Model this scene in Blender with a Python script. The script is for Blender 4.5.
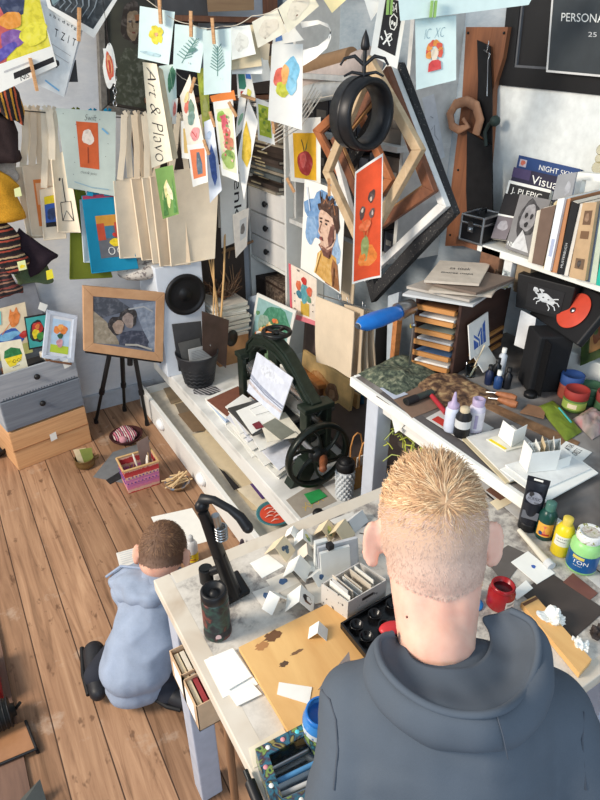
import bpy, bmesh, math, random
from mathutils import Vector, Matrix, Euler, noise
from mathutils.geometry import tessellate_polygon
for o in list(bpy.data.objects): bpy.data.objects.remove(o)
sc = bpy.context.scene; COL = sc.collection
R = math.radians
# ---------------------------------------------------------------- camera
CAM_H, PITCH, HEAD, FPX = 1.65, R(30.3), R(31.0), 600.0
cd = bpy.data.cameras.new('camera'); cam = bpy.data.objects.new('camera', cd); COL.objects.link(cam)
cd.sensor_fit = 'VERTICAL'; cd.sensor_height = 36; cd.sensor_width = 27; cd.lens = 27
cd.clip_start = 0.02
cam.location = (0, 0, CAM_H); cam.rotation_euler = (math.pi/2 - PITCH, 0, -HEAD)
sc.camera = cam
# ---------------------------------------------------------------- world and light
sc.view_settings.view_transform = 'Standard'; sc.view_settings.look = 'None'
sc.view_settings.exposure = 0.1; sc.view_settings.gamma = 1.0
sc.view_settings.use_curve_mapping = False
w = bpy.data.worlds.new('world'); sc.world = w; w.use_nodes = True
bg = w.node_tree.nodes['Background']; bg.inputs[0].default_value = (0.72, 0.86, 1.0, 1); bg.inputs[1].default_value = 0.58
def area(name, loc, target, size, power, color):
    l = bpy.data.lights.new(name, 'AREA'); l.energy = power; l.color = color
    l.shape = 'RECTANGLE'; l.size, l.size_y = size
    o = bpy.data.objects.new(name, l); COL.objects.link(o); o.location = loc
    d = Vector(target) - Vector(loc); o.rotation_euler = d.to_track_quat('-Z', 'Y').to_euler()
    return o
area('window_light_side', (-2.3, 1.45, 2.55), (0.6, 1.4, 0.7), (1.0, 1.0), 145, (1.0, 0.88, 0.74))
area('window_light_behind', (-1.0, -2.3, 2.4), (0.8, 1.5, 0.9), (1.8, 1.4), 52, (0.70, 0.84, 1.0))
# ---------------------------------------------------------------- where a point of the photo lies in the room
def ray(px, py):
    r = (px-300)/FPX; d = (py-400)/FPX
    f = math.cos(PITCH)-d*math.sin(PITCH); dn = math.sin(PITCH)+d*math.cos(PITCH)
    return Vector((f*math.sin(HEAD)+r*math.cos(HEAD), f*math.cos(HEAD)-r*math.sin(HEAD), -dn))
CP = Vector((0, 0, CAM_H))
def az(px, py, z): a = ray(px, py); return CP + a*((z-CAM_H)/a.z)
def ax(px, py, x): a = ray(px, py); return CP + a*(x/a.x)
def ay(px, py, y): a = ray(px, py); return CP + a*(y/a.y)
FW = Vector((math.sin(HEAD), math.cos(HEAD), 0)); RT = Vector((math.cos(HEAD), -math.sin(HEAD), 0)); UP = Vector((0, 0, 1))
def av(px, py, f): a = ray(px, py); return CP + a*(f/a.dot(FW))
def ad(px, py, t): return CP + ray(px, py)*t
def Q(fn, c, *pts): return [fn(p[0], p[1], c) for p in pts]
# ---------------------------------------------------------------- materials
MATS = {}
def lin(c):
    c = c/255.0
    return c/12.92 if c <= .04045 else ((c+.055)/1.055)**2.4
def rgb(c): return (lin(c[0]), lin(c[1]), lin(c[2]), 1)
class NT:
    def __init__(s, name):
        s.m = bpy.data.materials.new(name); s.m.use_nodes = True
        s.t = s.m.node_tree; s.b = s.t.nodes['Principled BSDF']
    def n(s, typ, **kw):
        k = s.t.nodes.new(typ)
        for a, b in kw.items():
            if a == 'ins':
                for i, v in b.items():
                    if hasattr(v, 'is_linked') or hasattr(v, 'links'): s.t.links.new(v, k.inputs[i])
                    else: k.inputs[i].default_value = v
            else: setattr(k, a, b)
        return k
    def link(s, a, b): s.t.links.new(a, b)
    def coord(s, scale=(1, 1, 1)):
        c = s.n('ShaderNodeTexCoord'); m = s.n('ShaderNodeMapping'); m.inputs['Scale'].default_value = scale
        s.link(c.outputs['Object'], m.inputs[0]); return m.outputs[0]
    def noise(s, vec, scale, detail=4, rough=.55, dist=0):
        k = s.n('ShaderNodeTexNoise'); s.link(vec, k.inputs['Vector'])
        k.inputs['Scale'].default_value = scale; k.inputs['Detail'].default_value = detail
        k.inputs['Roughness'].default_value = rough; k.inputs['Distortion'].default_value = dist
        return k.outputs['Fac']
    def ramp(s, fac, stops, interp='LINEAR'):
        k = s.n('ShaderNodeValToRGB'); s.link(fac, k.inputs[0]); cr = k.color_ramp; cr.interpolation = interp
        while len(cr.elements) < len(stops): cr.elements.new(.5)
        for e, (p, c) in zip(cr.elements, stops): e.position = p; e.color = c if len(c) == 4 else rgb(c)
        return k.outputs[0]
    def mix(s, fac, a, b, mode='MIX'):
        k = s.n('ShaderNodeMix', data_type='RGBA', blend_type=mode)
        for i, v in ((0, fac), (6, a), (7, b)):
            if hasattr(v, 'links'): s.link(v, k.inputs[i])
            else: k.inputs[i].default_value = v
        return k.outputs[2]
    def math(s, op, a, b=0.0):
        k = s.n('ShaderNodeMath', operation=op)
        for i, v in ((0, a), (1, b)):
            if hasattr(v, 'links'): s.link(v, k.inputs[i])
            else: k.inputs[i].default_value = v
        return k.outputs[0]
    def bump(s, h, strength=.3, dist=.005):
        k = s.n('ShaderNodeBump'); s.link(h, k.inputs['Height']); k.inputs['Strength'].default_value = strength
        k.inputs['Distance'].default_value = dist; s.link(k.outputs[0], s.b.inputs['Normal'])
    def done(s, col=None, rough=None, metal=0):
        if col is not None:
            if hasattr(col, 'links'): s.link(col, s.b.inputs['Base Color'])
            else: s.b.inputs['Base Color'].default_value = col
        if rough is not None: s.b.inputs['Roughness'].default_value = rough
        s.b.inputs['Metallic'].default_value = metal
        return s.m
def M(c, rough=.65, metal=0, var=.10, scale=30, spec=.35, bump=0, name=None):
    key = (tuple(c), rough, metal, var, scale, bump)
    if key in MATS: return MATS[key]
    s = NT(name or 'paint_%d_%d_%d' % tuple(c))
    v = s.coord(); f = s.noise(v, scale, 3)
    a = rgb(c); lo = tuple(x*(1-var) for x in a[:3])+(1,); hi = tuple(min(1, x*(1+var)) for x in a[:3])+(1,)
    col = s.ramp(f, [(.3, lo), (.7, hi)])
    s.b.inputs['Specular IOR Level'].default_value = spec
    if bump: s.bump(f, bump, .003)
    MATS[key] = s.done(col, rough, metal); CRGB[MATS[key]] = tuple(c); return MATS[key]
CRGB = {}
def ART(m):   # the same paint laid on unevenly by a brush
    return MOTTLE([tuple(int(k*.86) for k in CRGB[m]), CRGB[m], tuple(int(k*.8+48) for k in CRGB[m])], 48, .75) if m in CRGB else m
def WOOD(c, c2, scale=(2, 30, 30), rough=.6):
    key = ('wood', tuple(c), tuple(c2), scale)
    if key in MATS: return MATS[key]
    s = NT('wood_%d_%d_%d' % tuple(c)); v = s.coord(scale)
    f = s.noise(v, 1.6, 6, .6, .6)
    col = s.ramp(f, [(.3, rgb(c2)), (.65, rgb(c))]); s.bump(f, .12, .002)
    MATS[key] = s.done(col, rough); return MATS[key]
def FAB(c, weave=900, var=.08, rough=.9, bump=.25):
    key = ('fab', tuple(c), weave, var)
    if key in MATS: return MATS[key]
    s = NT('fabric_%d_%d_%d' % tuple(c)); v = s.coord()
    a = rgb(c); f = s.noise(v, 14, 4); g = s.noise(v, weave, 2)
    k = s.math('ADD', s.math('MULTIPLY', f, .6), s.math('MULTIPLY', g, .4))
    col = s.ramp(k, [(.3, tuple(x*(1-var*1.8) for x in a[:3])+(1,)), (.7, tuple(min(1, x*(1+var)) for x in a[:3])+(1,))])
    s.bump(g, bump, .0015); s.b.inputs['Specular IOR Level'].default_value = .15
    MATS[key] = s.done(col, rough); return MATS[key]
def SPOT(c, c2, scale=60, amount=.62, rough=.7, name='speckled'):
    key = ('spot', tuple(c), tuple(c2), scale, amount)
    if key in MATS: return MATS[key]
    s = NT(name); v = s.coord(); f = s.noise(v, scale, 3)
    col = s.ramp(f, [(amount-.02, rgb(c)), (amount+.02, rgb(c2))])
    MATS[key] = s.done(col, rough); return MATS[key]
def STRIPE(cols, axis=2, freq=40, rough=.9):
    key = ('stripe', tuple(cols), axis, freq)
    if key in MATS: return MATS[key]
    s = NT('striped_knit'); v = s.coord(); x = s.n('ShaderNodeSeparateXYZ'); s.link(v, x.inputs[0])
    nz = s.noise(v, 120, 2)
    t = s.math('FRACT', s.math('ADD', s.math('MULTIPLY', x.outputs[axis], freq), s.math('MULTIPLY', nz, .15)))
    st = [((i+.0001)/len(cols), c) for i, c in enumerate(cols)]
    col = s.ramp(t, st, 'CONSTANT'); s.bump(nz, .5, .003)
    MATS[key] = s.done(col, rough); return MATS[key]
def MOTTLE(cols, scale=20, rough=.7, detail=3, dist=.5):
    key = ('mottle', tuple(cols), scale)
    if key in MATS: return MATS[key]
    s = NT('mottled_paint'); v = s.coord(); f = s.noise(v, scale, detail, .5, dist)
    n = len(cols); col = s.ramp(f, [(.3+.4*i/max(1, n-1), c) for i, c in enumerate(cols)])
    MATS[key] = s.done(col, rough); return MATS[key]
def GLASS(c=(230, 240, 240), rough=.05):
    key = ('glass', tuple(c))
    if key in MATS: return MATS[key]
    s = NT('clear_glass'); s.b.inputs['Transmission Weight'].default_value = 1; s.b.inputs['IOR'].default_value = 1.2
    MATS[key] = s.done(rgb(c), rough); return MATS[key]
WHITE = M((236, 236, 230), .75, var=.03); PAPER = M((232, 230, 222), .8, var=.03); CREAM = M((222, 205, 172), .8, var=.05)
CARD = M((214, 205, 190), .8, var=.05); GREYW = M((200, 202, 202), .8, var=.04); BLACK = M((22, 22, 24), .45, var=.2)
INK = M((38, 36, 38), .7, var=.1); PEG = WOOD((206, 160, 112), (176, 128, 84), (20, 20, 120)); STEEL = M((170, 172, 174), .28, 1, .05)
DARKM = M((34, 36, 36), .35, .3, .2); IRON = M((36, 46, 38), .4, .2, .25, 40, bump=.05); PINE = WOOD((214, 168, 120), (188, 138, 92), (2.5, 2.5, 50))
GREYP = MOTTLE([(128, 136, 148), (150, 157, 166), (165, 170, 176)], 9)
# ---------------------------------------------------------------- mesh building
ORG = {}
_txt = {}
def text_mesh(s):
    if s in _txt: return _txt[s]
    c = bpy.data.curves.new('lettering', 'FONT'); c.body = s.lstrip('~'); c.resolution_u = 3
    if s[0] == '~': c.shear = .42; c.offset = -.018
    o = bpy.data.objects.new('lettering', c); me = bpy.data.meshes.new_from_object(o)
    vs = [(v.co.x, v.co.y) for v in me.vertices]; fs = [tuple(p.vertices) for p in me.polygons]
    x0 = min(v[0] for v in vs); x1 = max(v[0] for v in vs); y0 = min(v[1] for v in vs); y1 = max(v[1] for v in vs)
    vs = [((v[0]-x0)/(x1-x0), (y1-v[1])/(y1-y0)) for v in vs]
    bpy.data.objects.remove(o); bpy.data.curves.remove(c); bpy.data.meshes.remove(me)
    _txt[s] = (vs, fs); return _txt[s]
class MB:
    def __init__(s): s.v = []; s.f = []; s.mi = []; s.sm = []; s.mats = []
    def mid(s, m):
        if m not in s.mats: s.mats.append(m)
        return s.mats.index(m)
    def add(s, vs, fs, m, smooth=False):
        k = len(s.v); s.v += [Vector(v) for v in vs]; i = s.mid(m)
        for f in fs: s.f.append(tuple(j+k for j in f)); s.mi.append(i); s.sm.append(smooth)
        return s
    def hexa(s, a, b, m):   # two quads, a and b, same winding
        vs = list(a)+list(b)
        return s.add(vs, [(3, 2, 1, 0), (4, 5, 6, 7)]+[(i, (i+1) % 4, 4+(i+1) % 4, 4+i) for i in range(4)], m)
    def slab(s, O, U, V, W, m):
        O, U, V, W = map(Vector, (O, U, V, W))
        return s.hexa([O, O+U, O+U+V, O+V], [O+W, O+U+W, O+U+V+W, O+V+W], m)
    def box(s, c, d, m, rz=0, rx=0, ry=0):
        c = Vector(c); mt = Euler((rx, ry, rz)).to_matrix()
        U, V, W = (mt @ Vector(e) for e in ((d[0], 0, 0), (0, d[1], 0), (0, 0, d[2])))
        return s.slab(c-U/2-V/2-W/2, U, V, W, m)
    def tube(s, path, r, m, n=8, cap=True, flat=1.0):
        path = [Vector(p) for p in path]; k = len(path)
        rs = r if isinstance(r, (list, tuple)) else [r]*k
        t0 = (path[1]-path[0]).normalized(); up = Vector((0, 0, 1)) if abs(t0.z) < .9 else Vector((1, 0, 0))
        nx = t0.cross(up).normalized(); vs = []
        for i in range(k):
            t = (path[min(i+1, k-1)]-path[max(i-1, 0)]).normalized()
            nx = (nx-t*nx.dot(t)).normalized(); ny = t.cross(nx)
            for j in range(n):
                a = 2*math.pi*j/n; vs.append(path[i]+nx*(rs[i]*math.cos(a))+ny*(rs[i]*flat*math.sin(a)))
        fs = [(i*n+j, i*n+(j+1) % n, (i+1)*n+(j+1) % n, (i+1)*n+j) for i in range(k-1) for j in range(n)]
        s.add(vs, fs, m, True)
        if cap: s.add(vs[:n], [tuple(range(n))[::-1]], m); s.add(vs[-n:], [tuple(range(n))], m)
        return s
    def lathe(s, prof, c, m, n=24, mt=None, a0=0, a1=2*math.pi, sx=1, sy=1):
        c = Vector(c); mt = mt or Matrix.Identity(3); full = abs(a1-a0-2*math.pi) < 1e-6; k = n if full else n+1
        vs = [c+mt @ Vector((r*sx*math.cos(a0+(a1-a0)*j/n), r*sy*math.sin(a0+(a1-a0)*j/n), z)) for r, z in prof for j in range(k)]
        fs = []
        for i in range(len(prof)-1):
            for j in range(n):
                j2 = (j+1) % k; fs.append((i*k+j, i*k+j2, (i+1)*k+j2, (i+1)*k+j))
        return s.add(vs, fs, m, True)
    def ball(s, c, r, m, mt=None, n=16, k=10):
        r = (r, r, r) if not isinstance(r, (tuple, list)) else r; mt = mt or Matrix.Identity(3); c = Vector(c)
        vs = []; fs = []
        for i in range(k+1):
            p = math.pi*i/k
            for j in range(n):
                a = 2*math.pi*j/n; vs.append(c+mt @ Vector((r[0]*math.sin(p)*math.cos(a), r[1]*math.sin(p)*math.sin(a), r[2]*math.cos(p))))
        for i in range(k):
            for j in range(n):
                fs.append((i*n+j, (i+1)*n+j, (i+1)*n+(j+1) % n, i*n+(j+1) % n))
        return s.add(vs, fs, m, True)
    def prism(s, pts, W, m):   # planar outline extruded by W
        pts = [Vector(p) for p in pts]; n = len(pts); W = Vector(W)
        tri = tessellate_polygon([pts]); vs = pts+[p+W for p in pts]
        fs = [tuple(t) for t in tri]+[tuple(i+n for i in t[::-1]) for t in tri]+[(i, i+n, (i+1) % n+n, (i+1) % n) for i in range(n)]
        return s.add(vs, fs, m)
    # -------- a sheet of paper or cloth with thickness, u to the right, v downwards, and what is printed on it
    def sheet(s, q, m, art=(), th=.0008, curl=0, wave=0, nu=6, nv=6, back=None, seed=0, hang=False):
        TL, TR, BR, BL = [Vector(p) for p in q]
        N = (BL-TL).cross(TR-TL).normalized()      # towards the viewer of the front
        if N.dot(CP-TL) < 0 and not hang: N = -N
        def P(u, v, off=0):
            p = (TL*(1-u)+TR*u)*(1-v)+(BL*(1-u)+BR*u)*v
            d = curl*((u-.5)**2*4-.5)+wave*math.sin(5*u+3*v+seed)*(.3+v)
            return p+N*(d+off)
        g = [P(i/nu, j/nv) for j in range(nv+1) for i in range(nu+1)]; b = [P(i/nu, j/nv, -th) for j in range(nv+1) for i in range(nu+1)]
        k = nu+1; fs = [(j*k+i, (j+1)*k+i, (j+1)*k+i+1, j*k+i+1) for j in range(nv) for i in range(nu)]
        s.add(g, fs, m, True); s.add(b, [f[::-1] for f in fs], back or m, True)
        rim = [i for i in range(k)]+[j*k+nu for j in range(1, nv+1)]+[nv*k+i for i in range(nu-1, -1, -1)]+[j*k for j in range(nv-1, 0, -1)]
        n = len(rim); s.add([g[i] for i in rim]+[b[i] for i in rim], [(i, (i+1) % n, n+(i+1) % n, n+i) for i in range(n)], m)
        wu = (TR-TL).length; hv = (BL-TL).length
        off = .0004 if not curl and not wave else .0008
        for L, e in enumerate(art):
            o = off+.0003*L; K = e[0]
            if K == 'b': e = e[:5]+(ART(e[5]),)+tuple(e[6:])
            if K == 'p': e = (e[0], e[1], ART(e[2]))
            if K == 'r':
                _, u0, v0, u1, v1, mm = e[:6]; a = 4
                vs = [P(u0+(u1-u0)*i/a, v0+(v1-v0)*j/a, o) for j in range(a+1) for i in range(a+1)]
                s.add(vs, [(j*5+i, (j+1)*5+i, (j+1)*5+i+1, j*5+i+1) for j in range(a) for i in range(a)], mm, True)
            elif K == 'b':
                _, cu, cv, ru, rv, mm = e[:6]; rot = e[6] if len(e) > 6 else 0; rg = random.Random(e[7] if len(e) > 7 else L+7); jit = e[8] if len(e) > 8 else .16
                nn = 18; vs = [P(cu, cv, o)]; ph = [rg.uniform(0, 6.28) for _ in range(3)]
                for i in range(nn):
                    a = 2*math.pi*i/nn; k2 = 1+jit*(math.sin(2*a+ph[0])*.5+math.sin(3*a+ph[1])*.5+math.sin(5*a+ph[2])*.4)
                    x = ru*math.cos(a)*k2*wu; y = rv*math.sin(a)*k2*hv
                    vs.append(P(cu+(x*math.cos(rot)-y*math.sin(rot))/wu, cv+(x*math.sin(rot)+y*math.cos(rot))/hv, o))
                s.add(vs, [(0, 1+(i+1) % nn, 1+i) for i in range(nn)], mm, True)
            elif K == 'p':
                pl = e[1]; tri = tessellate_polygon([[Vector((x*wu, y*hv, 0)) for x, y in pl]])
                s.add([P(x, y, o) for x, y in pl], [tuple(t) for t in tri], e[2], True)
            elif K == 's':
                pl = e[1]; wd = e[2]; vs = []
                for i in range(len(pl)):
                    a = pl[max(0, i-1)]; c2 = pl[min(len(pl)-1, i+1)]; dx = (c2[0]-a[0])*wu; dy = (c2[1]-a[1])*hv; l = math.hypot(dx, dy) or 1
                    nx = -dy/l*wd/2; ny = dx/l*wd/2
                    vs += [P(pl[i][0]+nx/wu, pl[i][1]+ny/hv, o), P(pl[i][0]-nx/wu, pl[i][1]-ny/hv, o)]
                s.add(vs, [(2*i, 2*i+1, 2*i+3, 2*i+2) for i in range(len(pl)-1)], e[3], True)
            elif K == 't':
                _, tx, u0, v0, u1, v1, mm = e[:7]; vs, fs = text_mesh(tx); vert = len(e) > 7 and e[7]
                if vert == 1: vs = [(1-y, x) for x, y in vs]     # reads downwards
                if vert == 2: vs = [(y, 1-x) for x, y in vs]     # reads upwards
                s.add([P(u0+(u1-u0)*x, v0+(v1-v0)*y, o) for x, y in vs], fs, mm)
        return s
    def build(s, name, parent=None, org=None, label=None, bevel=0, solid=0, subd=0):
        if parent is not None: org = ORG[parent]
        elif org is None:
            zs = min(v.z for v in s.v); org = Vector(((min(v.x for v in s.v)+max(v.x for v in s.v))/2, (min(v.y for v in s.v)+max(v.y for v in s.v))/2, zs))
        org = Vector(org)
        me = bpy.data.meshes.new(name); me.from_pydata([tuple(v-org) for v in s.v], [], s.f)
        for m in s.mats: me.materials.append(m)
        me.polygons.foreach_set('material_index', s.mi); me.polygons.foreach_set('use_smooth', s.sm); me.update()
        o = bpy.data.objects.new(name, me); COL.objects.link(o); ORG[o] = org
        if parent is not None: o.parent = parent
        else: o.location = org
        if label: o['label'] = label
        if bevel:
            b = o.modifiers.new('bevel', 'BEVEL'); b.width = bevel; b.segments = 2; b.limit_method = 'ANGLE'; b.angle_limit = R(40); b.use_clamp_overlap = True
        if subd:
            b = o.modifiers.new('subd', 'SUBSURF'); b.levels = subd; b.render_levels = subd
        return o
def tag(o, label, cat, group=None):
    o['label'] = label; o['category'] = cat
    if group: o['group'] = group
    return o
def thing(name, label, cat, loc, group=None):
    o = bpy.data.objects.new(name, None); COL.objects.link(o); o.location = Vector(loc); ORG[o] = Vector(loc); o.empty_display_size = .05
    return tag(o, label, cat, group)
def struct(o): o['kind'] = 'structure'; return o
def one(mb, name, label, cat, group=None, **kw): return tag(mb.build(name, **kw), label, cat, group)
def copy_tree(o, parent=None):
    c = o.copy(); COL.objects.link(c); ORG[c] = ORG[o]
    if parent is not None: c.parent = parent
    for ch in [x for x in ORG if x.parent is o]: copy_tree(ch, c)
    return c
def rect(fn, c, x0, y0, x1, y1): return Q(fn, c, (x0, y0), (x1, y0), (x1, y1), (x0, y1))
def lerp(a, b, t): return Vector(a)*(1-t)+Vector(b)*t
def arc(c, r, a0, a1, n, ex, ey): c = Vector(c); return [c+Vector(ex)*(r*math.cos(a0+(a1-a0)*i/n))+Vector(ey)*(r*math.sin(a0+(a1-a0)*i/n)) for i in range(n+1)]
def peg(pt, label, tilt=0, size=.068, f=FW, group='wooden clothes pegs on the lines'):
    # two wooden jaws and a wire spring, hanging at a line
    pt = Vector(pt); t = thing('clothes_peg', label, 'clothespin', pt, group)
    side = Vector((f.y, -f.x, 0)).normalized(); dn = (Vector((0, 0, -1))*math.cos(tilt)+side*math.sin(tilt)); cr = dn.cross(f).normalized()
    a = pt-dn*size*.42
    for k in (-1, 1):
        mb = MB(); o = a-cr*.0045+f*(.003 if k > 0 else -.009); mb.slab(o, cr*.009, dn*size, f*.0055, PEG); mb.build('jaw', t)
    mb = MB(); c = a+dn*size*.38; mb.tube([c-cr*.007-f*.0005, c+cr*.007-f*.0005], .0032, STEEL, 8); mb.build('spring', t)
    return t
def hangsheet(name, label, cat, q, m=WHITE, art=(), group=None, **kw):
    mb = MB(); mb.sheet(q, m, art, **kw); return one(mb, name, label, cat, group)
def frame_mb(mb, q, wd, dp, m, inner=None, iw=.006):
    q = [Vector(p) for p in q]; c = sum(q, Vector())/4; N = (q[3]-q[0]).cross(q[1]-q[0]).normalized()
    if N.dot(CP-c) < 0: N = -N
    def inset(k):
        r = []
        for i in range(4):
            e1 = (q[(i+1) % 4]-q[i]).normalized(); e0 = (q[i-1]-q[i]).normalized(); sn = e1.cross(e0).length
            r.append(q[i]+(e1+e0)*(k/max(.2, sn)))
        return r
    p = inset(wd)
    for i in range(4):
        j = (i+1) % 4; mb.hexa([q[i], q[j], p[j], p[i]], [q[i]-N*dp, q[j]-N*dp, p[j]-N*dp, p[i]-N*dp], m)
    if inner:
        p2 = inset(wd+iw)
        for i in range(4):
            j = (i+1) % 4; mb.hexa([p[i]-N*.004, p[j]-N*.004, p2[j]-N*.004, p2[i]-N*.004], [p[i]-N*dp*.8, p[j]-N*dp*.8, p2[j]-N*dp*.8, p2[i]-N*dp*.8], inner)
        p = p2
    return p, N
def book(name, label, O, U, V, W, cov, art=(), spine_art=(), group=None, cat='book', pages=True, face='VW'):
    # O corner, U thickness direction, V height, W depth; cover on the two U faces and the spine (at W = 0)
    O, U, V, W = map(Vector, (O, U, V, W)); t = thing(name, label, cat, O+U/2+W/2, group); e = min(.0025, U.length*.15); u = U.normalized(); w_ = W.normalized(); v_ = V.normalized()
    mb = MB(); mb.slab(O, u*e, V, W, cov); mb.slab(O+U-u*e, u*e, V, W, cov); mb.slab(O+u*e, U-u*2*e, V, w_*e, cov)
    if spine_art: mb.sheet([O+V-w_*.0002, O+V+U-w_*.0002, O+U-w_*.0002, O-w_*.0002], cov, spine_art, th=.0001, nu=1, nv=1)
    if art: mb.sheet([O+V-u*.0002+W, O+V-u*.0002, O-u*.0002, O-u*.0002+W], cov, art, th=.0001, nu=1, nv=1)
    mb.build('cover', t)
    mb = MB(); mb.slab(O+u*e+v_*.003+w_*e, U-u*2*e, V-v_*.006, W-w_*(e+.003), M((222, 214, 198), .9, var=.12, scale=200)); mb.build('pages', t)
    return t
# ================================================================ the room
def floor_mat():
    s = NT('worn_floorboards'); c = s.n('ShaderNodeTexCoord'); x = s.n('ShaderNodeSeparateXYZ'); s.link(c.outputs['Object'], x.inputs[0])
    xw = s.math('DIVIDE', s.math('ADD', x.outputs[0], 5.04), .118); pid = s.math('FLOOR', xw); fr = s.math('FRACT', xw)
    wn = s.n('ShaderNodeTexWhiteNoise', noise_dimensions='1D'); s.link(pid, wn.inputs['W'])
    m = s.n('ShaderNodeMapping'); s.link(c.outputs['Object'], m.inputs[0]); m.inputs['Scale'].default_value = (26, 1.6, 1)
    off = s.n('ShaderNodeCombineXYZ'); s.link(s.math('MULTIPLY', wn.outputs['Value'], 30), off.inputs[1]); s.link(off.outputs[0], m.inputs['Location'])
    g = s.noise(m.outputs[0], 1.2, 7, .62, 1.2)
    base = s.ramp(g, [(.28, (112, 84, 62)), (.45, (158, 122, 95)), (.62, (182, 145, 115)), (.8, (204, 170, 140))])
    tone = s.ramp(wn.outputs['Value'], [(0, (206, 200, 194)), (1, (255, 252, 248))])
    col = s.mix(1.0, base, tone, 'MULTIPLY')
    big = s.noise(c.outputs['Object'], 2.2, 5, .6)
    col = s.mix(s.ramp(big, [(.42, (0, 0, 0)), (.75, (120, 120, 120))]), col, rgb((196, 158, 124)))
    m2 = s.n('ShaderNodeMapping'); s.link(c.outputs['Object'], m2.inputs[0]); m2.inputs['Scale'].default_value = (1.0, .55, 1)
    kn = s.noise(m2.outputs[0], 24, 3, .6); col = s.mix(s.ramp(kn, [(.625, (0, 0, 0)), (.69, (210, 210, 210))]), col, rgb((84, 56, 38)))
    sp = s.noise(c.outputs['Object'], 5.5, 6, .65); col = s.mix(s.ramp(sp, [(.60, (0, 0, 0)), (.68, (150, 150, 150))]), col, rgb((206, 190, 172)))
    seam = s.math('MINIMUM', fr, s.math('SUBTRACT', 1.0, fr))
    sm = s.ramp(seam, [(.008, (255, 255, 255)), (.022, (0, 0, 0))]); col = s.mix(sm, col, rgb((60, 40, 28)))
    s.bump(s.math('SUBTRACT', s.math('MULTIPLY', g, .4), sm), .35, .004)
    s.b.inputs['Specular IOR Level'].default_value = .3
    return s.done(col, .6)
def wall_mat(name, stops, scale=3.0, streak=(3, 3, 9)):
    s = NT(name); v = s.coord(); v2 = s.coord(streak)
    a = s.noise(v, scale, 6, .6); b = s.noise(v2, 6, 6, .7)
    col = s.ramp(s.math('ADD', s.math('MULTIPLY', a, .65), s.math('MULTIPLY', b, .35)), stops)
    s.bump(b, .15, .004); return s.done(col, .85)
FLOORM = floor_mat()
WR = wall_mat('blue_grey_plaster', [(.32, (126, 142, 156)), (.47, (150, 164, 175)), (.6, (172, 182, 190)), (.75, (190, 196, 200))])
WB = wall_mat('white_grey_plaster', [(.3, (178, 184, 194)), (.5, (202, 206, 212)), (.7, (222, 222, 222))])
mb = MB(); mb.box((.21, 1.05, -.02), (2.86, 3.7, .04), FLOORM); struct(mb.build('floor', org=(0, 0, 0)))
mb = MB(); mb.box((.27, 2.94, 1.15), (2.78, .08, 2.3), WB); struct(mb.build('wall_back', org=(0, 2.9, 0)))
mb = MB(); mb.box((1.66, 1.02, 1.15), (.08, 3.76, 2.3), WR); struct(mb.build('wall_right', org=(1.62, 1, 0)))
mb = MB(); mb.box((.2, 2.89, .045), (1.2, .02, .09), M((176, 182, 190), .7)); struct(mb.build('baseboard_back'))

# ================================================================ box chest with open lid
t = thing('storage_chest', 'two-tone wooden chest, grey drawers over raw pine, lid open against the wall', 'chest', (.21, 2.65, 0))
U = Vector((.976, .19, 0)).normalized(); V = Vector((-U.y, U.x, 0)); A = Vector((.034, 2.53, 0)); L = .352; Dp = .24
DKGREY = WOOD((134, 140, 148), (104, 110, 120), (3, 3, 40)); LTGREY = WOOD((166, 170, 176), (140, 146, 154), (3, 3, 40))
mb = MB(); mb.slab(A, U*L, V*Dp, (0, 0, .20), WOOD((218, 170, 122), (196, 144, 98), (2.5, 2.5, 60))); mb.build('pine_base', t, bevel=.004)
mb = MB(); mb.slab(A-V*.004+UP*.103, U*(L+.0), V*.004, (0, 0, .004), M((150, 106, 70))); mb.build('board_seam', t)
mb = MB(); z0 = .204; hz = .155
mb.slab(A+UP*z0+V*.012, U*L, V*.22, (0, 0, hz), LTGREY); mb.build('case', t, bevel=.003)
mb = MB(); mb.slab(A+UP*(z0+.006)-V*.004, U*L, V*.016, (0, 0, hz-.012), WOOD((120, 128, 138), (98, 106, 118), (3, 3, 40))); dr = mb.build('drawer', t, bevel=.003)
c = A+UP*(z0+.09)+U*.17-V*.004; mb = MB(); mb.lathe([(0, .016), (.007, .016), (.013, .010), (.012, .003), (.006, 0)], c, BLACK, 16, mt=Matrix.Rotation(R(90), 3, 'X')); mb.build('knob', dr)
z1 = z0+hz; h2 = .115
mb = MB(); O = A+UP*z1
mb.slab(O, U*L, V*.012, (0, 0, h2), LTGREY); mb.slab(O+V*(Dp-.012), U*L, V*.012, (0, 0, h2), LTGREY)
mb.slab(O+V*.012, U*.012, V*(Dp-.024), (0, 0, h2), LTGREY); mb.slab(O+U*(L-.012)+V*.012, U*.012, V*(Dp-.024), (0, 0, h2+.02), LTGREY); mb.slab(O+V*.012, U*L, V*(Dp-.02), (0, 0, .01), LTGREY)
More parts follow.
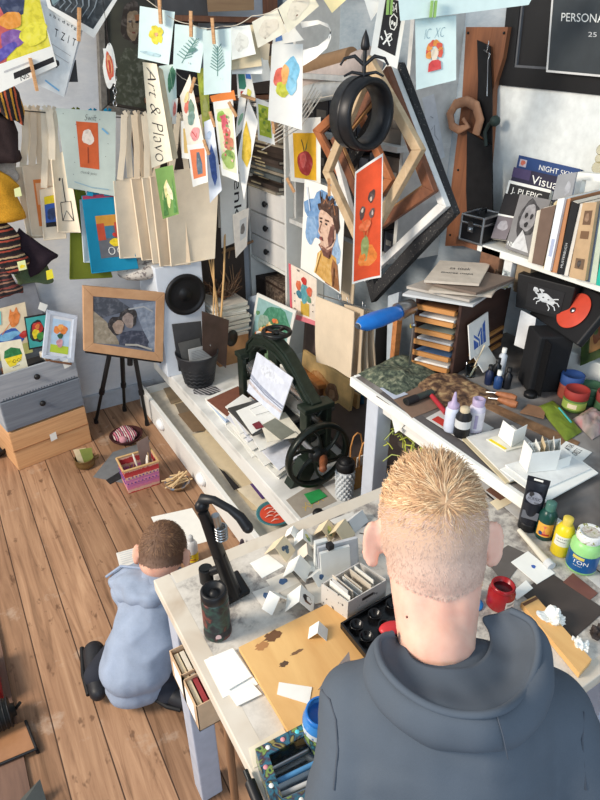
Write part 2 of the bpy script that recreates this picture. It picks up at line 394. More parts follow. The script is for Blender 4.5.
# a carved strip under the upper front board
for i in range(26): mb.box(O+U*(.02+i*.0125)-V*.001+UP*.006, (.006, .004, .007), M((90, 96, 106)), rz=R(11))
tr = mb.build('tray', t, bevel=.002)
c = O+UP*.065+U*.175; mb = MB(); mb.lathe([(0, .016), (.007, .016), (.013, .010), (.012, .003), (.006, 0)], c, BLACK, 16, mt=Matrix.Rotation(R(90), 3, 'X')); mb.build('knob', tr)
mb = MB(); O2 = O+V*(Dp-.0)+UP*h2; mb.slab(O2-U*.03, U*(L+.02), (V*.03+UP*.29), V*.014, M((140, 143, 152), .6)); mb.slab(O2-U*.03+V*.028+UP*.277, U*(L+.02), UP*.014, -V*.012, M((150, 153, 160), .6)); mb.build('lid', t, bevel=.003)
def onchest(u, d, z): return O+U*u+V*d+UP*z
TEAL = M((70, 170, 168)); YEL = M((240, 214, 40)); GRN = M((66, 140, 62)); ORG_ = M((226, 132, 64)); RED = M((196, 52, 44)); BLU = M((56, 96, 176)); SKY_ = M((120, 180, 220)); PINK = M((226, 150, 156)); BRN = M((112, 76, 52)); LIME = M((176, 200, 66)); DGRN = M((52, 96, 74))
hangsheet('print_card', 'tall pale drawing of a blue bowl and orange fruit in the open chest', 'card', Q(ay, 2.745, (-6, 310), (25, 302), (33, 352), (-4, 362)), M((224, 208, 178)),
  [('r', 0, .78, 1, 1, M((190, 190, 120))), ('b', .42, .62, .36, .2, BLU), ('b', .40, .56, .3, .08, SKY_), ('b', .6, .26, .18, .14, ORG_), ('p', [(.44, .2), (.5, .05), (.58, .16), (.7, .04), (.76, .2)], ORG_), ('b', .82, .6, .12, .07, RED), ('s', [(.2, .5), (.5, .3)], .003, ORG_), ('r', .02, .05, .2, .3, M((120, 200, 220)))], group='cards in the open chest')
hangsheet('print_card', 'teal printed card with a red and yellow figure in a dark border', 'card', Q(ay, 2.735, (24, 317), (47, 313), (50, 346), (29, 350)), INK,
  [('r', .05, .05, .95, .95, TEAL), ('b', .5, .5, .33, .36, INK), ('b', .5, .42, .24, .22, RED), ('b', .4, .55, .16, .14, YEL), ('b', .6, .64, .16, .12, GRN), ('b', .52, .34, .1, .08, ORG_)], group='cards in the open chest')
hangsheet('print_card', 'rounded cream card with a green and yellow head leaning on the chest front', 'card', Q(ay, 2.60, (-2, 343), (21, 339), (28, 367), (4, 376)), M((232, 226, 200)),
  [('p', [(.12, .5), (.2, .28), (.5, .2), (.85, .3), (.9, .5)], M((40, 120, 66))), ('p', [(.14, .5), (.9, .5), (.8, .7), (.6, .74), (.55, .8), (.3, .8), (.22, .68)], YEL), ('s', [(.45, .66), (.52, .6), (.6, .66), (.52, .72), (.45, .66)], .002, INK), ('s', [(.64, .66), (.7, .6), (.78, .66), (.7, .72), (.64, .66)], .002, INK), ('s', [(.4, .84), (.7, .82)], .002, INK)], group='cards in the open chest')
hangsheet('price_tag', 'white price tag stuck on the inside of the grey chest lid', 'tag', Q(ay, 2.74, (40, 302), (48, 305), (45, 312), (38, 309)), group='white price tags')
hangsheet('price_tag', 'white price tag on the upper grey board of the chest', 'tag', [A-V*.006+U*u+UP*z for u, z in ((.292, .457), (.322, .462), (.327, .425), (.297, .42))], group='white price tags')
hangsheet('price_tag', 'white price tag on the raw pine part of the chest', 'tag', [A-V*.006+U*u+UP*z for u, z in ((.165, .126), (.195, .130), (.195, .092), (.165, .088))], group='white price tags')
q = Q(ay, 2.585, (47, 310), (78, 316), (74, 363), (42, 358)); t = thing('framed_painting', 'small pale frame with a painting of orange flowers in a pink vase', 'framed picture', sum(q, Vector())/4-UP*.1)
mb = MB(); p, N = frame_mb(mb, q, .018, .014, M((190, 200, 214), .5)); mb.build('frame', t, bevel=.002)
mb = MB(); mb.sheet([v-N*.006 for v in p], M((214, 220, 228)), [('r', .12, .08, .9, .92, M((176, 206, 232))), ('r', .12, .72, .9, .92, LIME), ('b', .35, .34, .16, .1, ORG_), ('b', .62, .32, .17, .11, ORG_), ('b', .48, .26, .12, .08, M((240, 170, 90))), ('b', .5, .48, .12, .07, DGRN), ('b', .5, .66, .13, .12, M((206, 150, 160)))], th=.003); mb.build('picture', t)
mb = MB(); bl, br = q[3], q[2]; mb.tube([lerp(bl, br, .25)+UP*.01-N*.012, lerp(bl, br, .25)-N*.01-UP*.045], .004, BRN); mb.tube([lerp(bl, br, .75)+UP*.01-N*.012, lerp(bl, br, .75)-N*.01-UP*.045], .004, BRN); mb.tube([lerp(bl, br, .1)-UP*.006+N*.004, lerp(bl, br, .9)-UP*.006+N*.004], .005, BRN); mb.build('stand', t)
for i, (u, d, sz, c_) in enumerate(((.08, .11, .09, BRN), (.17, .1, .08, INK), (.26, .12, .06, CARD))):
    mb = MB(); mb.slab(onchest(u, d, .012), U*sz, V*.06, UP*(.06+.01*i), c_); one(mb, 'small_box', ['small brown box', 'small dark box', 'small cardboard box'][i]+' inside the open chest', 'box', 'boxes inside the chest', bevel=.003)

# ================================================================ easel with the couple picture
TR = BLACK; e = ay(120, 330, 2.70)
t = thing('tripod', 'black three-legged tripod easel carrying the wooden framed photograph', 'easel', (e.x+.0, 2.74, 0))
top = ay(130, 320, 2.60)
for f_, (a, b) in (('l', ((110, 352), (96, 421))), ('m', ((122, 352), (121, 398))), ('r', ((134, 352), (147, 423)))):
    hi = ay(*a, 2.585); lo = az(*b, .012)
    if f_ == 'm': hi = ay(122, 352, 2.60); lo = Vector((hi.x+.01, 2.80, .012))
    mb = MB(); mid = lerp(hi, lo, .55); mb.tube([top, hi, mid], [.010, .011, .011], TR, 10); mb.tube([mid, lo], [.008, .008], DARKM, 10); lg = mb.build('leg', t)
    mb = MB(); mb.tube([mid-(lo-mid)*.06, mid+(lo-mid)*.06], .014, BLACK, 10); mb.build('clamp', lg)
    mb = MB(); mb.tube([lo+UP*.016, lo-UP*.012], [.010, .012], BLACK, 10); mb.build('foot', lg)
mb = MB(); mb.tube([ay(130, 300, 2.60), ay(130, 365, 2.60)], .013, TR, 10); mb.build('column', t)
q0 = Q(ay, 2.55, (83, 286), (165, 293), (163, 362), (84, 351)); mb = MB(); mb.tube([lerp(q0[3], q0[2], .02)+Vector((0, .01, -.006)), lerp(q0[3], q0[2], .98)+Vector((0, .01, -.006))], .006, TR); mb.build('ledge', t)
q = q0; t = thing('framed_photograph', 'wide wooden frame with a dim photograph of a couple, on the tripod', 'framed picture', sum(q, Vector())/4-UP*.12)
mb = MB(); p, N = frame_mb(mb, q, .042, .018, WOOD((206, 162, 122), (184, 140, 102), (6, 6, 6))); mb.build('frame', t, bevel=.002)
mb = MB(); mb.sheet([v-N*.003 for v in p], M((104, 112, 128)), [('p', [(0, 0), (.35, 0), (.62, .2), (.2, .4), (0, .55)], M((70, 76, 88))), ('p', [(0, .3), (.2, .5), (.34, .75), (.42, .95), (0, 1)], M((150, 140, 122))), ('p', [(.62, .1), (1, .0), (1, 1), (.9, .9), (.8, .6)], M((134, 146, 164))),
  ('p', [(.4, .95), (.42, .7), (.6, .62), (.8, .6), (.9, .8), (.86, .97)], M((60, 66, 84))), ('b', .36, .55, .13, .2, M((46, 42, 44))), ('b', .39, .58, .085, .15, M((158, 138, 124))), ('b', .56, .36, .13, .2, M((50, 48, 50))), ('b', .55, .42, .085, .16, M((150, 136, 130))), ('s', [(.55, .2), (.8, .12), (.95, .2)], .006, M((172, 176, 180))), ('s', [(.5, .93), (.7, .9), (.95, .95)], .008, M((180, 178, 170)))], th=.004); mb.build('photograph', t)

# ================================================================ line with bags
mb = MB(); L0 = ay(-30, 106, 2.62); L1 = ay(232, 120, 2.58)
mb.tube([lerp(L0, L1, i/8)-UP*(.012*math.sin(math.pi*i/8)) for i in range(9)], .0022, INK, 6); one(mb, 'bag_line', 'thin dark line that the cloth bags hang from', 'line')
TOTE = FAB((230, 210, 182)); TOTE2 = FAB((238, 224, 200))
def tote(q, y, hand, label, art=(), m=TOTE, name='tote_bag', group='cloth bags on the line', th=.012, straps=True, curl=.006):
    P4 = Q(ay, y, *q); t = thing(name, label, 'bag', (P4[3]+P4[2])/2, group); N = Vector((0, -1, 0))
    mb = MB(); mb.sheet(P4, m, art, th=th, curl=curl, wave=.003, nu=8, nv=10, seed=q[0][0]); b = mb.build('body', t)
    mb = MB()
    for k in (2, 3, 1):
        pts = {2: (P4[3], P4[2]), 3: (P4[0], P4[3]), 1: (P4[1], P4[2])}[k]; mb.tube([pts[0]+N*.001, pts[1]+N*.001], .0028, TOTE2 if m in (TOTE, TOTE2) else m, 6)
    mb.build('seam', b)
    if straps:
        for (x0, xt, x1) in hand:
            a = ay(x0[0], x0[1], y-.004); tp = ay(xt[0], xt[1], y-.006); c = ay(x1[0], x1[1], y-.004)
            mb = MB(); s0 = Vector((.014, 0, 0))
            path = [a, lerp(a, tp, .5), tp+Vector((-.012, 0, -.006)), tp, tp+Vector((.012, .008, -.006)), lerp(c, tp, .5)+Vector((0, .012, 0)), c+Vector((0, .012, 0))]
            for i in range(len(path)-1):
                A_, B_ = path[i], path[i+1]; d = (B_-A_).normalized(); sd = d.cross(N).normalized()*.012
                mb.hexa([A_-sd, A_+sd, B_+sd, B_-sd], [A_-sd-N*.002, A_+sd-N*.002, B_+sd-N*.002, B_-sd-N*.002], m)
            mb.build('strap', t)
    return t
tote([(14, 168), (46, 163), (60, 236), (28, 238)], 2.66, [((23, 167), (28, 108), (33, 165))], 'plain cream cotton bag at the left end of the line', m=TOTE2)
tote([(22, 166), (54, 163), (62, 235), (32, 236)], 2.645, [((32, 166), (36, 108), (41, 165))], 'cream cotton bag with a tall orange print, second from the left', [('r', .28, .2, .7, .86, ORG_), ('r', .34, .25, .64, .55, M((236, 190, 150)))], m=TOTE)
tote([(40, 190), (62, 185), (66, 238), (44, 240)], 2.62, [((44, 188), (47, 108), (52, 186))], 'short cream bag with a blue and yellow landscape print', [('r', .15, .15, .8, .75, BLU), ('r', .15, .15, .8, .3, YEL), ('b', .45, .5, .22, .12, M((52, 70, 110))), ('r', .15, .66, .8, .75, INK)], m=TOTE2)
tote([(51, 160), (66, 150), (80, 232), (58, 232)], 2.60, [((52, 160), (52, 109), (58, 158))], 'crumpled cream bag with thin black line drawing beside the mint cloth', [('s', [(.3, .6), (.3, .85), (.8, .85), (.8, .6), (.3, .6)], .003, INK), ('s', [(.3, .85), (.55, .72), (.8, .85)], .003, INK), ('b', .4, .3, .06, .02, INK), ('s', [(.55, .3), (.55, .6)], .003, INK)], m=TOTE2, curl=.02)
MINT = FAB((196, 208, 200))
hangsheet('printed_tea_towel', 'pale mint cloth with an orange rectangle print hanging over the line', 'tea towel', Q(ay, 2.585, (56, 108), (116, 112), (115, 196), (68, 188)), MINT,
  [('r', .30, .14, .68, .70, M((206, 98, 54))), ('b', .49, .32, .1, .1, M((240, 226, 212))), ('s', [(.48, .44), (.47, .64)], .005, M((150, 66, 40))), ('t', '~Swift', .45, .05, .66, .12, INK), ('t', '~thank you', .3, .74, .62, .79, INK), ('s', [(.75, .2), (.86, .26)], .006, SKY_), ('s', [(.15, .9), (.5, .94), (.85, .93)], .004, M((150, 178, 190)))]
  + [('b', .1+.8*((i*37) % 17)/17, .06+.9*((i*53) % 23)/23, .008, .006, M((120, 130, 128))) for i in range(16) if not .3 < .1+.8*((i*37) % 17)/17 < .68], wave=.004, th=.003, nu=8, nv=8)
OLIVE = FAB((110, 120, 44))
tote([(71, 195), (84, 190), (112, 277), (70, 279)], 2.625, [((74, 195), (76, 110), (81, 194))], 'plain olive green cloth bag behind the blue bag', m=OLIVE, straps=True)
tote([(80, 200), (92, 198), (92, 262), (84, 262)], 2.615, [], 'white cloth bag showing beside the blue bag', m=FAB((214, 222, 224)), straps=False)
TURQ = FAB((34, 140, 178))
tote([(82, 196), (122, 193), (138, 268), (92, 273)], 2.60, [((90, 196), (93, 111), (97, 195)), ((107, 196), (108, 111), (115, 195))], 'blue cloth bag printed with a yellow cyclist in front of houses', [('r', 0, 0, 1, .04, M((170, 60, 90))), ('r', .24, .26, .82, .82, M((104, 108, 116))), ('r', .24, .26, .82, .40, M((206, 150, 64))), ('r', .24, .36, .42, .58, M((196, 82, 56))), ('r', .42, .40, .62, .56, M((60, 120, 150))), ('r', .66, .36, .8, .56, M((190, 74, 60))), ('b', .60, .62, .10, .06, YEL), ('b', .62, .52, .04, .03, RED),
  ('s', [(.5+.07*math.cos(a*.7), .73+.05*math.sin(a*.7)) for a in range(10)], .003, WHITE), ('s', [(.7+.07*math.cos(a*.7), .73+.05*math.sin(a*.7)) for a in range(10)], .003, WHITE)], m=TURQ)
for i, (q, y, hd, lb) in enumerate((
  ([(113, 181), (146, 176), (158, 256), (120, 258)], 2.585, [((120, 180), (127, 113), (131, 178))], 'plain cream bag, leftmost of the row beside the script banner'),
  ([(131, 179), (160, 175), (170, 258), (142, 260)], 2.575, [((137, 179), (137, 113), (145, 178))], 'plain cream bag, second of the row beside the script banner'),
  ([(142, 178), (172, 174), (180, 262), (153, 263)], 2.565, [((147, 178), (147, 114), (151, 177))], 'plain cream bag, third of the row, only its edge showing'),
  ([(150, 177), (180, 172), (190, 264), (160, 266)], 2.555, [((155, 177), (168, 115), (172, 175))], 'plain cream bag, fourth of the row, behind the widest bag'),
  ([(163, 172), (219, 166), (214, 258), (171, 266)], 2.545, [((171, 172), (180, 115), (188, 170)), ((196, 170), (203, 117), (208, 168))], 'widest plain cream bag at the right end of the row'))):
    tote(q, y, hd, lb, m=(TOTE if i % 2 else TOTE2), straps=True, curl=.012)
mb = MB(); mb.ball(ay(144, 268, 2.68), (.125, .10, .045), SPOT((196, 190, 182), (120, 112, 110), 50, .58), mt=Euler((0, R(-4), 0)).to_matrix()); one(mb, 'fabric_bundle', 'pale patterned cloth cap hanging under the cream bags', 'cap')
# ================================================================ knitwear hanging at the left edge
def knit(px, py, rx, rz_, y, m, label, cat='knitwear', name='knitted_hat', rot=0, tagc=None, shape='hat'):
    c = ay(px-(9 if px < 14 else 3), py, y); mb = MB(); prof = [(.0, 1), (.5, .95), (.8, .7), (.97, .3), (1, 0), (1.0, -.55), (1.05, -.6), (1.07, -.85), (1.0, -1), (.9, -1)]
    if shape == 'drape': prof = [(.0, 1), (.45, .98), (.6, .7), (.7, .3), (.85, -.2), (1, -.7), (1.02, -.95), (.95, -1), (.8, -1)]
    mb.lathe([(r*rx, z*rz_) for r, z in prof], c, m, 28, mt=Euler((0, rot, 0)).to_matrix(), sy=.42)
    for v in mb.v: d = v-c; v += Vector((noise.noise(v*16), noise.noise(v*16+Vector((9, 0, 0)))*.6, noise.noise(v*16+Vector((0, 9, 0)))))*.028+Vector((0, noise.noise(v*45)*.010, 0))
    t = one(mb, name, label, cat, 'knitted things at the left edge')
    return t
hookm = M((210, 206, 200))
KD = FAB((58, 46, 46), 300, .25, bump=.8); KM = FAB((206, 150, 46), 220, .25, bump=.9); KG = FAB((100, 116, 84), 260, .2, bump=.8); KW = FAB((168, 160, 152), 240, .25, bump=.8); KP = FAB((48, 38, 46), 260, .2, bump=.8)
STR = STRIPE([(30, 26, 28), (30, 26, 28), (170, 70, 52), (30, 26, 28), (196, 170, 130), (60, 34, 34)], 2, 26)
ST2 = STRIPE([(34, 28, 30), (206, 150, 50), (34, 28, 30), (200, 96, 60), (40, 32, 34)], 0, 30)
knit(12, 100, .085, .05, 2.56, ST2, 'black and orange striped knitted scrap hanging under the calendar', shape='drape', rot=.5, name='knitted_scarf')
knit(2, 134, .075, .10, 2.58, KD, 'dark brown knitted hat at the left edge')
knit(6, 166, .075, .06, 2.62, KW, 'pale grey ruffled knitted hat under the brown one')
knit(3, 196, .085, .10, 2.57, KM, 'mustard yellow knitted hat at the left edge')
knit(9, 246, .088, .095, 2.59, STR, 'black knitted jumper with red and cream stripes', name='knitted_jumper', shape='drape')
knit(5, 280, .085, .07, 2.57, STRIPE([(40, 32, 34), (40, 32, 34), (150, 110, 90), (40, 32, 34), (120, 58, 52)], 2, 34), 'striped knitted jumper hem with fine dotted rows, below the red striped one', name='knitted_jumper', shape='drape')
knit(32, 250, .06, .085, 2.62, KP, 'dark purple knitted mitten hanging beside the striped jumper', name='knitted_mitten', rot=-.6, shape='drape')
knit(33, 268, .07, .06, 2.66, KG, 'moss green knitted hat with a yellow tag', shape='drape')
for q, lb in ((((17, 262), (25, 260), (27, 269), (19, 271)), 'white and yellow tag pinned to the striped jumper'), (((46, 271), (52, 269), (54, 278), (47, 280)), 'yellow tag hanging from the green knitted hat'), (((14, 189), (20, 187), (22, 196), (15, 197)), 'pale green tag on the mustard hat')):
    hangsheet('paper_tag', lb, 'tag', Q(ay, 2.53, *q), M((236, 224, 60)) if 'yellow tag hanging' in lb else M((226, 232, 170)), [('b', .5, .6, .3, .2, YEL)] if 'white' in lb else [], group='tags on the knitwear')
# ================================================================ prints pinned above, and the dark painting
YELP = MOTTLE([(226, 214, 40), (230, 190, 60), (196, 80, 80), (120, 80, 130), (60, 60, 110)], 9)
hangsheet('wall_calendar', 'art calendar with a yellow, red and purple abstract painting, top left corner', 'calendar', Q(ay, 2.50, (-28, -8), (38, -8), (57, 66), (-16, 100)), WHITE,
  [('p', [(0, 0), (1, 0), (.98, .72), (0, .72)], M((226, 214, 60))), ('p', [(.0, .3), (.4, .1), (.5, .4), (.35, .72), (0, .72)], M((196, 92, 92))), ('p', [(.3, .0), (.8, .0), (.7, .25), (.45, .3)], M((50, 60, 90))), ('b', .5, .5, .2, .1, M((130, 90, 160)), .4), ('b', .3, .62, .25, .06, M((90, 80, 170)), -.3), ('b', .8, .5, .2, .14, M((236, 226, 70))), ('b', .5, .3, .16, .1, M((228, 150, 60))), ('r', 0, .715, 1, 1, WHITE), ('r', .42, .86, .98, .93, INK), ('t', 'NIS', .5, .92, .62, .98, INK), ('r', .3, .8, .7, .82, M((190, 190, 190)))])
hangsheet('wall_calendar', 'white calendar page with rows of small black figures, behind the yellow calendar', 'calendar', Q(ay, 2.53, (30, -8), (66, -4), (84, 26), (65, 97)), M((214, 218, 222)), ())
hangsheet('calendar_page', 'long white page with a black row of signs pinned at the top left', 'paper', Q(ay, 2.52, (35, 0), (82, 26), (64, 97), (36, 84)), M((222, 226, 226)),
  [('t', 'T  Z  I  T', .45, .2, .95, .3, INK), ('t', 'a b c d e f g', .3, .05, .9, .1, INK), ('b', .6, .62, .06, .05, INK), ('s', [(.3, .9), (.8, .95)], .006, SKY_), ('s', [(.25, .4), (.9, .44)], .002, M((170, 170, 170))), ('s', [(.25, .5), (.9, .54)], .002, M((170, 170, 170)))])
hangsheet('ink_print', 'black and white abstract ink print pinned at the top left', 'print', Q(ay, 2.49, (44, -8), (122, -8), (94, 38), (48, 8)), WHITE,
  [('p', [(.04, .05), (.94, .04), (.9, .86), (.08, .75)], M((52, 58, 62)))]+[('s', [(.1+.1*i, .1+.05*(i % 3)), (.2+.09*i, .4), (.12+.1*i, .7)], .004, M((130, 140, 146))) for i in range(7)]+[('p', [(.06, .05), (.3, .04), (.1, .7)], M((120, 146, 150)))])
mb = MB(); mb.sheet(Q(ay, 2.60, (66, 58), (76, 60), (78, 82), (64, 82)), M((52, 54, 58))); one(mb, 'dark_card', 'small dark card behind the hanging calendar page', 'card')
peg(ay(33, 72, 2.485), 'clothes peg on the foot of the yellow calendar', .02, .10, Vector((0, 1, 0)))
peg(ay(79, 22, 2.475), 'clothes peg holding the black and white ink print', -.2, .10, Vector((0, 1, 0)))
q = Q(ay, 2.80, (94, -60), (200, -60), (196, 128), (101, 112)); t = thing('framed_painting', 'large dark portrait painting of a woman in an ornate grey frame', 'framed picture', sum(q, Vector())/4-UP*.3)
mb = MB(); p, N = frame_mb(mb, q, .03, .03, M((110, 106, 100), .5, .2, .3, 60), M((54, 48, 42)), .012); mb.build('frame', t, bevel=.004)
mb = MB(); mb.sheet([v-N*.012 for v in p], MOTTLE([(38, 38, 36), (50, 50, 44), (66, 66, 54)], 6), [('p', [(.06, 1), (.1, .72), (.2, .6), (.42, .58), (.56, .76), (.6, 1)], M((62, 66, 52))), ('b', .30, .43, .13, .15, M((44, 36, 30))), ('b', .31, .44, .085, .1, M((122, 106, 86))), ('s', [(.29, .41), (.30, .46)], .006, M((90, 74, 58))), ('b', .27, .42, .02, .007, INK), ('b', .35, .42, .02, .007, INK), ('s', [(.29, .49), (.33, .49)], .006, M((96, 54, 46)))], th=.006); mb.build('canvas', t)
q = Q(ay, 2.47, (103, 62), (109, 44), (116, 66), (110, 92)); mb = MB(); c = sum(q, Vector())/4; a = ay(109, 45, 2.47); b = ay(109, 91, 2.47); wv = ay(116, 66, 2.47)-ay(103, 66, 2.47)
n = 24; pts = [c+wv*.5*math.cos(2*math.pi*i/n)*(1-.28*abs(math.sin(2*math.pi*i/n)))+(a-b)*.5*math.sin(2*math.pi*i/n) for i in range(n)]
mb.prism(pts, (0, .003, 0), WHITE); qq = [c-wv*.32+UP*.055+Vector((0, -.001, 0)), c+wv*.32+UP*.055+Vector((0, -.001, 0)), c+wv*.32-UP*.055+Vector((0, -.001, 0)), c-wv*.32-UP*.055+Vector((0, -.001, 0))]
mb.sheet(qq, WHITE, [('b', .5, .5, .42, .42, M((214, 96, 70))), ('b', .5, .45, .25, .3, M((232, 160, 110))), ('b', .5, .5, .12, .2, RED)], th=.0005); mb.tube([a, a+UP*.15], .001, INK, 5)
one(mb, 'paper_ornament', 'white leaf-shaped paper ornament with a red flower', 'ornament')
mb = MB()
for i in range(7): cc = ay(115, 66+i*6.3, 2.50); mb.lathe([(.006, -.0015), (.0085, 0), (.006, .0015), (.0045, 0), (.006, -.0015)], cc, STEEL, 12, mt=Euler((R(90), 0, R(90*(i % 2)))).to_matrix(), sy=1.5)
one(mb, 'metal_chain', 'short metal chain hanging beside the dark portrait', 'chain')
# ================================================================ low white plan chest under the press
BZ = .26; BX = .80; BY0, BY1 = 1.33, 2.86
WP = M((228, 228, 224), .55, var=.04, scale=8); PW = MOTTLE([(196, 196, 192), (226, 226, 222), (236, 236, 234)], 7, .6)
t = thing('plan_chest', 'low white plan chest along the right wall with its long drawer pulled open', 'chest', (1.2, 2.1, 0))
mb = MB(); mb.box((1.21, (BY0+BY1)/2, BZ-.0125), (.82, BY1-BY0, .025), PW); mb.build('top', t, bevel=.003)
mb = MB(); mb.box((BX+.02, (BY0+BY1)/2, .205), (.03, BY1-BY0-.01, .06), WP); mb.box((1.24, BY0+.02, .118), (.74, .02, .234), WP); mb.box((1.24, BY1-.02, .118), (.74, .02, .234), WP); mb.box((1.6, (BY0+BY1)/2, .118), (.02, BY1-BY0-.06, .234), WP); mb.build('carcass', t)
DXF = .70
mb = MB(); y0, y1 = 1.40, 2.80; mb.box((DXF, (y0+y1)/2, .068), (.022, y1-y0, .132), WP); mb.box((1.0, y0+.01, .06), (.58, .012, .10), WP); mb.box((1.0, y1-.01, .06), (.58, .012, .10), WP); mb.box((1.0, (y0+y1)/2, .068), (.58, y1-y0-.02, .012), M((224, 214, 196)))
drw = mb.build('drawer', t, bevel=.002)
for hy in (2.45, 1.95):
    mb = MB(); mb.lathe([(.002, -.0), (.026, 0), (.030, .008), (.022, .02), (.012, .026), (0, .027)], (DXF-.011, hy, .08), M((240, 240, 240), .35), 20, mt=Matrix.Rotation(R(-90), 3, 'Y'), sy=1.3); mb.build('handle', drw)
def flat(name, label, cat, z, pts, m=WHITE, art=(), group=None, th=.0012, **kw):
    q = Q(az, z, *pts); mb = MB(); mb.sheet(q, m, art, th=th, **kw); return one(mb, name, label, cat, group)
OLV = M((150, 132, 108)); GRY = M((150, 150, 140)); SAND = M((216, 196, 160))
g = 'papers in the open drawer'
for i, (z, pts, m, lb) in enumerate((
  (.03, ((172, 378), (192, 402), (196, 428), (166, 396)), SAND, 'sand coloured sheet at the far end of the open drawer'),
  (.036, ((163, 388), (177, 385), (186, 399), (171, 404)), OLV, 'small brown photo at the far end of the open drawer'),
  (.04, ((175, 404), (187, 401), (194, 410), (180, 415)), M((128, 116, 100)), 'small grey brown photo in the middle of the open drawer'),
  (.044, ((178, 414), (193, 410), (206, 430), (193, 432)), M((134, 112, 88)), 'long brown photo in the open drawer'),
  (.042, ((190, 412), (200, 412), (214, 430), (206, 432)), CREAM, 'narrow cream sheet beside the long brown photo in the drawer'),
  (.034, ((192, 434), (222, 428), (290, 512), (252, 510)), CREAM, 'largest cream sheet lying along the open drawer'),
  (.048, ((219, 468), (225, 472), (240, 488), (234, 490)), INK, 'narrow black sheet under the cream sheets in the drawer'),
  (.05, ((237, 489), (256, 482), (284, 510), (262, 512)), M((226, 214, 190)), 'cream sheet next to the round painted plate in the drawer'),
  (.054, ((250, 484), (256, 482), (270, 496), (262, 499)), M((96, 70, 130)), 'small purple card in the near end of the drawer'))):
    flat('paper_sheet', lb, 'paper', z+.045, pts, m, group=g)
c = az(275, 515, .105); mb = MB(); mb.lathe([(0, .004), (.05, .004), (.066, .010), (.072, .014), (.072, .010), (.05, 0), (0, 0)], c, M((70, 130, 140)), 32); mb.lathe([(0, .0055), (.058, .0085)], c, M((214, 80, 54)), 28)
for i in range(9):
    a = i*2.4; r = .012+.004*i; mb.tube([c+Vector((r*math.cos(a)-.018, r*math.sin(a), .011)), c+Vector((r*math.cos(a), r*math.sin(a)+.004, .012)), c+Vector((r*math.cos(a)+.016, r*math.sin(a)-.004, .011))], [.001, .004, .001], M((244, 206, 196)), 5, flat=.4)
one(mb, 'painted_plate', 'round plate painted orange red with pale fish shapes and a teal rim', 'plate')

# ================================================================ speaker and things in the far corner
t = thing('loudspeaker', 'tall white loudspeaker box with one big black cone', 'loudspeaker', (.895, 2.68, BZ))
mb = MB(); mb.box((.895, 2.695, BZ+.275), (.225, .27, .55), M((214, 222, 232), .6, var=.04)); mb.build('cabinet', t, bevel=.004)
mb = MB(); c = Vector((.912, 2.556, .665)); rot = Matrix.Rotation(R(90), 3, 'X')
mb.lathe([(.094, -.004), (.100, .006), (.096, .016), (.084, .017), (.078, .008), (.070, .010), (.034, .001), (.030, .004), (.018, .012), (0, .014)], c, BLACK, 36, mt=rot); mb.build('cone', t)
def stand(name, label, cat, q, m, art=(), th=.003, group=None, **kw): return hangsheet(name, label, cat, q, m, art, group, th=th, **kw)
stand('dark_board_or_gap', 'dark grey board leaning on the white loudspeaker', 'board', [ay(172, 324, 2.53), ay(201, 321, 2.53), ay(205, 374, 2.47), ay(179, 371, 2.44)], M((66, 66, 68)), th=.004)
c = Vector((.895, 2.43, BZ)); t = thing('waste_basket', 'black ribbed basket holding papers in front of the loudspeaker', 'basket', c)
mb = MB(); mb.lathe([(0, .003), (.062, .003), (.064, 0), (.066, .004), (.096, .165), (.102, .168), (.100, .158), (.068, .012), (0, .008)], c, M((44, 46, 50), .5, var=.2), 30)
for k in range(7):
    z = .018+k*.021; r = .0675+.030*z/.165; pts = [c+Vector((r*math.cos(2*math.pi*i/36), r*math.sin(2*math.pi*i/36), z+(.005 if i % 2 else -.005))) for i in range(37)]
    mb.tube(pts, .0022, M((58, 60, 64), .4), 5, cap=False)
mb.build('body', t)
def leanin(name, label, u0, u1, dy, z0, z1, m, tilt=.0, art=(), th=.002):
    q = [c+Vector((u0+tilt, dy, z1)), c+Vector((u1+tilt, dy, z1)), c+Vector((u1, dy-.01, z0)), c+Vector((u0, dy-.01, z0))]
    return stand(name, label, 'paper', q, m, art, th, 'papers in the black basket')
leanin('paper_pad', 'grey printed pad sticking out of the black basket', -.05, .06, -.03, .05, .20, M((176, 178, 178)), .0, [('s', [(.1, .1+.05*i), (.9, .1+.05*i)], .002, M((120, 122, 124))) for i in range(6)], .006)
leanin('picture_card', 'dark glossy card behind the grey pad in the black basket', -.065, .04, .0, .05, .23, M((96, 96, 94), .3), -.02)
stand('brown_plate', 'brown metal sheet leaning behind the black basket', 'board', [ay(202, 311, 2.44), ay(229, 320, 2.45), ay(226, 368, 2.40), ay(203, 350, 2.38)], M((92, 72, 66), .35, .3, .25, 12), th=.003)
mb = MB(); mb.lathe([(.0, .0), (.04, .0), (.042, .006), (.04, .012), (0, .010)], ay(231, 338, 2.50), M((40, 36, 36), .4), 24, mt=Euler((R(90), 0, .5)).to_matrix()); one(mb, 'round_disc', 'small dark round disc between the brown sheet and the magazine stack', 'disc')
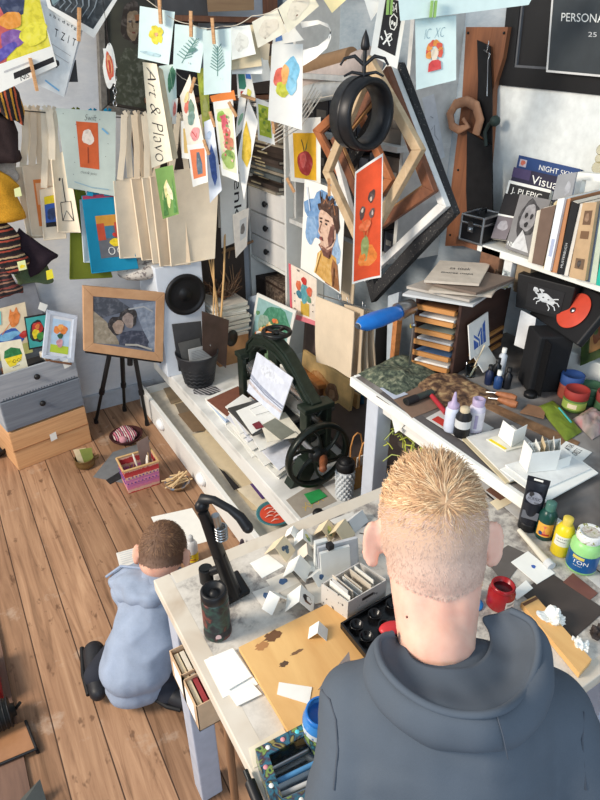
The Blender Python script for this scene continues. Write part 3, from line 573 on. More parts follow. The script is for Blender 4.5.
# magazine stack on a cardboard box
mb = MB(); p = az(228, 350, BZ); cx = Vector((1.13, 2.62, BZ)); mb.box(cx+UP*.075, (.17, .18, .15), M((176, 132, 92), .8)); mb.box(cx+UP*.151, (.172, .05, .002), M((196, 160, 120)))
one(mb, 'cardboard_box', 'brown cardboard box under the stack of magazines in the far corner', 'box', bevel=.003)
rg = random.Random(4); z = BZ+.153
for i in range(13):
    h = rg.choice((.008, .012, .016, .02)); mb = MB(); cc = cx+Vector((rg.uniform(-.012, .012), rg.uniform(-.01, .01), 0)); cc.z = z+h/2
    rz = rg.uniform(-.12, .12); mb.box(cc, (.175, .21, h-.0015), M((208, 202, 190), .8, var=.1, scale=300), rz=rz); mb.box(cc+UP*(h/2-.0007), (.178, .212, .0014), rg.choice((GREYW, CARD, M((150, 140, 130)), WHITE)), rz=rz)
    if i in (2, 5, 9): mb.box(cc-UP*(h/2-.0015), (.178, .212, .0014), M((90, 84, 80)), rz=rz)
    one(mb, 'magazine', 'magazine in the stack on the cardboard box in the far corner', 'magazine', 'magazines stacked in the far corner'); z += h
mb = MB(); rg = random.Random(8)
for i in range(46):
    a = rg.uniform(0, 6.28); r0 = rg.uniform(0, .04); b = cx+Vector((0, 0, z-BZ+.004)); mb.tube([b+Vector((r0*math.cos(a), r0*math.sin(a), 0)), b+Vector((.07*math.cos(a), .06*math.sin(a), rg.uniform(.02, .08))), b+Vector((.1*math.cos(a+.4), .09*math.sin(a+.4), rg.uniform(.03, .14)))], [.004, .006, .002], rg.choice((BRN, M((86, 66, 52)), M((140, 110, 84)))), 5, flat=.4)
one(mb, 'dried_flowers', 'bunch of brown dried leaves on the magazine stack', 'dried plant')
for i, (a, b, th) in enumerate((((207, 250), (222, 335), .004), ((210, 246), (217, 330), .003), ((225, 225), (221, 318), .005), ((213, 240), (213, 320), .003))):
    mb = MB(); A_ = ay(*a, 2.62); B_ = ay(*b, 2.46); mb.tube([A_, lerp(A_, B_, .5)+Vector((.006, 0, .004)), B_], th, M((206, 166, 112)), 6); one(mb, 'wooden_stick', 'thin bamboo stick leaning beside the loudspeaker', 'stick', 'bamboo sticks beside the loudspeaker')
# sign with sideways lettering
stand('sign_board', 'white board with big black letters reading sideways, behind the prints', 'sign', Q(ay, 2.60, (219, 165), (247, 160), (246, 238), (222, 248)), WHITE, [('t', 'Benke', .52, .02, .8, .82, INK, 1)], th=.006)
stand('sign_board', 'narrow pale board hanging low beside the drawers with a small grey picture', 'sign', Q(ay, 2.56, (233, 215), (249, 208), (247, 246), (236, 258)), M((226, 220, 210)), [('r', .4, .2, .85, .7, GREYW), ('b', .6, .45, .15, .14, M((120, 116, 112)))], th=.004)
stand('sign_board', 'thin pale wooden slat beside the sideways lettering', 'sign', Q(ay, 2.64, (217, 165), (224, 165), (228, 225), (219, 228)), M((206, 196, 180)), th=.006)
mb = MB(); A_ = ax(220, 254, 1.22); B_ = ax(253, 241, 1.34); mb.tube([A_, lerp(A_, B_, .3)+UP*.006, lerp(A_, B_, .6)-UP*.004, B_], [.004, .009, .008, .006], M((150, 118, 88)), 8); mb.tube([lerp(A_, B_, .3), lerp(A_, B_, .25)-UP*.04], .004, M((150, 118, 88)), 6); one(mb, 'driftwood_branch', 'knobbly wooden branch sticking out beside the white drawers', 'branch')

# ================================================================ white drawer cabinet in the corner
CX = 1.40; t = thing('drawer_cabinet', 'narrow white cabinet with three drawers and black knobs in the corner', 'cabinet', (1.5, 2.65, BZ))
ya, yb = 2.455, 2.86
mb = MB(); mb.box((1.508, ya+.008, .86), (.215, .016, 1.2), WHITE); mb.box((1.508, yb-.008, .86), (.215, .016, 1.2), WHITE)
for zz in (.70, 1.062, .40, 1.43): mb.box((1.508, (ya+yb)/2, zz), (.21, yb-ya-.034, .014), WHITE)
mb.box((1.61, (ya+yb)/2, .86), (.008, yb-ya-.03, 1.19), M((120, 112, 104))); mb.build('body', t)
for i in range(3):
    zc = .765+i*.117; mb = MB(); mb.box((CX+.02, (ya+yb)/2, zc), (.03, yb-ya-.040, .109), M((228, 226, 222), .5, var=.03)); d = mb.build('drawer', t, bevel=.002)
    mb = MB(); mb.lathe([(.005, 0), (.006, .008), (.014, .012), (.016, .018), (.011, .024), (0, .025)], (CX+.005, (ya+yb)/2-.01, zc+.004), BLACK, 16, mt=Matrix.Rotation(R(-90), 3, 'Y')); mb.build('knob', d)
rg = random.Random(2); z = 1.07
for i in range(15):
    h = rg.choice((.014, .018, .022, .028)); 
    if z+h > 1.415: break
    mb = MB(); xx = CX+rg.uniform(-.03, .02); c_ = rg.choice(((110, 92, 78), (70, 60, 54), (150, 140, 124), (90, 96, 96), (176, 160, 140), (60, 50, 44), (130, 110, 90)))
    yy = (ya+yb)/2+rg.uniform(-.02, .02); mb.box((xx+.09, yy, z+h/2), (.17, .33, h-.007), M((200, 190, 170), .8, var=.1, scale=300))
    for s_ in (0, 1): mb.box((xx+.088, yy, z+.0025+s_*(h-.0055)), (.176, .334, .0035), M(c_, .6))
    mb.box((xx+.001, yy, z+h/2), (.004, .334, h-.006), M(c_, .6)); mb.box((xx-.0012, yy+.05, z+h/2), (.001, .1, h*.3), M((190, 176, 140)))
    one(mb, 'book', 'old book lying in the stack above the white drawers', 'book', 'books lying above the white drawers'); z += h
rg = random.Random(5); mb = MB(); mb.box((1.50, 2.60, .52), (.17, .22, .20), MOTTLE([(60, 48, 42), (104, 88, 76), (150, 132, 112)], 60, .8)); mb.box((1.412, 2.60, .60), (.006, .2, .012), M((60, 44, 36))); one(mb, 'wicker_case', 'brown woven case in the gap under the white drawers', 'case', bevel=.01)
mb = MB(); mb.box((1.50, 2.78, .50), (.16, .11, .18), M((52, 40, 36))); one(mb, 'dark_box', 'dark box beside the woven case under the white drawers', 'box', bevel=.004)
# dark shelf behind the prints, up in the corner
t = thing('wall_shelf', 'brown wooden shelf high in the back corner behind the prints', 'shelf', (1.2, 2.8, 1.3))
PB = WOOD((118, 78, 54), (88, 56, 40), (20, 20, 2)); DK = M((50, 44, 42))
mb = MB(); a = ay(192, 30, 2.74); mb.box((a.x, 2.80, 1.72), (.035, .05, .9), PB); mb.build('post', t)
mb = MB(); mb.box((1.56, 2.86, 1.88), (.05, .05, .6), PB); mb.build('post', t)
for zz in (1.46, 1.76): mb = MB(); mb.box((1.25, 2.81, zz), (.68, .17, .02), PB); mb.build('board', t)
mb = MB(); mb.sheet(Q(ay, 2.70, (206, -12), (254, -14), (254, 10), (208, 12)), WOOD((150, 122, 90), (128, 100, 74))); one(mb, 'wooden_board', 'brown panel at the very top behind the hanging prints', 'panel')
mb = MB(); mb.box((1.10, 2.80, 1.87), (.2, .12, .2), M((70, 70, 72))); mb.box((1.10, 2.739, 1.87), (.19, .004, .03), M((130, 130, 130))); one(mb, 'storage_box', 'grey box on the brown corner shelf', 'box', bevel=.004)
mb = MB(); mb.box((1.40, 2.79, 1.57), (.26, .13, .19), M((60, 50, 46))); mb.box((1.40, 2.724, 1.6), (.2, .004, .05), M((150, 130, 100))); one(mb, 'storage_box', 'dark box with a tan strip on the brown corner shelf', 'box', bevel=.004)
mb = MB(); mb.box((1.06, 2.80, 1.56), (.15, .12, .17), M((44, 42, 44))); one(mb, 'storage_box', 'small black box on the brown corner shelf', 'box', bevel=.004)
mb = MB(); mb.box((1.1, 2.85, 1.10), (.5, .06, .66), M((74, 64, 58))); one(mb, 'dark_board_or_gap', 'tall dark backing that fills the dark gap behind the bags', 'board')  # stands in for the dark gap between the bags and the cabinet
bpy.data.objects['dark_board_or_gap.001'].location.z = BZ; bpy.data.objects['dark_board_or_gap.001'].scale.z = (1.43-BZ)/.66

# ================================================================ pictures leaning behind the press
FLW = [('r', .06, .05, .94, .95, M((150, 190, 190))), ('b', .6, .3, .34, .24, M((70, 140, 110))), ('b', .3, .4, .14, .14, M((150, 176, 160))), ('b', .75, .55, .14, .2, M((110, 160, 140)))]+[('b', .12+.55*((i*7) % 13)/13, .28+.45*((i*5) % 11)/11, .05, .035, (M((90, 140, 90)), M((226, 170, 90)), M((236, 120, 70)), M((240, 214, 150)), M((70, 110, 80)))[i % 5]) for i in range(26)]+[('b', .3, .62, .05, .04, ORG_), ('b', .42, .5, .1, .07, ORG_), ('b', .56, .48, .1, .07, M((236, 150, 100))), ('b', .36, .72, .13, .1, M((236, 150, 50))), ('b', .62, .62, .12, .07, M((226, 140, 120))), ('b', .5, .85, .3, .12, M((96, 130, 96))), ('b', .5, .62, .07, .05, YEL), ('b', .28, .58, .07, .05, WHITE)]
stand('watercolour_painting', 'watercolour of orange flowers on green leaning behind the cast iron press', 'painting', Q(ax, 1.25, (257, 293), (296, 311), (284, 368), (247, 352)), WHITE, FLW, th=.006)
stand('stretched_canvas', 'pale narrow board leaning just left of the flower watercolour', 'board', Q(ax, 1.27, (248, 297), (257, 295), (250, 350), (242, 345)), M((176, 190, 206)), th=.01)
for i, (pts, x, m, art, lb) in enumerate((
  (((305, 318), (330, 326), (326, 405), (300, 388)), 1.40, M((128, 112, 106)), [('r', .1, .05, .5, .9, M((116, 100, 96)))], 'grey brown panel leaning behind the arch of the press'),
  (((322, 322), (342, 328), (340, 400), (322, 392)), 1.46, M((220, 196, 150)), [('b', .5, .4, .3, .3, M((206, 150, 90)))], 'cream and ochre canvas standing behind the grey brown panel'),
  (((303, 350), (353, 384), (347, 425), (299, 402)), 1.34, M((226, 190, 128)), [('b', .4, .5, .3, .3, M((196, 140, 80))), ('b', .66, .45, .12, .2, M((128, 92, 64))), ('b', .66, .5, .06, .12, M((170, 130, 96)))], 'low ochre painting with a round brown shape behind the press'),
  (((340, 385), (362, 396), (358, 446), (338, 432)), 1.42, M((40, 84, 112)), [('b', .4, .5, .25, .3, M((30, 56, 90))), ('b', .7, .3, .2, .2, M((90, 130, 140)))], 'dark blue canvas leaning below the hanging cloths'),
  (((352, 392), (358, 395), (353, 448), (347, 444)), 1.38, M((196, 160, 110)), [], 'narrow raw wooden slat in front of the blue canvas'))):
    stand('canvas', lb, 'canvas', Q(ax, x, *pts), m, art, th=.014, group='canvases leaning behind the press')
mb = MB(); mb.slab((1.16, 1.40, BZ+.001), (.40, 0, 0), (0, .50, 0), (0, 0, .02), M((84, 72, 68), .5)); one(mb, 'dark_board_or_gap', 'large dark brown board lying on the plan chest behind the flywheel', 'board', bevel=.002)
mb = MB(); a = Vector((1.30, 2.0, BZ+.05)); mb.slab(a, (.22, -.02, 0), (.02, .22, 0), (0, 0, .02), WOOD((196, 130, 70), (150, 96, 50))); mb.slab(a+Vector((.02, .02, -.05)), (.18, 0, 0), (0, .18, 0), (0, 0, .049), M((110, 74, 48))); one(mb, 'wooden_box', 'orange brown wooden box behind the arch of the press', 'box', bevel=.003)

# ================================================================ cast iron table press
t = thing('printing_press', 'dark green cast iron table press with a top handwheel and a big flywheel', 'press', (1.0, 1.75, BZ))
X0 = 1.03; yN, yF = 1.60, 2.13; ZT = .64
def ibar(mb, path, w_, d_, m):   # rectangular section along a path lying in the plane x = const
    path = [Vector(p) for p in path]; n = len(path); vs = []
    for i in range(n):
        d = (path[min(i+1, n-1)]-path[max(0, i-1)]).normalized(); nrm = Vector((0, -d.z, d.y))
        k = w_[i] if isinstance(w_, list) else w_
        for a, b in ((-1, -1), (1, -1), (1, 1), (-1, 1)): vs.append(path[i]+nrm*(k/2*b)+Vector((d_/2*a, 0, 0)))
    fs = [(i*4+j, i*4+(j+1) % 4, (i+1)*4+(j+1) % 4, (i+1)*4+j) for i in range(n-1) for j in range(4)]+[(3, 2, 1, 0), (4*n-4, 4*n-3, 4*n-2, 4*n-1)]
    mb.add(vs, fs, m)
mb = MB()
pth = [(X0, yF+.02, .50)]+[(X0, yF-.02-.20*math.sin(R(90)*k/6)*.95, .50+.12*(1-math.cos(R(90)*k/6))**.8) for k in range(1, 7)]
arcpts = [Vector((X0, yF, .48)), Vector((X0, yF-.02, .55)), Vector((X0, yF-.08, .605)), Vector((X0, yF-.17, .635)), Vector((X0, yF-.26, .64)), Vector((X0, yF-.33, .625)), Vector((X0, yF-.40, .59)), Vector((X0, yF-.47, .545)), Vector((X0, yN, .51))]
ibar(mb, arcpts, [.05, .05, .052, .06, .065, .06, .05, .045, .045], .045, IRON)
ibar(mb, [p+Vector((-.024, 0, .018)) for p in arcpts], .010, .012, IRON); ibar(mb, [p+Vector((-.024, 0, -.018)) for p in arcpts], .010, .012, IRON)
# two end frames with an open middle
for yy in (yN, yF):
    for xx in (X0-.045, X0+.045): mb.box((xx, yy, (BZ+.52)/2), (.022, .05, .52-BZ), IRON)
    mb.box((X0, yy, .515), (.13, .06, .022), IRON); mb.box((X0, yy, BZ+.012), (.16, .08, .024), IRON); mb.box((X0, yy, .40), (.09, .04, .016), IRON); mb.tube([(X0-.04, yy, .41), (X0+.04, yy, .50)], .008, IRON, 6)
mb.box((X0, yF-.24, .60), (.05, .07, .05), IRON); mb.build('frame', t, bevel=.004)
mb = MB(); pw = Vector((X0, yF-.24, 0)); mb.tube([pw+UP*.42, pw+UP*.705], .010, DARKM, 12); mb.tube([pw+UP*.655, pw+UP*.675], .016, IRON, 12); mb.build('screw', t)
mb = MB(); hc = pw+UP*.70; mb.tube([hc+Vector((.052*math.cos(a), .052*math.sin(a), 0)) for a in [2*math.pi*i/28 for i in range(29)]], .009, DARKM, 8, cap=False)
for k in range(4): a = k*math.pi/2+.4; mb.tube([hc, hc+Vector((.05*math.cos(a), .05*math.sin(a), 0))], .007, DARKM, 6)
mb.ball(hc, (.017, .017, .010), DARKM); mb.build('handwheel', t)
mb = MB(); mb.tube([(X0, yN+.03, .455), (X0, yF-.03, .455)], .038, M((188, 190, 192), .25, .9, .06), 28); mb.tube([(X0, yN-.03, .455), (X0, yF+.03, .455)], .012, STEEL, 12); mb.build('roller', t)
mb = MB(); mb.tube([(X0, yN+.03, .365), (X0, yF-.03, .365)], .034, M((110, 112, 114), .3, .9, .06), 28); mb.build('roller', t)
mb = MB(); mb.box((X0-.035, yN+.20, .407), (.37, .22, .012), M((92, 92, 90), .4, .6)); mb.build('bed', t, bevel=.002)
wc = Vector((X0-.078, 1.46, .405)); mb = MB(); rr = .128; rt = Matrix.Rotation(R(90), 3, 'X')
mb.lathe([(rr-.014, -.013), (rr, -.013), (rr, .013), (rr-.014, .013), (rr-.018, 0), (rr-.014, -.013)], wc, M((30, 36, 32), .3, .3, .2), 48, mt=rt)
mb.lathe([(0, -.016), (.03, -.016), (.034, 0), (.03, .018), (.014, .024), (0, .024)], wc, DARKM, 20, mt=rt)
for k in range(6):
    a0 = k*math.pi/3+.2; pts = [wc+Vector((math.cos(a0+.5*s_)*(.028+.085*s_), 0, math.sin(a0+.5*s_)*(.028+.085*s_))) for s_ in (0, .33, .66, 1)]
    mb.tube(pts, [.012, .009, .008, .010], M((34, 40, 36), .35, .3, .2), 8, flat=.6)
wl = mb.build('flywheel', t)
mb = MB(); mb.tube([wc, (wc.x, yN+.02, wc.z)], .012, STEEL, 12); mb.build('axle', t)
h0 = wc+Vector((-.005, -.02, .005)); mb = MB(); hp = wc+Vector((.012, -.018, .0)); mb.lathe([(.006, 0), (.013, .006), (.015, .03), (.012, .075), (.014, .085), (.010, .094), (0, .096)], hp, WOOD((150, 88, 52), (116, 66, 40)), 16, mt=Vector((-.55, -.80, .12)).to_track_quat('Z', 'Y').to_matrix()); mb.build('handle', wl)
mb = MB(); mb.slab((X0-.17, yN-.10, BZ), (.08, 0, 0), (0, .05, 0), (.06, 0, .10), IRON); mb.build('foot', t, bevel=.003)

# papers on and around the press
stand('watercolour_painting', 'pale blue landscape watercolour leaning on the press roller', 'painting', [ax(257, 352, .99), ax(293, 378, .99), az(279, 420, .418), az(247, 391, .418)], WHITE,
  [('r', .0, .0, 1, 1, M((206, 212, 226))), ('p', [(0, .55), (.3, .62), (.7, .66), (1, .66), (1, .7), (.6, .72), (.3, .70), (0, .62)], M((150, 158, 178))), ('p', [(0, .72), (.4, .8), (1, .78), (1, .84), (.5, .88), (0, .8)], M((196, 188, 190))), ('b', .5, .25, .35, .12, M((214, 220, 232))), ('s', [(0, .66), (.5, .74), (1, .74)], .004, M((120, 128, 150)))], th=.003)
g = 'papers on the press bed'
flat('paper_sheet', 'white sheet under the cards on the press bed', 'paper', .4150, ((236, 411), (268, 398), (285, 414), (252, 434)), WHITE, group=g)
flat('paper_sheet', 'thin sheet with dark outline on the press bed', 'paper', .4165, ((249, 409), (263, 403), (271, 412), (256, 416)), WHITE, [('s', [(.05, .1), (.95, .1), (.95, .9), (.05, .9)], .002, INK)], group=g)
flat('paper_sheet', 'cream card carrying a grey green rectangle on the press bed', 'paper', .4165, ((261, 425), (285, 412), (304, 436), (267, 442)), M((230, 224, 206)), group=g)
flat('paper_card', 'grey green rectangular card on the press bed', 'card', .4185, ((262, 425), (275, 418), (295, 432), (281, 440)), M((126, 128, 116)), group=g)
flat('paper_card', 'small dark red card on the press bed', 'card', .4185, ((252, 424), (259, 421), (264, 427), (256, 429)), M((120, 40, 50)), group=g)
zb = BZ+.001
for i, (z, pts, m, lb) in enumerate(((zb, ((206, 402), (240, 388), (262, 408), (226, 426)), WHITE, 'white sheet at the bottom of the pile under the brown sheet'), (zb+.012, ((206, 401), (238, 387), (260, 405), (226, 423)), M((176, 196, 222)), 'pale blue folder in the pile under the brown sheet'), (zb+.028, ((205, 400), (238, 386), (259, 403), (226, 419)), WHITE, 'white pad in the pile under the brown sheet'))):
    q = Q(az, z, *pts); mb = MB(); mb.prism(q, (0, 0, .010), m); one(mb, 'paper_pad', lb, 'paper', 'pile under the brown sheet')
flat('brown_sheet', 'reddish brown sheet lying on top of a pile on the plan chest', 'board', zb+.043, ((207, 400), (238, 386), (260, 402), (227, 416)), M((128, 82, 66), .6), th=.003)
rg = random.Random(11)
base = [az(226, 430, BZ), az(248, 416, BZ), az(306, 466, BZ), az(282, 488, BZ)]
cb = sum(base, Vector())/4; eu = (base[3]-base[0]); ev = (base[1]-base[0])
for i in range(24):
    z = BZ+.002+i*.0052; s0 = rg.uniform(0, .55) if i > 3 else 0; l = rg.uniform(.38, .46) if i > 3 else .9
    o_ = base[0]+eu*(s0)+ev*rg.uniform(-.05, .15); o_.z = z; a = rg.uniform(-.22, .22); u = eu*l; v = ev*rg.uniform(.8, 1.05)
    rt_ = Matrix.Rotation(a, 3, 'Z'); u = rt_ @ u; v = rt_ @ v; mb = MB(); mb.prism([o_, o_+u, o_+u+v, o_+v], (0, 0, .004), rg.choice((WHITE, M((218, 222, 232)), M((226, 228, 234)), WHITE)))
    one(mb, 'paper_bundle', 'loose white sheets in the big untidy pile before the press', 'paper', 'untidy paper pile before the press')
mb = MB(); q = Q(az, zb, (188, 391), (205, 383), (232, 392), (200, 397)); c = sum(q, Vector())/4
mb.sheet(q, M((214, 214, 214)), [('p', [(.0, .5), (.2, .1), (.6, .0), (1, .4), (.8, .9), (.3, 1)], M((70, 70, 74)))]+[('s', [(.15+.13*i, .15), (.1+.14*i, .85)], .005, M((190, 190, 192))) for i in range(6)]); one(mb, 'ink_print', 'leaf-shaped black and white print lying beside the black basket', 'print')
flat('grey_board', 'grey card with gold scribble lying at the near end of the plan chest', 'card', zb, ((286, 500), (318, 480), (337, 501), (301, 518)), M((160, 152, 140)), [('s', [(.2+.07*i, .62+.12*math.sin(i*2.2)) for i in range(10)], .003, M((206, 176, 80))), ('s', [(.2+.06*i, .72+.1*math.cos(i*2.0)) for i in range(10)], .003, M((206, 176, 80)))], th=.003)
flat('green_card', 'small bright green card on the grey card', 'card', zb+.004, ((304, 494), (319, 489), (327, 496), (311, 504)), M((44, 150, 80)))
# tumbler, paper carrier, black strap
c = Vector((1.005, 1.365, BZ)); t = thing('tumbler', 'white quilted drinking tumbler with black lid beside the flywheel', 'tumbler', c)
mb = MB(); mb.lathe([(0, 0), (.026, 0), (.028, .004), (.032, .125), (.031, .128), (0, .128)], c, M((206, 212, 216), .5), 24)
for k in range(9):
    for i in range(12):
        a = 2*math.pi*(i+.5*(k % 2))/12; r = .0282+.0036*k/9; mb.ball(c+Vector((r*math.cos(a), r*math.sin(a), .012+.0125*k)), (.0058, .0058, .0075), M((206, 212, 216), .5), n=6, k=4)
mb.build('cup', t); mb = MB(); mb.lathe([(.033, .126), (.034, .13), (.033, .155), (.027, .160), (.024, .157), (.02, .157), (.019, .165), (0, .166)], c, BLACK, 24); mb.build('lid', t)
c = Vector((1.10, 1.405, BZ)); t = thing('paper_carrier_bag', 'small brown paper bag with string handles beside the tumbler', 'bag', c); KR = M((196, 146, 88), .8)
mb = MB(); w_, d_, h_ = .10, .055, .10
for o_, u, v in (((-w_/2, -d_/2, 0), (w_, 0, 0), (0, .0015, 0)), ((-w_/2, d_/2, 0), (w_, 0, 0), (0, .0015, 0)), ((-w_/2, -d_/2, 0), (.0015, 0, 0), (0, d_, 0)), ((w_/2, -d_/2, 0), (.0015, 0, 0), (0, d_, 0))): mb.slab(c+Vector(o_), u, v, (0, 0, h_), KR)
mb.slab(c+Vector((-w_/2, -d_/2, 0)), (w_, 0, 0), (0, d_, 0), (0, 0, .002), KR); mb.build('body', t)
for yy in (-d_/2, d_/2):
    mb = MB(); mb.tube([c+Vector((-.025, yy, h_-.01)), c+Vector((-.026, yy, h_+.05)), c+Vector((-.015, yy, h_+.095)), c+Vector((0, yy, h_+.105)), c+Vector((.015, yy, h_+.095)), c+Vector((.026, yy, h_+.05)), c+Vector((.025, yy, h_-.01))], .003, M((214, 150, 84)), 6); mb.build('handle', t)
mb = MB(); mb.slab(c+Vector((-.03, -.012, .01)), (.05, .004, 0), (0, .003, 0), (.01, .004, .115), WHITE); one(mb, 'folded_paper', 'white folded paper inside the brown paper bag', 'paper')
mb = MB(); pts = [az(318, 514, BZ+.012), az(332, 511, BZ+.012), az(350, 506, BZ+.014), az(366, 500, BZ+.012), az(380, 494, BZ+.012)]; mb.tube(pts, [.012, .010, .008, .010, .012], BLACK, 10, flat=.5); mb.ball(pts[0]+UP*.006, (.02, .018, .014), BLACK); mb.ball(pts[-1]+UP*.006, (.016, .016, .014), BLACK); one(mb, 'black_strap', 'black tool handle lying on the near edge of the plan chest', 'tool')
# ================================================================ washing lines with prints
def vq(f, *pts): return Q(av, f, *pts)
def line(name, label, pts, r=.0012):
    mb = MB(); out = []
    for i in range(len(pts)-1):
        for k in range(6): out.append(lerp(pts[i], pts[i+1], k/6)-UP*(.010*math.sin(math.pi*k/6)))
    out.append(Vector(pts[-1])); mb.tube(out, r, M((196, 188, 172)), 6); return one(mb, name, label, 'line', 'strings across the room')
line('string_line', 'string carrying the front row of cards across the room', [av(120, -30, 2.28), av(158, 8, 2.25), av(190, 24, 2.22), av(222, 26, 2.18), av(252, 16, 2.12), av(290, 0, 2.05), av(330, -10, 1.98), av(390, -6, 1.88), av(440, -2, 1.78), av(560, -30, 1.65)])
line('string_line', 'string carrying the tall prints behind the front row', [av(150, 40, 2.45), av(182, 78, 2.42), av(240, 96, 2.38), av(262, 100, 2.36), av(330, 96, 2.20), av(400, 66, 2.02)])
MINTC = M((206, 226, 224), .8, var=.04); LEAF = M((112, 150, 140)); LEAF2 = M((84, 128, 120))
def petals(cu, cv, ru, rv, m, n=5, l0=.5):
    return [('b', cu+ru*math.cos(2*math.pi*i/n+l0), cv+rv*math.sin(2*math.pi*i/n+l0), ru*.75, rv*.75, m, 0, i) for i in range(n)]
def sprig(cu, v0, v1, w_, m, n=8, lean=0):
    e = [('s', [(cu, v1), (cu+lean*.5, (v0+v1)/2), (cu+lean, v0)], .0022, m)]
    for i in range(n):
        t_ = i/n; y = v1-(v1-v0)*(.18+.8*t_); x = cu+lean*(v1-y)/(v1-v0); k = w_*(1-.55*t_)
        for s_ in (-1, 1): e.append(('s', [(x, y), (x+s_*k*.6, y-.05), (x+s_*k, y-.085)], .0024, m if i % 2 else LEAF))
    return e
G1 = 'cards on the front string'
def card(f, q, label, m=WHITE, art=(), curl=.004, g=G1, name='art_card', **kw): return hangsheet(name, label, 'card', vq(f, *q), m, art, g, curl=curl, **kw)
card(2.24, ((140, 6), (175, 12), (169, 65), (138, 58)), 'pale blue card with one yellow flower, leftmost of the front row', MINTC, petals(.52, .48, .13, .11, M((222, 208, 60)), 5)+[('b', .52, .47, .05, .035, M((226, 160, 120))), ('b', .4, .86, .3, .04, M((180, 208, 214)))])
card(2.21, ((175, 24), (207, 28), (200, 73), (173, 68)), 'white card with a slanting green fern, second in the front row', MINTC, sprig(.3, .25, .85, .26, LEAF2, 7, .42)+[('b', .62, .52, .14, .05, LEAF2, -.4), ('b', .55, .82, .03, .02, GREYW)])
card(2.18, ((203, 31), (232, 28), (231, 92), (204, 95)), 'white card with an upright green pine sprig', MINTC, sprig(.5, .25, .72, .26, LEAF2, 8)+[('b', .62, .76, .02, .01, GREYW)])
card(2.17, ((231, 27), (250, 25), (256, 54), (232, 60)), 'blank white card behind the buff envelope in the front row', M((226, 230, 224)), [('b', .45, .5, .3, .3, M((214, 216, 208)))])
card(2.20, ((230, 28), (257, 24), (262, 66), (231, 70)), 'blank buff paper behind the small blank white card', M((206, 192, 160)))
card(2.22, ((232, 55), (263, 58), (262, 74), (232, 74)), 'white sheet edge showing under the buff paper', M((222, 226, 224)))
card(2.10, ((252, 22), (277, 8), (287, 32), (258, 48)), 'blank tilted card with a faint round print, left of two alike', M((226, 222, 204)), [('b', .5, .5, .34, .32, M((216, 208, 190))), ('b', .3, .8, .02, .02, BRN)])
card(2.04, ((278, 8), (306, -16), (319, 6), (288, 33)), 'blank tilted card with a faint round print, right of two alike', M((230, 224, 200)), [('b', .5, .5, .34, .32, M((220, 212, 192))), ('b', .4, .7, .03, .03, BRN)])
card(1.98, ((316, -12), (348, -14), (346, 0), (332, 13)), 'buff card corner at the top edge right of the blank cards', M((232, 216, 164)))
card(1.93, ((360, -14), (386, -14), (384, 2), (371, 21)), 'white card corner hanging beside the white on black print', WHITE)
card(1.88, ((381, -12), (409, -4), (397, 69), (370, 55)), 'white card with a skull and crossbones drawn in white on black', WHITE,
  [('r', .22, .10, .86, .84, INK), ('t', 'SA', .48, .14, .68, .26, WHITE), ('s', [(.5, .44), (.48, .36), (.58, .29), (.72, .33), (.74, .42), (.68, .5), (.56, .5), (.5, .44)], .0028, WHITE), ('b', .57, .41, .04, .03, WHITE), ('b', .66, .42, .04, .03, WHITE), ('s', [(.36, .56), (.62, .74)], .004, WHITE), ('s', [(.62, .56), (.38, .76)], .004, WHITE), ('s', [(.42, .62), (.56, .57), (.66, .64), (.54, .7), (.44, .66)], .0024, WHITE), ('s', [(.26, .66), (.34, .7)], .004, WHITE)])
card(1.74, ((415, 18), (456, 15), (456, 80), (416, 90)), 'white card with letters over an orange and red icon figure', MINTC,
  [('t', '~IC  XC', .22, .16, .74, .30, M((130, 160, 170)))]+[('b', .47+.15*math.cos(a), .5+.13*math.sin(a), .07, .055, M((232, 150, 70)) if i % 2 else M((214, 90, 70)), a, i) for i, a in enumerate([math.pi*(1.0+k/5.0) for k in range(6)]+[0.3, 2.84])]+[('b', .47, .54, .085, .1, M((230, 214, 190))), ('p', [(.3, .78), (.32, .66), (.4, .62), (.56, .62), (.62, .66), (.63, .77)], M((210, 70, 70)))])
card(1.72, ((396, -24), (546, -30), (528, 5), (400, 21)), 'broad blank white sheet at the top edge over the icon card', MINTC, curl=.01, name='paper_sheet')
# prints further back on the second string
G2 = 'prints on the rear string'
PK = M((214, 96, 110)); TUL = M((110, 150, 90))
def cardb(f, q, label, m=WHITE, art=(), curl=.005, **kw): return card(f, q, label, m, art, curl, G2, **kw)
cardb(2.34, ((143, 62), (157, 64), (173, 160), (152, 168)), 'long cream strip with flowing black handwriting', M((226, 218, 196)), [('t', '~Art & Plavo', .2, .04, .75, .97, INK, 1)], name='script_banner', curl=.012)
cardb(2.36, ((157, 66), (163, 70), (178, 158), (168, 162)), 'narrow cream strip curling beside the handwriting strip', M((214, 202, 174)), name='paper_strip')
cardb(2.33, ((155, 169), (173, 165), (179, 214), (163, 219)), 'small green print of pale yellow tulips', M((118, 156, 84)), [('b', .4, .45, .14, .2, M((236, 226, 160)), .3), ('b', .62, .5, .12, .2, M((244, 238, 200)), -.2), ('b', .5, .68, .1, .14, M((236, 226, 160))), ('p', [(.1, .95), (.3, .3), (.36, .95)], M((78, 130, 64))), ('p', [(.7, .95), (.85, .25), (.92, .95)], M((86, 140, 70)))], name='art_print')
cardb(2.40, ((159, 66), (176, 64), (177, 106), (169, 122)), 'white print with one dark green leaf', MINTC, [('b', .66, .3, .26, .26, M((70, 130, 100)), .2), ('s', [(.6, .1), (.7, .55)], .002, M((150, 190, 160)))], name='art_print')
cardb(2.38, ((172, 100), (178, 98), (176, 124), (172, 124)), 'tiny white card with a red mark', WHITE, [('b', .5, .4, .3, .3, M((226, 130, 120)))], name='art_print')
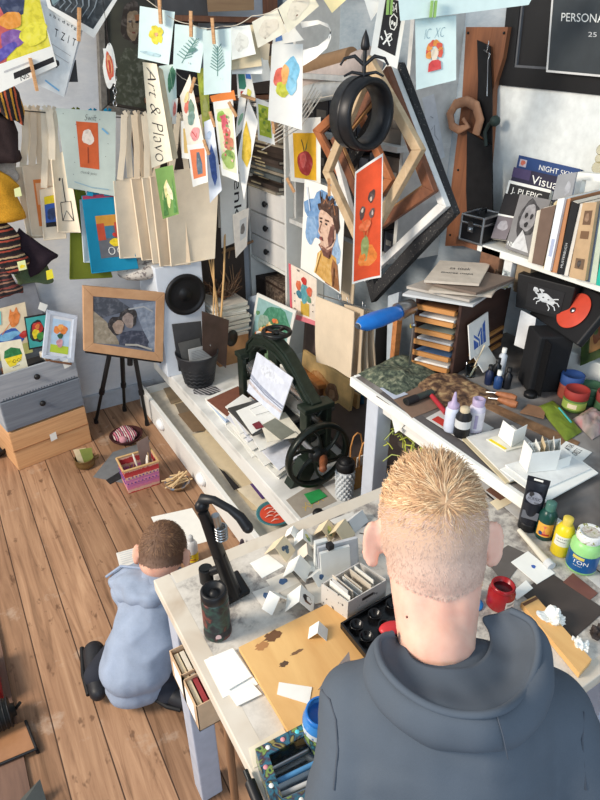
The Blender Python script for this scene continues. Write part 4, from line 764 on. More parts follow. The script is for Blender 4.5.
cardb(2.30, ((180, 96), (190, 74), (205, 146), (188, 149)), 'white print with red blossoms and a grey green plant', M((232, 226, 210)), [('b', .35, .3, .2, .09, M((224, 120, 100))), ('b', .62, .38, .2, .12, M((110, 140, 120))), ('b', .5, .52, .24, .10, M((120, 150, 140))), ('b', .56, .78, .3, .1, M((226, 150, 150))), ('s', [(.4, .72), (.6, .84), (.7, .74)], .003, RED), ('b', .45, .18, .2, .06, M((236, 214, 150)))], name='art_print')
cardb(2.35, ((197, 70), (208, 66), (210, 120), (203, 128)), 'yellow green painted strip behind the pine card', M((206, 210, 96)), [('b', .5, .3, .4, .16, M((180, 196, 70))), ('b', .5, .7, .3, .2, M((222, 222, 130)))], name='art_print')
cardb(2.27, ((187, 145), (206, 143), (208, 182), (193, 187)), 'small orange print of a grey seated animal', WHITE, [('r', .12, .12, .9, .82, M((228, 130, 88))), ('p', [(.45, .2), (.6, .2), (.72, .5), (.7, .74), (.4, .74), (.38, .5)], M((90, 110, 126))), ('p', [(.5, .36), (.6, .4), (.6, .68), (.5, .66)], WHITE)], name='art_print')
cardb(2.33, ((181, 121), (190, 120), (194, 160), (182, 158)), 'pale print with an ochre block behind the orange animal print', WHITE, [('r', .2, .2, .9, .85, M((206, 176, 110)))], name='art_print')
cardb(2.31, ((204, 122), (213, 118), (222, 190), (210, 203)), 'tall white print with a deep blue iris', M((220, 228, 240)), [('p', [(.2, .45), (.5, .3), (.8, .5), (.75, .78), (.5, .86), (.3, .7)], M((70, 100, 170))), ('b', .6, .55, .16, .1, M((120, 150, 206))), ('b', .4, .18, .2, .05, M((180, 200, 226)))], name='art_print')
cardb(2.25, ((213, 102), (233, 99), (239, 182), (222, 175)), 'tall print of a pink flower spike over green leaves', WHITE, [('r', .12, .1, .9, .9, M((226, 230, 190))), ('b', .34, .2, .22, .08, M((150, 190, 80))), ('b', .46, .28, .17, .12, PK), ('b', .52, .42, .2, .1, M((226, 120, 110))), ('b', .6, .54, .26, .09, M((206, 130, 100))), ('b', .5, .74, .36, .13, M((160, 186, 100))), ('b', .55, .66, .14, .05, M((120, 156, 80)))]+[('b', .3+.45*((i*7) % 10)/10, .2+.6*((i*3) % 11)/11, .05, .018, (PK, M((240, 180, 170)), M((110, 150, 70)))[i % 3]) for i in range(18)], name='art_print')
cardb(2.28, ((210, 96), (234, 90), (236, 100), (212, 102)), 'orange print edge between the pine card and the pink flower print', ORG_, name='art_print')
cardb(2.33, ((236, 66), (250, 68), (256, 100), (238, 98)), 'small print with green and blue strokes above the yellow diamond print', WHITE, [('r', .1, .1, .55, .7, M((60, 130, 110))), ('r', .6, .1, .95, .35, M((60, 110, 190))), ('b', .3, .85, .15, .1, RED), ('b', .6, .8, .2, .14, M((220, 214, 90)))], name='art_print')
cardb(2.29, ((239, 98), (248, 84), (243, 128), (235, 139)), 'narrow white print with a small green leaf', WHITE, [('b', .5, .65, .3, .12, M((140, 184, 150)))], name='art_print')
cardb(2.27, ((248, 98), (258, 122), (244, 200), (237, 160)), 'white print with a yellow diamond hanging corner down', WHITE, [('p', [(.16, .28), (.75, .32), (.95, .44), (.8, .66), (.3, .78), (.1, .5)], M((226, 190, 60))), ('b', .5, .52, .28, .14, M((236, 210, 110)))], curl=.002, name='art_print')
cardb(2.32, ((256, 98), (271, 103), (275, 145), (258, 140)), 'small square print full of lime green leaves', WHITE, [('r', .12, .12, .85, .86, M((176, 192, 60)))]+[('b', .22+.5*((i*7) % 9)/9, .2+.6*((i*4) % 11)/11, .08, .05, (M((206, 214, 90)), M((120, 150, 50)))[i % 2], i) for i in range(12)], name='art_print')
cardb(2.18, ((272, 44), (303, 44), (302, 130), (268, 120)), 'large white print with red, yellow and blue colour clouds', WHITE, [('b', .62, .32, .25, .18, M((130, 196, 226)), .3), ('b', .3, .42, .18, .14, M((232, 110, 90))), ('b', .42, .55, .24, .1, M((204, 206, 70))), ('b', .45, .36, .12, .12, M((238, 176, 100))), ('b', .66, .5, .16, .1, M((140, 200, 226)))], name='art_print', curl=.008)
# the rolled top of that sheet
mb = MB(); a0 = av(272, 44, 2.175); b0 = av(303, 44, 2.175); dirv = (av(331, 20, 2.10)-b0); n = 9
rows = [b0+dirv*(i/n)*.0 for i in range(1)]
pts = [av(303, 50, 2.17), av(318, 46, 2.14), av(328, 38, 2.12), av(331, 30, 2.11), av(328, 24, 2.12), av(318, 20, 2.14), av(300, 22, 2.16)]
lo = [av(303, 66, 2.17), av(316, 58, 2.14), av(327, 48, 2.12), av(331, 38, 2.11), av(329, 28, 2.12), av(320, 24, 2.14), av(302, 28, 2.16)]
vs = pts+lo+[p+FW*.001 for p in pts+lo]; k = len(pts); fs = [(i, i+1, k+i+1, k+i) for i in range(k-1)]+[(2*k+i+1, 2*k+i, 3*k+i, 3*k+i+1) for i in range(k-1)]+[(0, 2*k, 2*k+1, 1)]
mb.add(vs, fs, WHITE, True); one(mb, 'paper_curl', 'curled white paper roll at the top of the colour cloud print', 'paper')
card(2.22, ((275, 28), (290, 22), (304, 40), (272, 46)), 'white paper with a small blue stamp above the colour cloud print', WHITE, [('r', .1, .5, .35, .8, M((90, 130, 190)))], g=G2)
cardb(2.36, ((244, 58), (268, 60), (272, 80), (246, 84)), 'white sheet hanging behind the blank tilted cards', M((222, 226, 224)), name='paper_sheet')
cardb(2.38, ((258, 40), (270, 44), (268, 68), (260, 66)), 'cream slip hanging in shadow behind the blank tilted cards', M((200, 190, 168)), name='paper_sheet')
hangsheet('apple_print', 'white sheet with a red apple on a yellow block', 'print', Q(ax, 1.30, (288, 119), (321, 117), (321, 186), (291, 181)), WHITE, [('r', .14, .22, .86, .93, M((230, 176, 40))), ('b', .5, .68, .24, .2, M((176, 52, 50)), 0, 3, .08), ('b', .44, .64, .1, .12, M((206, 90, 84))), ('s', [(.48, .5), (.44, .38), (.40, .32)], .006, M((90, 80, 50))), ('p', [(.5, .5), (.6, .32), (.56, .46)], M((60, 100, 60)))], curl=.004)
# portrait, cactus, cloths and orange painting
SKN = M((214, 180, 158)); SKD = M((136, 92, 78)); HR = M((70, 46, 36)); HRL = M((160, 110, 76)); YLW = M((206, 160, 84))
hangsheet('portrait_painting', 'watercolour portrait of a man looking left against loose blue', 'painting', Q(ax, 1.26, (305, 179), (346, 193), (341, 294), (301, 268)), WHITE,
  [('b', .42, .30, .36, .24, M((110, 150, 196)), .2, 5, .3), ('b', .72, .55, .2, .25, M((150, 180, 212)), .1, 8, .3), ('b', .22, .5, .14, .16, M((130, 166, 206))),
   ('p', [(.36, .95), (.40, .72), (.55, .62), (.86, .66), (.96, .98), (.7, .99)], YLW), ('p', [(.56, .98), (.58, .72), (.72, .70), (.78, .98)], M((214, 196, 196))), ('p', [(.62, .99), (.64, .76), (.71, .76), (.74, .99)], M((120, 70, 74))), ('p', [(.72, .98), (.78, .68), (.9, .72), (.98, .98)], M((150, 100, 60))),
   ('p', [(.42, .62), (.56, .68), (.74, .68), (.78, .52), (.6, .5)], SKD),
   ('p', [(.40, .30), (.44, .24), (.62, .22), (.80, .28), (.84, .46), (.78, .56), (.62, .64), (.52, .65), (.46, .61), (.47, .57), (.44, .55), (.46, .52), (.40, .48), (.42, .42), (.40, .36)], SKN), ('p', [(.62, .34), (.80, .34), (.82, .48), (.74, .56), (.62, .62), (.60, .5)], SKD), ('b', .78, .44, .045, .05, SKN),
   ('p', [(.40, .26), (.36, .20), (.44, .18), (.42, .11), (.54, .14), (.56, .07), (.64, .13), (.72, .08), (.76, .15), (.86, .14), (.88, .24), (.92, .34), (.86, .42), (.80, .36), (.74, .28), (.60, .25), (.48, .24)], HR), ('s', [(.48, .2), (.56, .12), (.64, .2)], .006, HRL), ('s', [(.64, .2), (.74, .13), (.8, .24)], .006, HRL),
   ('s', [(.43, .335), (.50, .325)], .006, HR), ('s', [(.57, .33), (.66, .325)], .006, HR), ('b', .47, .365, .028, .010, INK), ('b', .60, .365, .03, .010, INK), ('s', [(.48, .38), (.44, .46), (.49, .48)], .004, SKD), ('s', [(.46, .535), (.54, .545)], .006, M((150, 80, 76))), ('s', [(.5, .61), (.62, .62)], .005, SKD), ('s', [(.1, .06), (.2, .3)], .006, M((190, 206, 226))), ('p', [(.72, .36), (.80, .36), (.80, .5), (.70, .58), (.66, .5)], M((112, 72, 62))), ('p', [(.50, .63), (.66, .66), (.74, .60), (.72, .70), (.58, .70)], M((104, 64, 56))), ('p', [(.46, .52), (.52, .51), (.55, .55), (.47, .55)], M((130, 70, 66))), ('s', [(.38, .94), (.46, .76), (.5, .68)], .007, M((236, 206, 140))), ('s', [(.84, .96), (.84, .76)], .007, M((112, 74, 50))), ('s', [(.46, .14), (.44, .06)], .007, HR), ('s', [(.62, .12), (.64, .04)], .007, HR), ('s', [(.76, .13), (.82, .06)], .007, HR)], curl=.004, nu=8, nv=10)
hangsheet('cactus_painting', 'painting of a potted cactus in red and teal on a pink edged sheet', 'painting', Q(ax, 1.29, (289, 263), (317, 279), (317, 326), (291, 318)), M((236, 222, 206)),
  [('r', 0, 0, .08, 1, PK), ('r', 0, .9, 1, 1, M((226, 130, 140))), ('r', .4, .6, .72, .86, M((206, 170, 70))), ('b', .55, .42, .14, .2, M((90, 160, 170))), ('b', .34, .32, .09, .1, M((214, 110, 70))), ('b', .74, .34, .1, .1, M((214, 100, 70))), ('b', .55, .18, .09, .08, RED), ('b', .36, .48, .09, .08, M((60, 120, 140))), ('b', .72, .5, .08, .07, M((100, 150, 120))), ('t', 'w', .3, .02, .4, .06, INK)]+[('b', .2+.68*(i % 2), .5+.07*i, .02, .012, INK) for i in range(5)], curl=.004)
LINEN = FAB((222, 204, 178)); LIN2 = FAB((206, 188, 162))
for i, (q, x, m, lb) in enumerate(((((316, 296), (354, 312), (353, 378), (317, 362)), 1.16, LINEN, 'widest cream linen cloth, front of the hanging cloths'), (((345, 304), (364, 310), (362, 375), (350, 376)), 1.185, LIN2, 'folded linen cloth just behind the widest one'), (((355, 308), (368, 312), (368, 375), (358, 376)), 1.21, LINEN, 'third linen cloth edge, left of the last one'), (((362, 310), (374, 314), (374, 368), (364, 374)), 1.235, LIN2, 'last linen cloth edge, next to the dark gap'))):
    hangsheet('linen_cloth', lb, 'cloth', Q(ax, x, *q), m, (), 'cream cloths hanging by the desk', curl=.004, wave=.006, th=.004, seed=i, nu=8, nv=8)
mb = MB(); a = ax(318, 294, 1.15); b = ax(376, 312, 1.15)
mb.tube([a, b], .002, STEEL, 6)
for k in (.4, .55, .8): p = lerp(a, b, k); mb.tube([p, p+Vector((0, .006, .02)), p+Vector((0, -.01, .026)), p+Vector((0, -.012, .0))], .0015, STEEL, 6)
one(mb, 'wire_hanger', 'wire clip rail holding the linen cloths', 'hanger')
hangsheet('linen_cloth', 'beige cloth strip hanging behind the portrait', 'cloth', Q(ax, 1.31, (342, 240), (356, 246), (354, 305), (341, 300)), LIN2, (), 'cream cloths hanging by the desk', wave=.004, th=.004)
hangsheet('orange_painting', 'tall bright orange painting with a green vase and three dark flowers', 'painting', Q(av, 1.76, (355, 172), (383, 153), (381, 277), (352, 284)), WHITE,
  [('r', .05, .02, .96, .98, M((220, 82, 42))), ('b', .52, .78, .3, .1, M((232, 130, 50))), ('b', .42, .70, .13, .12, M((150, 160, 96)), 0, 3, .12), ('b', .3, .38, .1, .055, M((90, 70, 64))), ('b', .62, .28, .12, .05, M((80, 60, 56))), ('b', .64, .42, .09, .04, M((100, 80, 74))), ('b', .3, .36, .04, .02, M((214, 200, 180))), ('b', .6, .3, .04, .02, M((214, 190, 170))), ('b', .66, .42, .03, .02, M((200, 180, 170))), ('s', [(.32, .44), (.4, .6)], .003, M((190, 110, 60))), ('s', [(.6, .46), (.46, .6)], .003, M((190, 110, 60))), ('b', .4, .5, .2, .05, M((230, 110, 60)))], curl=.006, th=.002, nv=10)
# pegs
FWD = FW
for (px, py), f, tl, lb in (((160, 9), 2.22, -.05, 'peg holding the yellow flower card'), ((191, 22), 2.19, -.08, 'peg holding the fern card'), ((213, 29), 2.16, .02, 'peg holding the pine card')):
    peg(av(px, py, f), lb, tl)
for (px, py), f, tl, lb in (((193, 84), 2.28, -.4, 'small peg on the red blossom print'), ((232, 108), 2.22, .5, 'small tilted peg on the pink flower print'), ((247, 97), 2.24, 1.3, 'small sideways peg over the yellow diamond print'), ((273, 124), 2.20, .1, 'small peg on the lime leaf print'), ((212, 118), 2.26, .3, 'small peg on the iris print'), ((206, 146), 2.22, .3, 'small peg over the orange animal print'), ((290, 184), 2.1, .5, 'small peg under the apple print'), ((329, 186), 1.95, .05, 'small peg on the top of the portrait')):
    peg(av(px, py, f), lb, tl, .05)
for (px, py), f, tl, lb in (((390, 3), 1.83, .1, 'green peg on the white on black skull card'), ((434, 5), 1.70, .1, 'green peg on the icon card')):
    mb = MB(); p = av(px, py, f)
    for k in (-1, 1): mb.slab(p+Vector((.0, 0, -.025))+RT*(.0045*k-.003), RT*.006, UP*.034, FW*.008, M((140, 180, 100)))
    one(mb, 'clothes_peg', lb, 'clothespin', 'green clothes pegs')
mb = MB(); A_ = av(322, 140, 2.3)
for k in range(5): mb.tube([av(262+4*k, 150-6*k, 2.5), av(300, 128-5*k, 2.42), av(322-2*k, 96-3*k, 2.4)], .0022, M((214, 210, 200)), 6)
one(mb, 'wire_bundle', 'bundle of thin white wires beside the black hoop', 'wire')

# ================================================================ picture frames hung corner down, black iron hoop
def wood_frame(label, q, x, wd, dp, m, inner=None, dx=0):
    qq = Q(ax, x, *q); c = sum(qq, Vector())/4; mb = MB(); frame_mb(mb, qq, wd, dp, m, inner); return one(mb, 'hanging_frame', label, 'frame', 'empty frames hanging corner down', bevel=.002)
CRW = WOOD((200, 176, 142), (170, 144, 110), (14, 14, 14)); DBW = WOOD((128, 80, 54), (92, 54, 36), (14, 14, 14)); ORW = WOOD((186, 116, 72), (150, 88, 52), (14, 14, 14))
wood_frame('cream wooden frame hung corner down, front of the bunch', ((368, 55), (421, 150), (361, 257), (322, 172)), 1.14, .030, .020, CRW)
wood_frame('brown wooden frame hung corner down behind the cream one', ((386, 66), (434, 192), (370, 236), (330, 140)), 1.20, .034, .020, DBW, M((150, 110, 70)))
wood_frame('white wooden frame hung corner down, right of the brown one', ((389, 60), (446, 207), (364, 282), (330, 150)), 1.24, .026, .020, M((222, 222, 218), .5))
wood_frame('reddish brown frame whose left corner shows beside the apple print', ((352, 92), (392, 180), (362, 224), (312, 130)), 1.28, .03, .018, ORW, DBW)
wood_frame('black frame with worn silver edge, lowest of the hanging frames', ((398, 62), (454, 214), (371, 303), (338, 170)), 1.26, .042, .026, SPOT((34, 34, 36), (120, 118, 112), 170, .66))
mb = MB(); c = ax(362, 114, 1.02); ax_ = (Vector((.16, -.98, -.02))).normalized(); rt = ax_.to_track_quat('Z', 'Y').to_matrix(); HB = M((40, 40, 42), .4, .4, .3)
rr = .080; mb.lathe([(rr, -.036), (rr+.006, -.032), (rr+.006, .032), (rr, .036), (rr-.010, .032), (rr-.010, -.032), (rr, -.036)], c, HB, 48, mt=rt)
mb.lathe([(rr-.004, -.002), (rr+.009, 0), (rr-.004, .002)], c, HB, 48, mt=rt)
tp = c+UP*(rr+.0); mb.tube([tp, tp+UP*.07], .005, HB, 8); mb.lathe([(0, .06), (.010, .064), (.012, .072), (.008, .09), (.0, .108)], tp, HB, 14)
for s_ in (-1, 1):
    d = RT*s_; mb.tube([tp+UP*.03, tp+d*.025+UP*.05, tp+d*.05+UP*.045, tp+d*.06+UP*.03], [.005, .005, .004, .003], HB, 6); mb.tube([tp+UP*.01, tp+d*.03+UP*.015, tp+d*.05+UP*.006], [.005, .004, .003], HB, 6)
one(mb, 'iron_hoop', 'wide black iron hoop with a spear-shaped finial hanging among the frames', 'hoop')
# shelves with rolled canvases behind them
t = thing('wall_shelf', 'white wall shelf stacked with rolls and dark things behind the frames', 'shelf', (1.5, 2.1, 1.2))
for zz in (.98, 1.18, 1.36, 1.56, 1.88): mb = MB(); mb.box((1.50, 2.03, zz), (.24, .72, .018), M((214, 214, 210))); mb.build('board', t)
for yy in (1.68, 2.39): mb = MB(); mb.box((1.515, yy, 1.43), (.21, .018, .92), M((206, 206, 202))); mb.build('upright', t)
for i, (a, b, r, m, lb) in enumerate((((312, 81), (372, 62), .050, M((206, 190, 182)), 'thick pale canvas roll on the shelf behind the hoop'), ((296, 70), (352, 56), .03, M((150, 120, 90)), 'brown paper roll above the thick pale canvas roll'), ((300, 96), (350, 86), .035, M((226, 226, 222)), 'white paper roll below the thick pale canvas roll'))):
    mb = MB(); A_ = ax(*a, 1.46-.02*i); B_ = ax(*b, 1.46-.02*i); mb.tube([A_, B_], r, m, 18); d = (B_-A_).normalized(); mb.tube([A_-d*.002, A_+d*.001], r*.55, M((150, 136, 120)), 14); one(mb, 'canvas_roll', lb, 'roll', 'rolls on the shelf behind the frames')
rg = random.Random(31)
for zz, n in ((.99, 8), (1.19, 8), (1.37, 8)):
    y = 1.70
    for i in range(n):
        w_ = rg.uniform(.06, .11); h = rg.uniform(.07, .15); 
        if y+w_ > 2.38: break
        mb = MB(); c_ = rg.choice(((44, 42, 44), (66, 60, 58), (90, 80, 74), (52, 56, 66), (120, 110, 100), (150, 96, 60), (36, 34, 36))); mb.slab((1.42, y, zz), (.17, 0, 0), (0, w_-.008, 0), (0, 0, h), M(c_)); mb.slab((1.418, y+.01, zz+h*.4), (.002, 0, 0), (0, w_-.03, 0), (0, 0, h*.25), M(rg.choice(((150, 146, 140), (96, 90, 84)))))
        one(mb, 'dark_box', 'small dark box on the shelf behind the hanging frames', 'box', 'small boxes on the shelf behind the frames', bevel=.003); y += w_
# ================================================================ white desk along the right wall
DZ = .80; DX = .958
t = thing('work_desk', 'long white wooden desk along the right wall, its edge worn', 'desk', (1.28, .5, 0))
DTOP = MOTTLE([(70, 64, 60), (112, 106, 102), (150, 146, 142)], 7, .65)  # dimness and clutter over the white desk are put into this grey
mb = MB(); mb.box((1.285, .54, DZ-.012), (.645, 1.48, .024), DTOP); mb.build('top', t, bevel=.002)
mb = MB(); mb.box((DX-.004, .54, DZ-.0135), (.014, 1.49, .030), WHITE); mb.box((1.285, 1.282, DZ-.0135), (.645, .012, .030), WHITE); mb.build('edging', t, bevel=.002)
for x, y in ((.99, 1.19), (1.57, 1.19), (1.57, -.12)): mb = MB(); mb.box((x, y, (DZ-.026)/2), (.055, .055, DZ-.026), M((196, 204, 216), .6, var=.05)); mb.build('leg', t, bevel=.003)
mb = MB(); mb.box((1.28, 1.23, DZ-.055), (.55, .018, .06), WP); mb.box((.99, .54, DZ-.05), (.018, 1.25, .045), WP); mb.build('apron', t)
# things under the desk
mb = MB(); mb.box((1.12, 1.00, .60), (.02, .3, .2), M((60, 54, 52))); 
hangsheet('paper_sheet', 'crumpled white paper hanging from the desk edge behind the leg', 'paper', Q(ax, .975, (392, 416), (401, 411), (405, 424), (396, 433)), WHITE, curl=.006)
t = thing('white_carton', 'white carton with small grey print under the desk edge', 'box', az(420, 440, .70)-UP*.05)
mb = MB(); a = ax(397, 420, 1.0); mb.slab(a-UP*.03, (0, -.17, 0), (.10, 0, 0), (0, 0, .055), WHITE); mb.sheet([a+Vector((-.0005, -.01, .02)), a+Vector((-.0005, -.09, .02)), a+Vector((-.0005, -.09, -.015)), a+Vector((-.0005, -.01, -.015))], WHITE, [('s', [(.1+.09*i, .3), (.1+.09*i, .7)], .003, INK) for i in range(9)], th=.0004); mb.build('body', t, bevel=.002)
mb = MB(); rg = random.Random(3); c = ax(410, 440, 1.05)
for i in range(60):
    p = c+Vector((rg.uniform(-.04, .05), rg.uniform(-.09, .07), rg.uniform(-.05, .03))); q = p+Vector((rg.uniform(-.05, .05), rg.uniform(-.06, .06), rg.uniform(-.03, .04))); mb.tube([p, lerp(p, q, .5)+UP*.015, q], .0018, M((206, 214, 90)) if i % 2 else M((176, 190, 110)), 5)
o = one(mb, 'net_bag', 'tangle of yellow green netting under the desk', 'net')
t = thing('under_shelf', 'dark lower shelf of boards under the desk', 'shelf', (1.3, .8, 0)); 
mb = MB(); mb.box((1.30, .55, .60), (.5, 1.22, .018), M((96, 88, 84))); mb.build('board', t)
for yy in (1.13, -.03): mb = MB(); mb.box((1.30, yy, .296), (.46, .02, .59), M((90, 84, 80))); mb.build('side_panel', t)
for i, (x, y, s_, c_) in enumerate(((1.16, 1.02, (.14, .15, .10), (60, 54, 52)), (1.18, .84, (.16, .14, .12), (120, 90, 66)), (1.17, .66, (.15, .16, .09), (70, 74, 84)))):
    mb = MB(); mb.box((x, y, .609+s_[2]/2), s_, M(c_)); mb.box((x, y, .609+s_[2]), (s_[0]*.9, s_[1]*.9, .003), M(tuple(int(k*.8) for k in c_))); one(mb, 'storage_box', ['dark grey', 'brown', 'slate blue'][i]+' box on the shelf under the desk', 'box', bevel=.003)

# wooden tray organiser with envelopes on top
B0 = az(409, 366, DZ); B1 = az(452, 377, DZ); u = (B1-B0); u.z = 0; W_ = u.length; u.normalize(); n_ = Vector((.965, .26, 0)); H_ = .235; DP = .30
t = thing('tray_organizer', 'dark wooden organiser with six light wood letter trays', 'organizer', B0+u*W_/2+n_*DP/2)
DWD = WOOD((74, 48, 38), (54, 34, 28), (3, 3, 30)); TRW = WOOD((206, 146, 84), (180, 120, 64), (4, 4, 30))
mb = MB(); mb.slab(B0, u*.010, n_*DP, UP*H_, DWD); mb.slab(B0+u*(W_-.010), u*.010, n_*DP, UP*H_, DWD); mb.slab(B0+n_*(DP-.01), u*W_, n_*.01, UP*H_, DWD); mb.slab(B0+UP*(H_-.008), u*W_, n_*DP, UP*.010, DWD); mb.slab(B0, u*W_, n_*DP, UP*.010, DWD); mb.build('case', t, bevel=.0015)
for k in range(6):
    zz = .014+k*.0365; mb = MB(); mb.slab(B0+u*.011-n_*.012+UP*zz, u*(W_-.022), n_*(DP-.01), UP*.005, TRW); mb.slab(B0+u*.011-n_*.016+UP*zz, u*(W_-.022), n_*.008, UP*.014, TRW); tr = mb.build('tray', t)
    mb = MB(); mb.slab(B0+u*.016+n_*.0+UP*(zz+.0055), u*(W_-.034), n_*(DP-.03), UP*(.006 if k % 2 else .011), (WHITE, M((90, 120, 160)), GREYW, M((150, 160, 150)), WHITE, BRN)[k]); mb.build('papers', tr)
TOPZ = DZ+H_+.002
for zz in range(3):
    mb = MB(); a_ = B1+UP*(.012+zz*.03)-n_*-.03+u*.001; mb.slab(a_+n_*.05, u*.008, n_*.20, UP*.010, TRW); mb.build('side_slat', t)
ENV = M((196, 184, 168)); ec = B0+u*W_/2+n_*.10; ec.z = TOPZ
for i, (dx, dy, w_, d_, rz, m, lb) in enumerate(((0, 0, .20, .27, .1, GREYW, 'grey folder, lowest in the pile on the tray organiser'), (.01, .01, .19, .26, -.06, M((176, 168, 158)), 'dull beige envelope, second in the pile on the organiser'), (.03, .0, .17, .22, .3, ENV, 'beige envelope turned askew in the pile on the organiser'), (.045, -.02, .15, .19, -.1, M((120, 104, 92)), 'dark brown folder near the top of the pile on the organiser'), (-.005, .0, .15, .2, .35, M((206, 194, 178)), 'top envelope with handwriting on the tray organiser'))):
    rt = Matrix.Rotation(rz, 3, 'Z'); U_ = rt @ u*w_; V_ = rt @ n_*d_; o_ = ec+u*dx+n_*dy-U_/2-V_/2+UP*(.002+i*.011); mb = MB(); mb.slab(o_, U_, V_, UP*.007, m)
    if i == 4: mb.sheet([o_+V_+UP*.0072, o_+U_+V_+UP*.0072, o_+U_+UP*.0072, o_+UP*.0072], m, [('t', 'za tisak', .3, .3, .7, .42, INK), ('t', 'linorez mapa', .2, .55, .8, .65, INK)], th=.0004)
    one(mb, 'envelope', lb, 'envelope', 'envelopes on the tray organiser')
hangsheet('sticky_note', 'tiny bright yellow sticky note on the left of the tray organiser', 'note', [B0+UP*.135-n_*.0175+u*x+UP*z for x, z in ((0, .012), (.014, .012), (.014, 0), (0, 0))], YEL)
sd = B1+u*.012
hangsheet('logo_card', 'white card with a blue angular letter mark leaning on the organiser side', 'card', [sd+n_*.02+UP*.165+u*.004, sd+n_*.13+UP*.175+u*.004, sd+n_*.12+UP*.075+u*.03, sd+n_*.01+UP*.065+u*.03], WHITE,
  [('p', [(.2, .8), (.2, .5), (.42, .68), (.42, .8)], BLU), ('p', [(.22, .44), (.22, .36), (.5, .6), (.5, .8), (.45, .8), (.45, .64)], BLU), ('p', [(.54, .8), (.54, .5), (.64, .3), (.64, .8)], BLU), ('p', [(.67, .8), (.67, .26), (.80, .16), (.80, .8)], BLU), ('p', [(.4, .46), (.58, .28), (.6, .34), (.44, .52)], BLU)], th=.003)
hangsheet('paper_card', 'small plain white card below the blue mark card', 'card', [sd+u*.01+n_*.06+UP*.06, sd+u*.01+n_*.15+UP*.06, sd+u*.06+n_*.13+UP*.02, sd+u*.06+n_*.04+UP*.02], WHITE, th=.002)
# candle, wooden box and white box on top of the organiser's back
c = az(496, 297, TOPZ); c = B0+u*(W_+.01)+n_*.20; c.z = TOPZ
t = thing('jar_candle', 'small glass jar with a pale yellow candle on the organiser', 'candle', c)
mb = MB(); mb.lathe([(0, 0), (.022, 0), (.026, .006), (.027, .026), (.024, .03), (0, .03)], c, M((216, 206, 150), .3), 20); mb.build('wax', t)
mb = MB(); mb.lathe([(.0275, .0), (.0285, .03), (.022, .036), (.022, .042), (.024, .043), (.024, .048), (0, .05)], c, GLASS(), 20); mb.build('jar', t)
# desk lamp with a blue shade
base = az(409, 371, DZ); t = thing('desk_lamp', 'desk lamp with a blue metal shade and silver neck', 'lamp', base)
mb = MB(); mb.lathe([(0, .014), (.04, .014), (.05, .008), (.05, 0), (0, 0)], base, DARKM, 24); mb.build('base', t)
tpz = ax(408, 312, base.x).z; top = Vector((base.x, base.y, tpz)); mb = MB(); mb.tube([base, top-UP*.035], .0045, STEEL, 10); mb.ball(top-UP*.03, .009, STEEL); mb.build('pole', t)
n2 = ad(412, 306, (top-CP).length/ray(412, 306).length); s1 = ad(398, 312, (top-CP).length/ray(412, 306).length*.985); s2 = ad(358, 326, (top-CP).length/ray(412, 306).length*.93)
mb = MB(); mb.tube([top-UP*.03, n2], .005, STEEL, 8); mb.tube([n2, s1], [.022, .026], STEEL, 20); mb.build('neck', t)
mb = MB(); d = (s2-s1); mb.tube([s1, s1+d*.1, s1+d*.55, s1+d*.85, s2], [.022, .027, .031, .028, .012], M((26, 112, 196), .35), 24, cap=False, flat=.7); mb.tube([s1+d*.1, s1+d*.55, s1+d*.85, s2+d*.002], [.025, .029, .026, .010], M((220, 224, 228), .5), 24, cap=False, flat=.7); mb.build('shade', t)
mb = MB(); mb.ball(s1+d*.5, .014, M((240, 238, 226), .3)); mb.build('bulb', t)
mb = MB(); mb.sheet(Q(ax, 1.50, (376, 322), (388, 320), (386, 398), (372, 396)), M((30, 30, 32)), th=.02); one(mb, 'dark_board_or_gap', 'narrow black sheet standing for the dark gap behind the lamp', 'board')  # shade of the gap beside the cloths, put in as a black sheet
mb = MB(); mb.sheet(Q(ax, 1.20, (388, 296), (399, 292), (391, 378), (386, 378)), M((168, 178, 186)), th=.012); one(mb, 'white_board', 'narrow white board standing behind the lamp', 'board')
mb = MB(); p = ax(393, 320, 1.13); mb.slab((p.x, p.y, DZ), (.02, 0, 0), (0, -.02, 0), (0, 0, p.z+.04-DZ), WOOD((190, 124, 70), (150, 96, 54))); one(mb, 'wooden_post', 'orange wooden post standing under the lamp neck', 'post')
# lace scarf and brown textile
def heap(name, label, cat, pts, z, h, m, seed=0, n=26, rough=1.0):
    q = Q(az, z, *pts); rg = random.Random(seed); vs = []; bs = []
    for j in range(n+1):
        for i in range(n+1):
            a, b = i/n, j/n; p = (q[0]*(1-a)+q[1]*a)*(1-b)+(q[3]*(1-a)+q[2]*a)*b; e = min(1, 4*min(a, 1-a))*min(1, 4*min(b, 1-b))
            k = noise.fractal(Vector((a*4+seed, b*4, 0)), 1, 2, 3)*.5+.5; w2 = noise.noise(Vector((a*3+seed*3, b*3, 5)))*.02
            vs.append(p+Vector((w2*e, w2*e, .002+h*e**.5*(.35+.65*k)*rough))); bs.append(Vector((p.x, p.y, z+.0005)))
    mb = MB(); k = n+1; fs = [(j*k+i, (j+1)*k+i, (j+1)*k+i+1, j*k+i+1) for j in range(n) for i in range(n)]
    mb.add(vs, fs, m, True); mb.add([bs[0], bs[n], bs[-1], bs[-1-n]], [(0, 1, 2, 3)], m)
    rim = list(range(k))+[j*k+n for j in range(1, k)]+[n*k+i for i in range(n-1, -1, -1)]+[j*k for j in range(n-1, 0, -1)]; L = len(rim)
    mb.add([vs[i] for i in rim]+[bs[i] for i in rim], [(i, (i+1) % L, L+(i+1) % L, L+i) for i in range(L)], m, True); return one(mb, name, label, cat)
heap('lace_scarf', 'dark green lacy scarf heaped at the far end of the desk', 'scarf', ((358, 374), (405, 355), (440, 376), (396, 398)), DZ+.0, .035, MOTTLE([(44, 52, 46), (66, 76, 64), (104, 112, 92), (150, 150, 126)], 70, .9), 3)
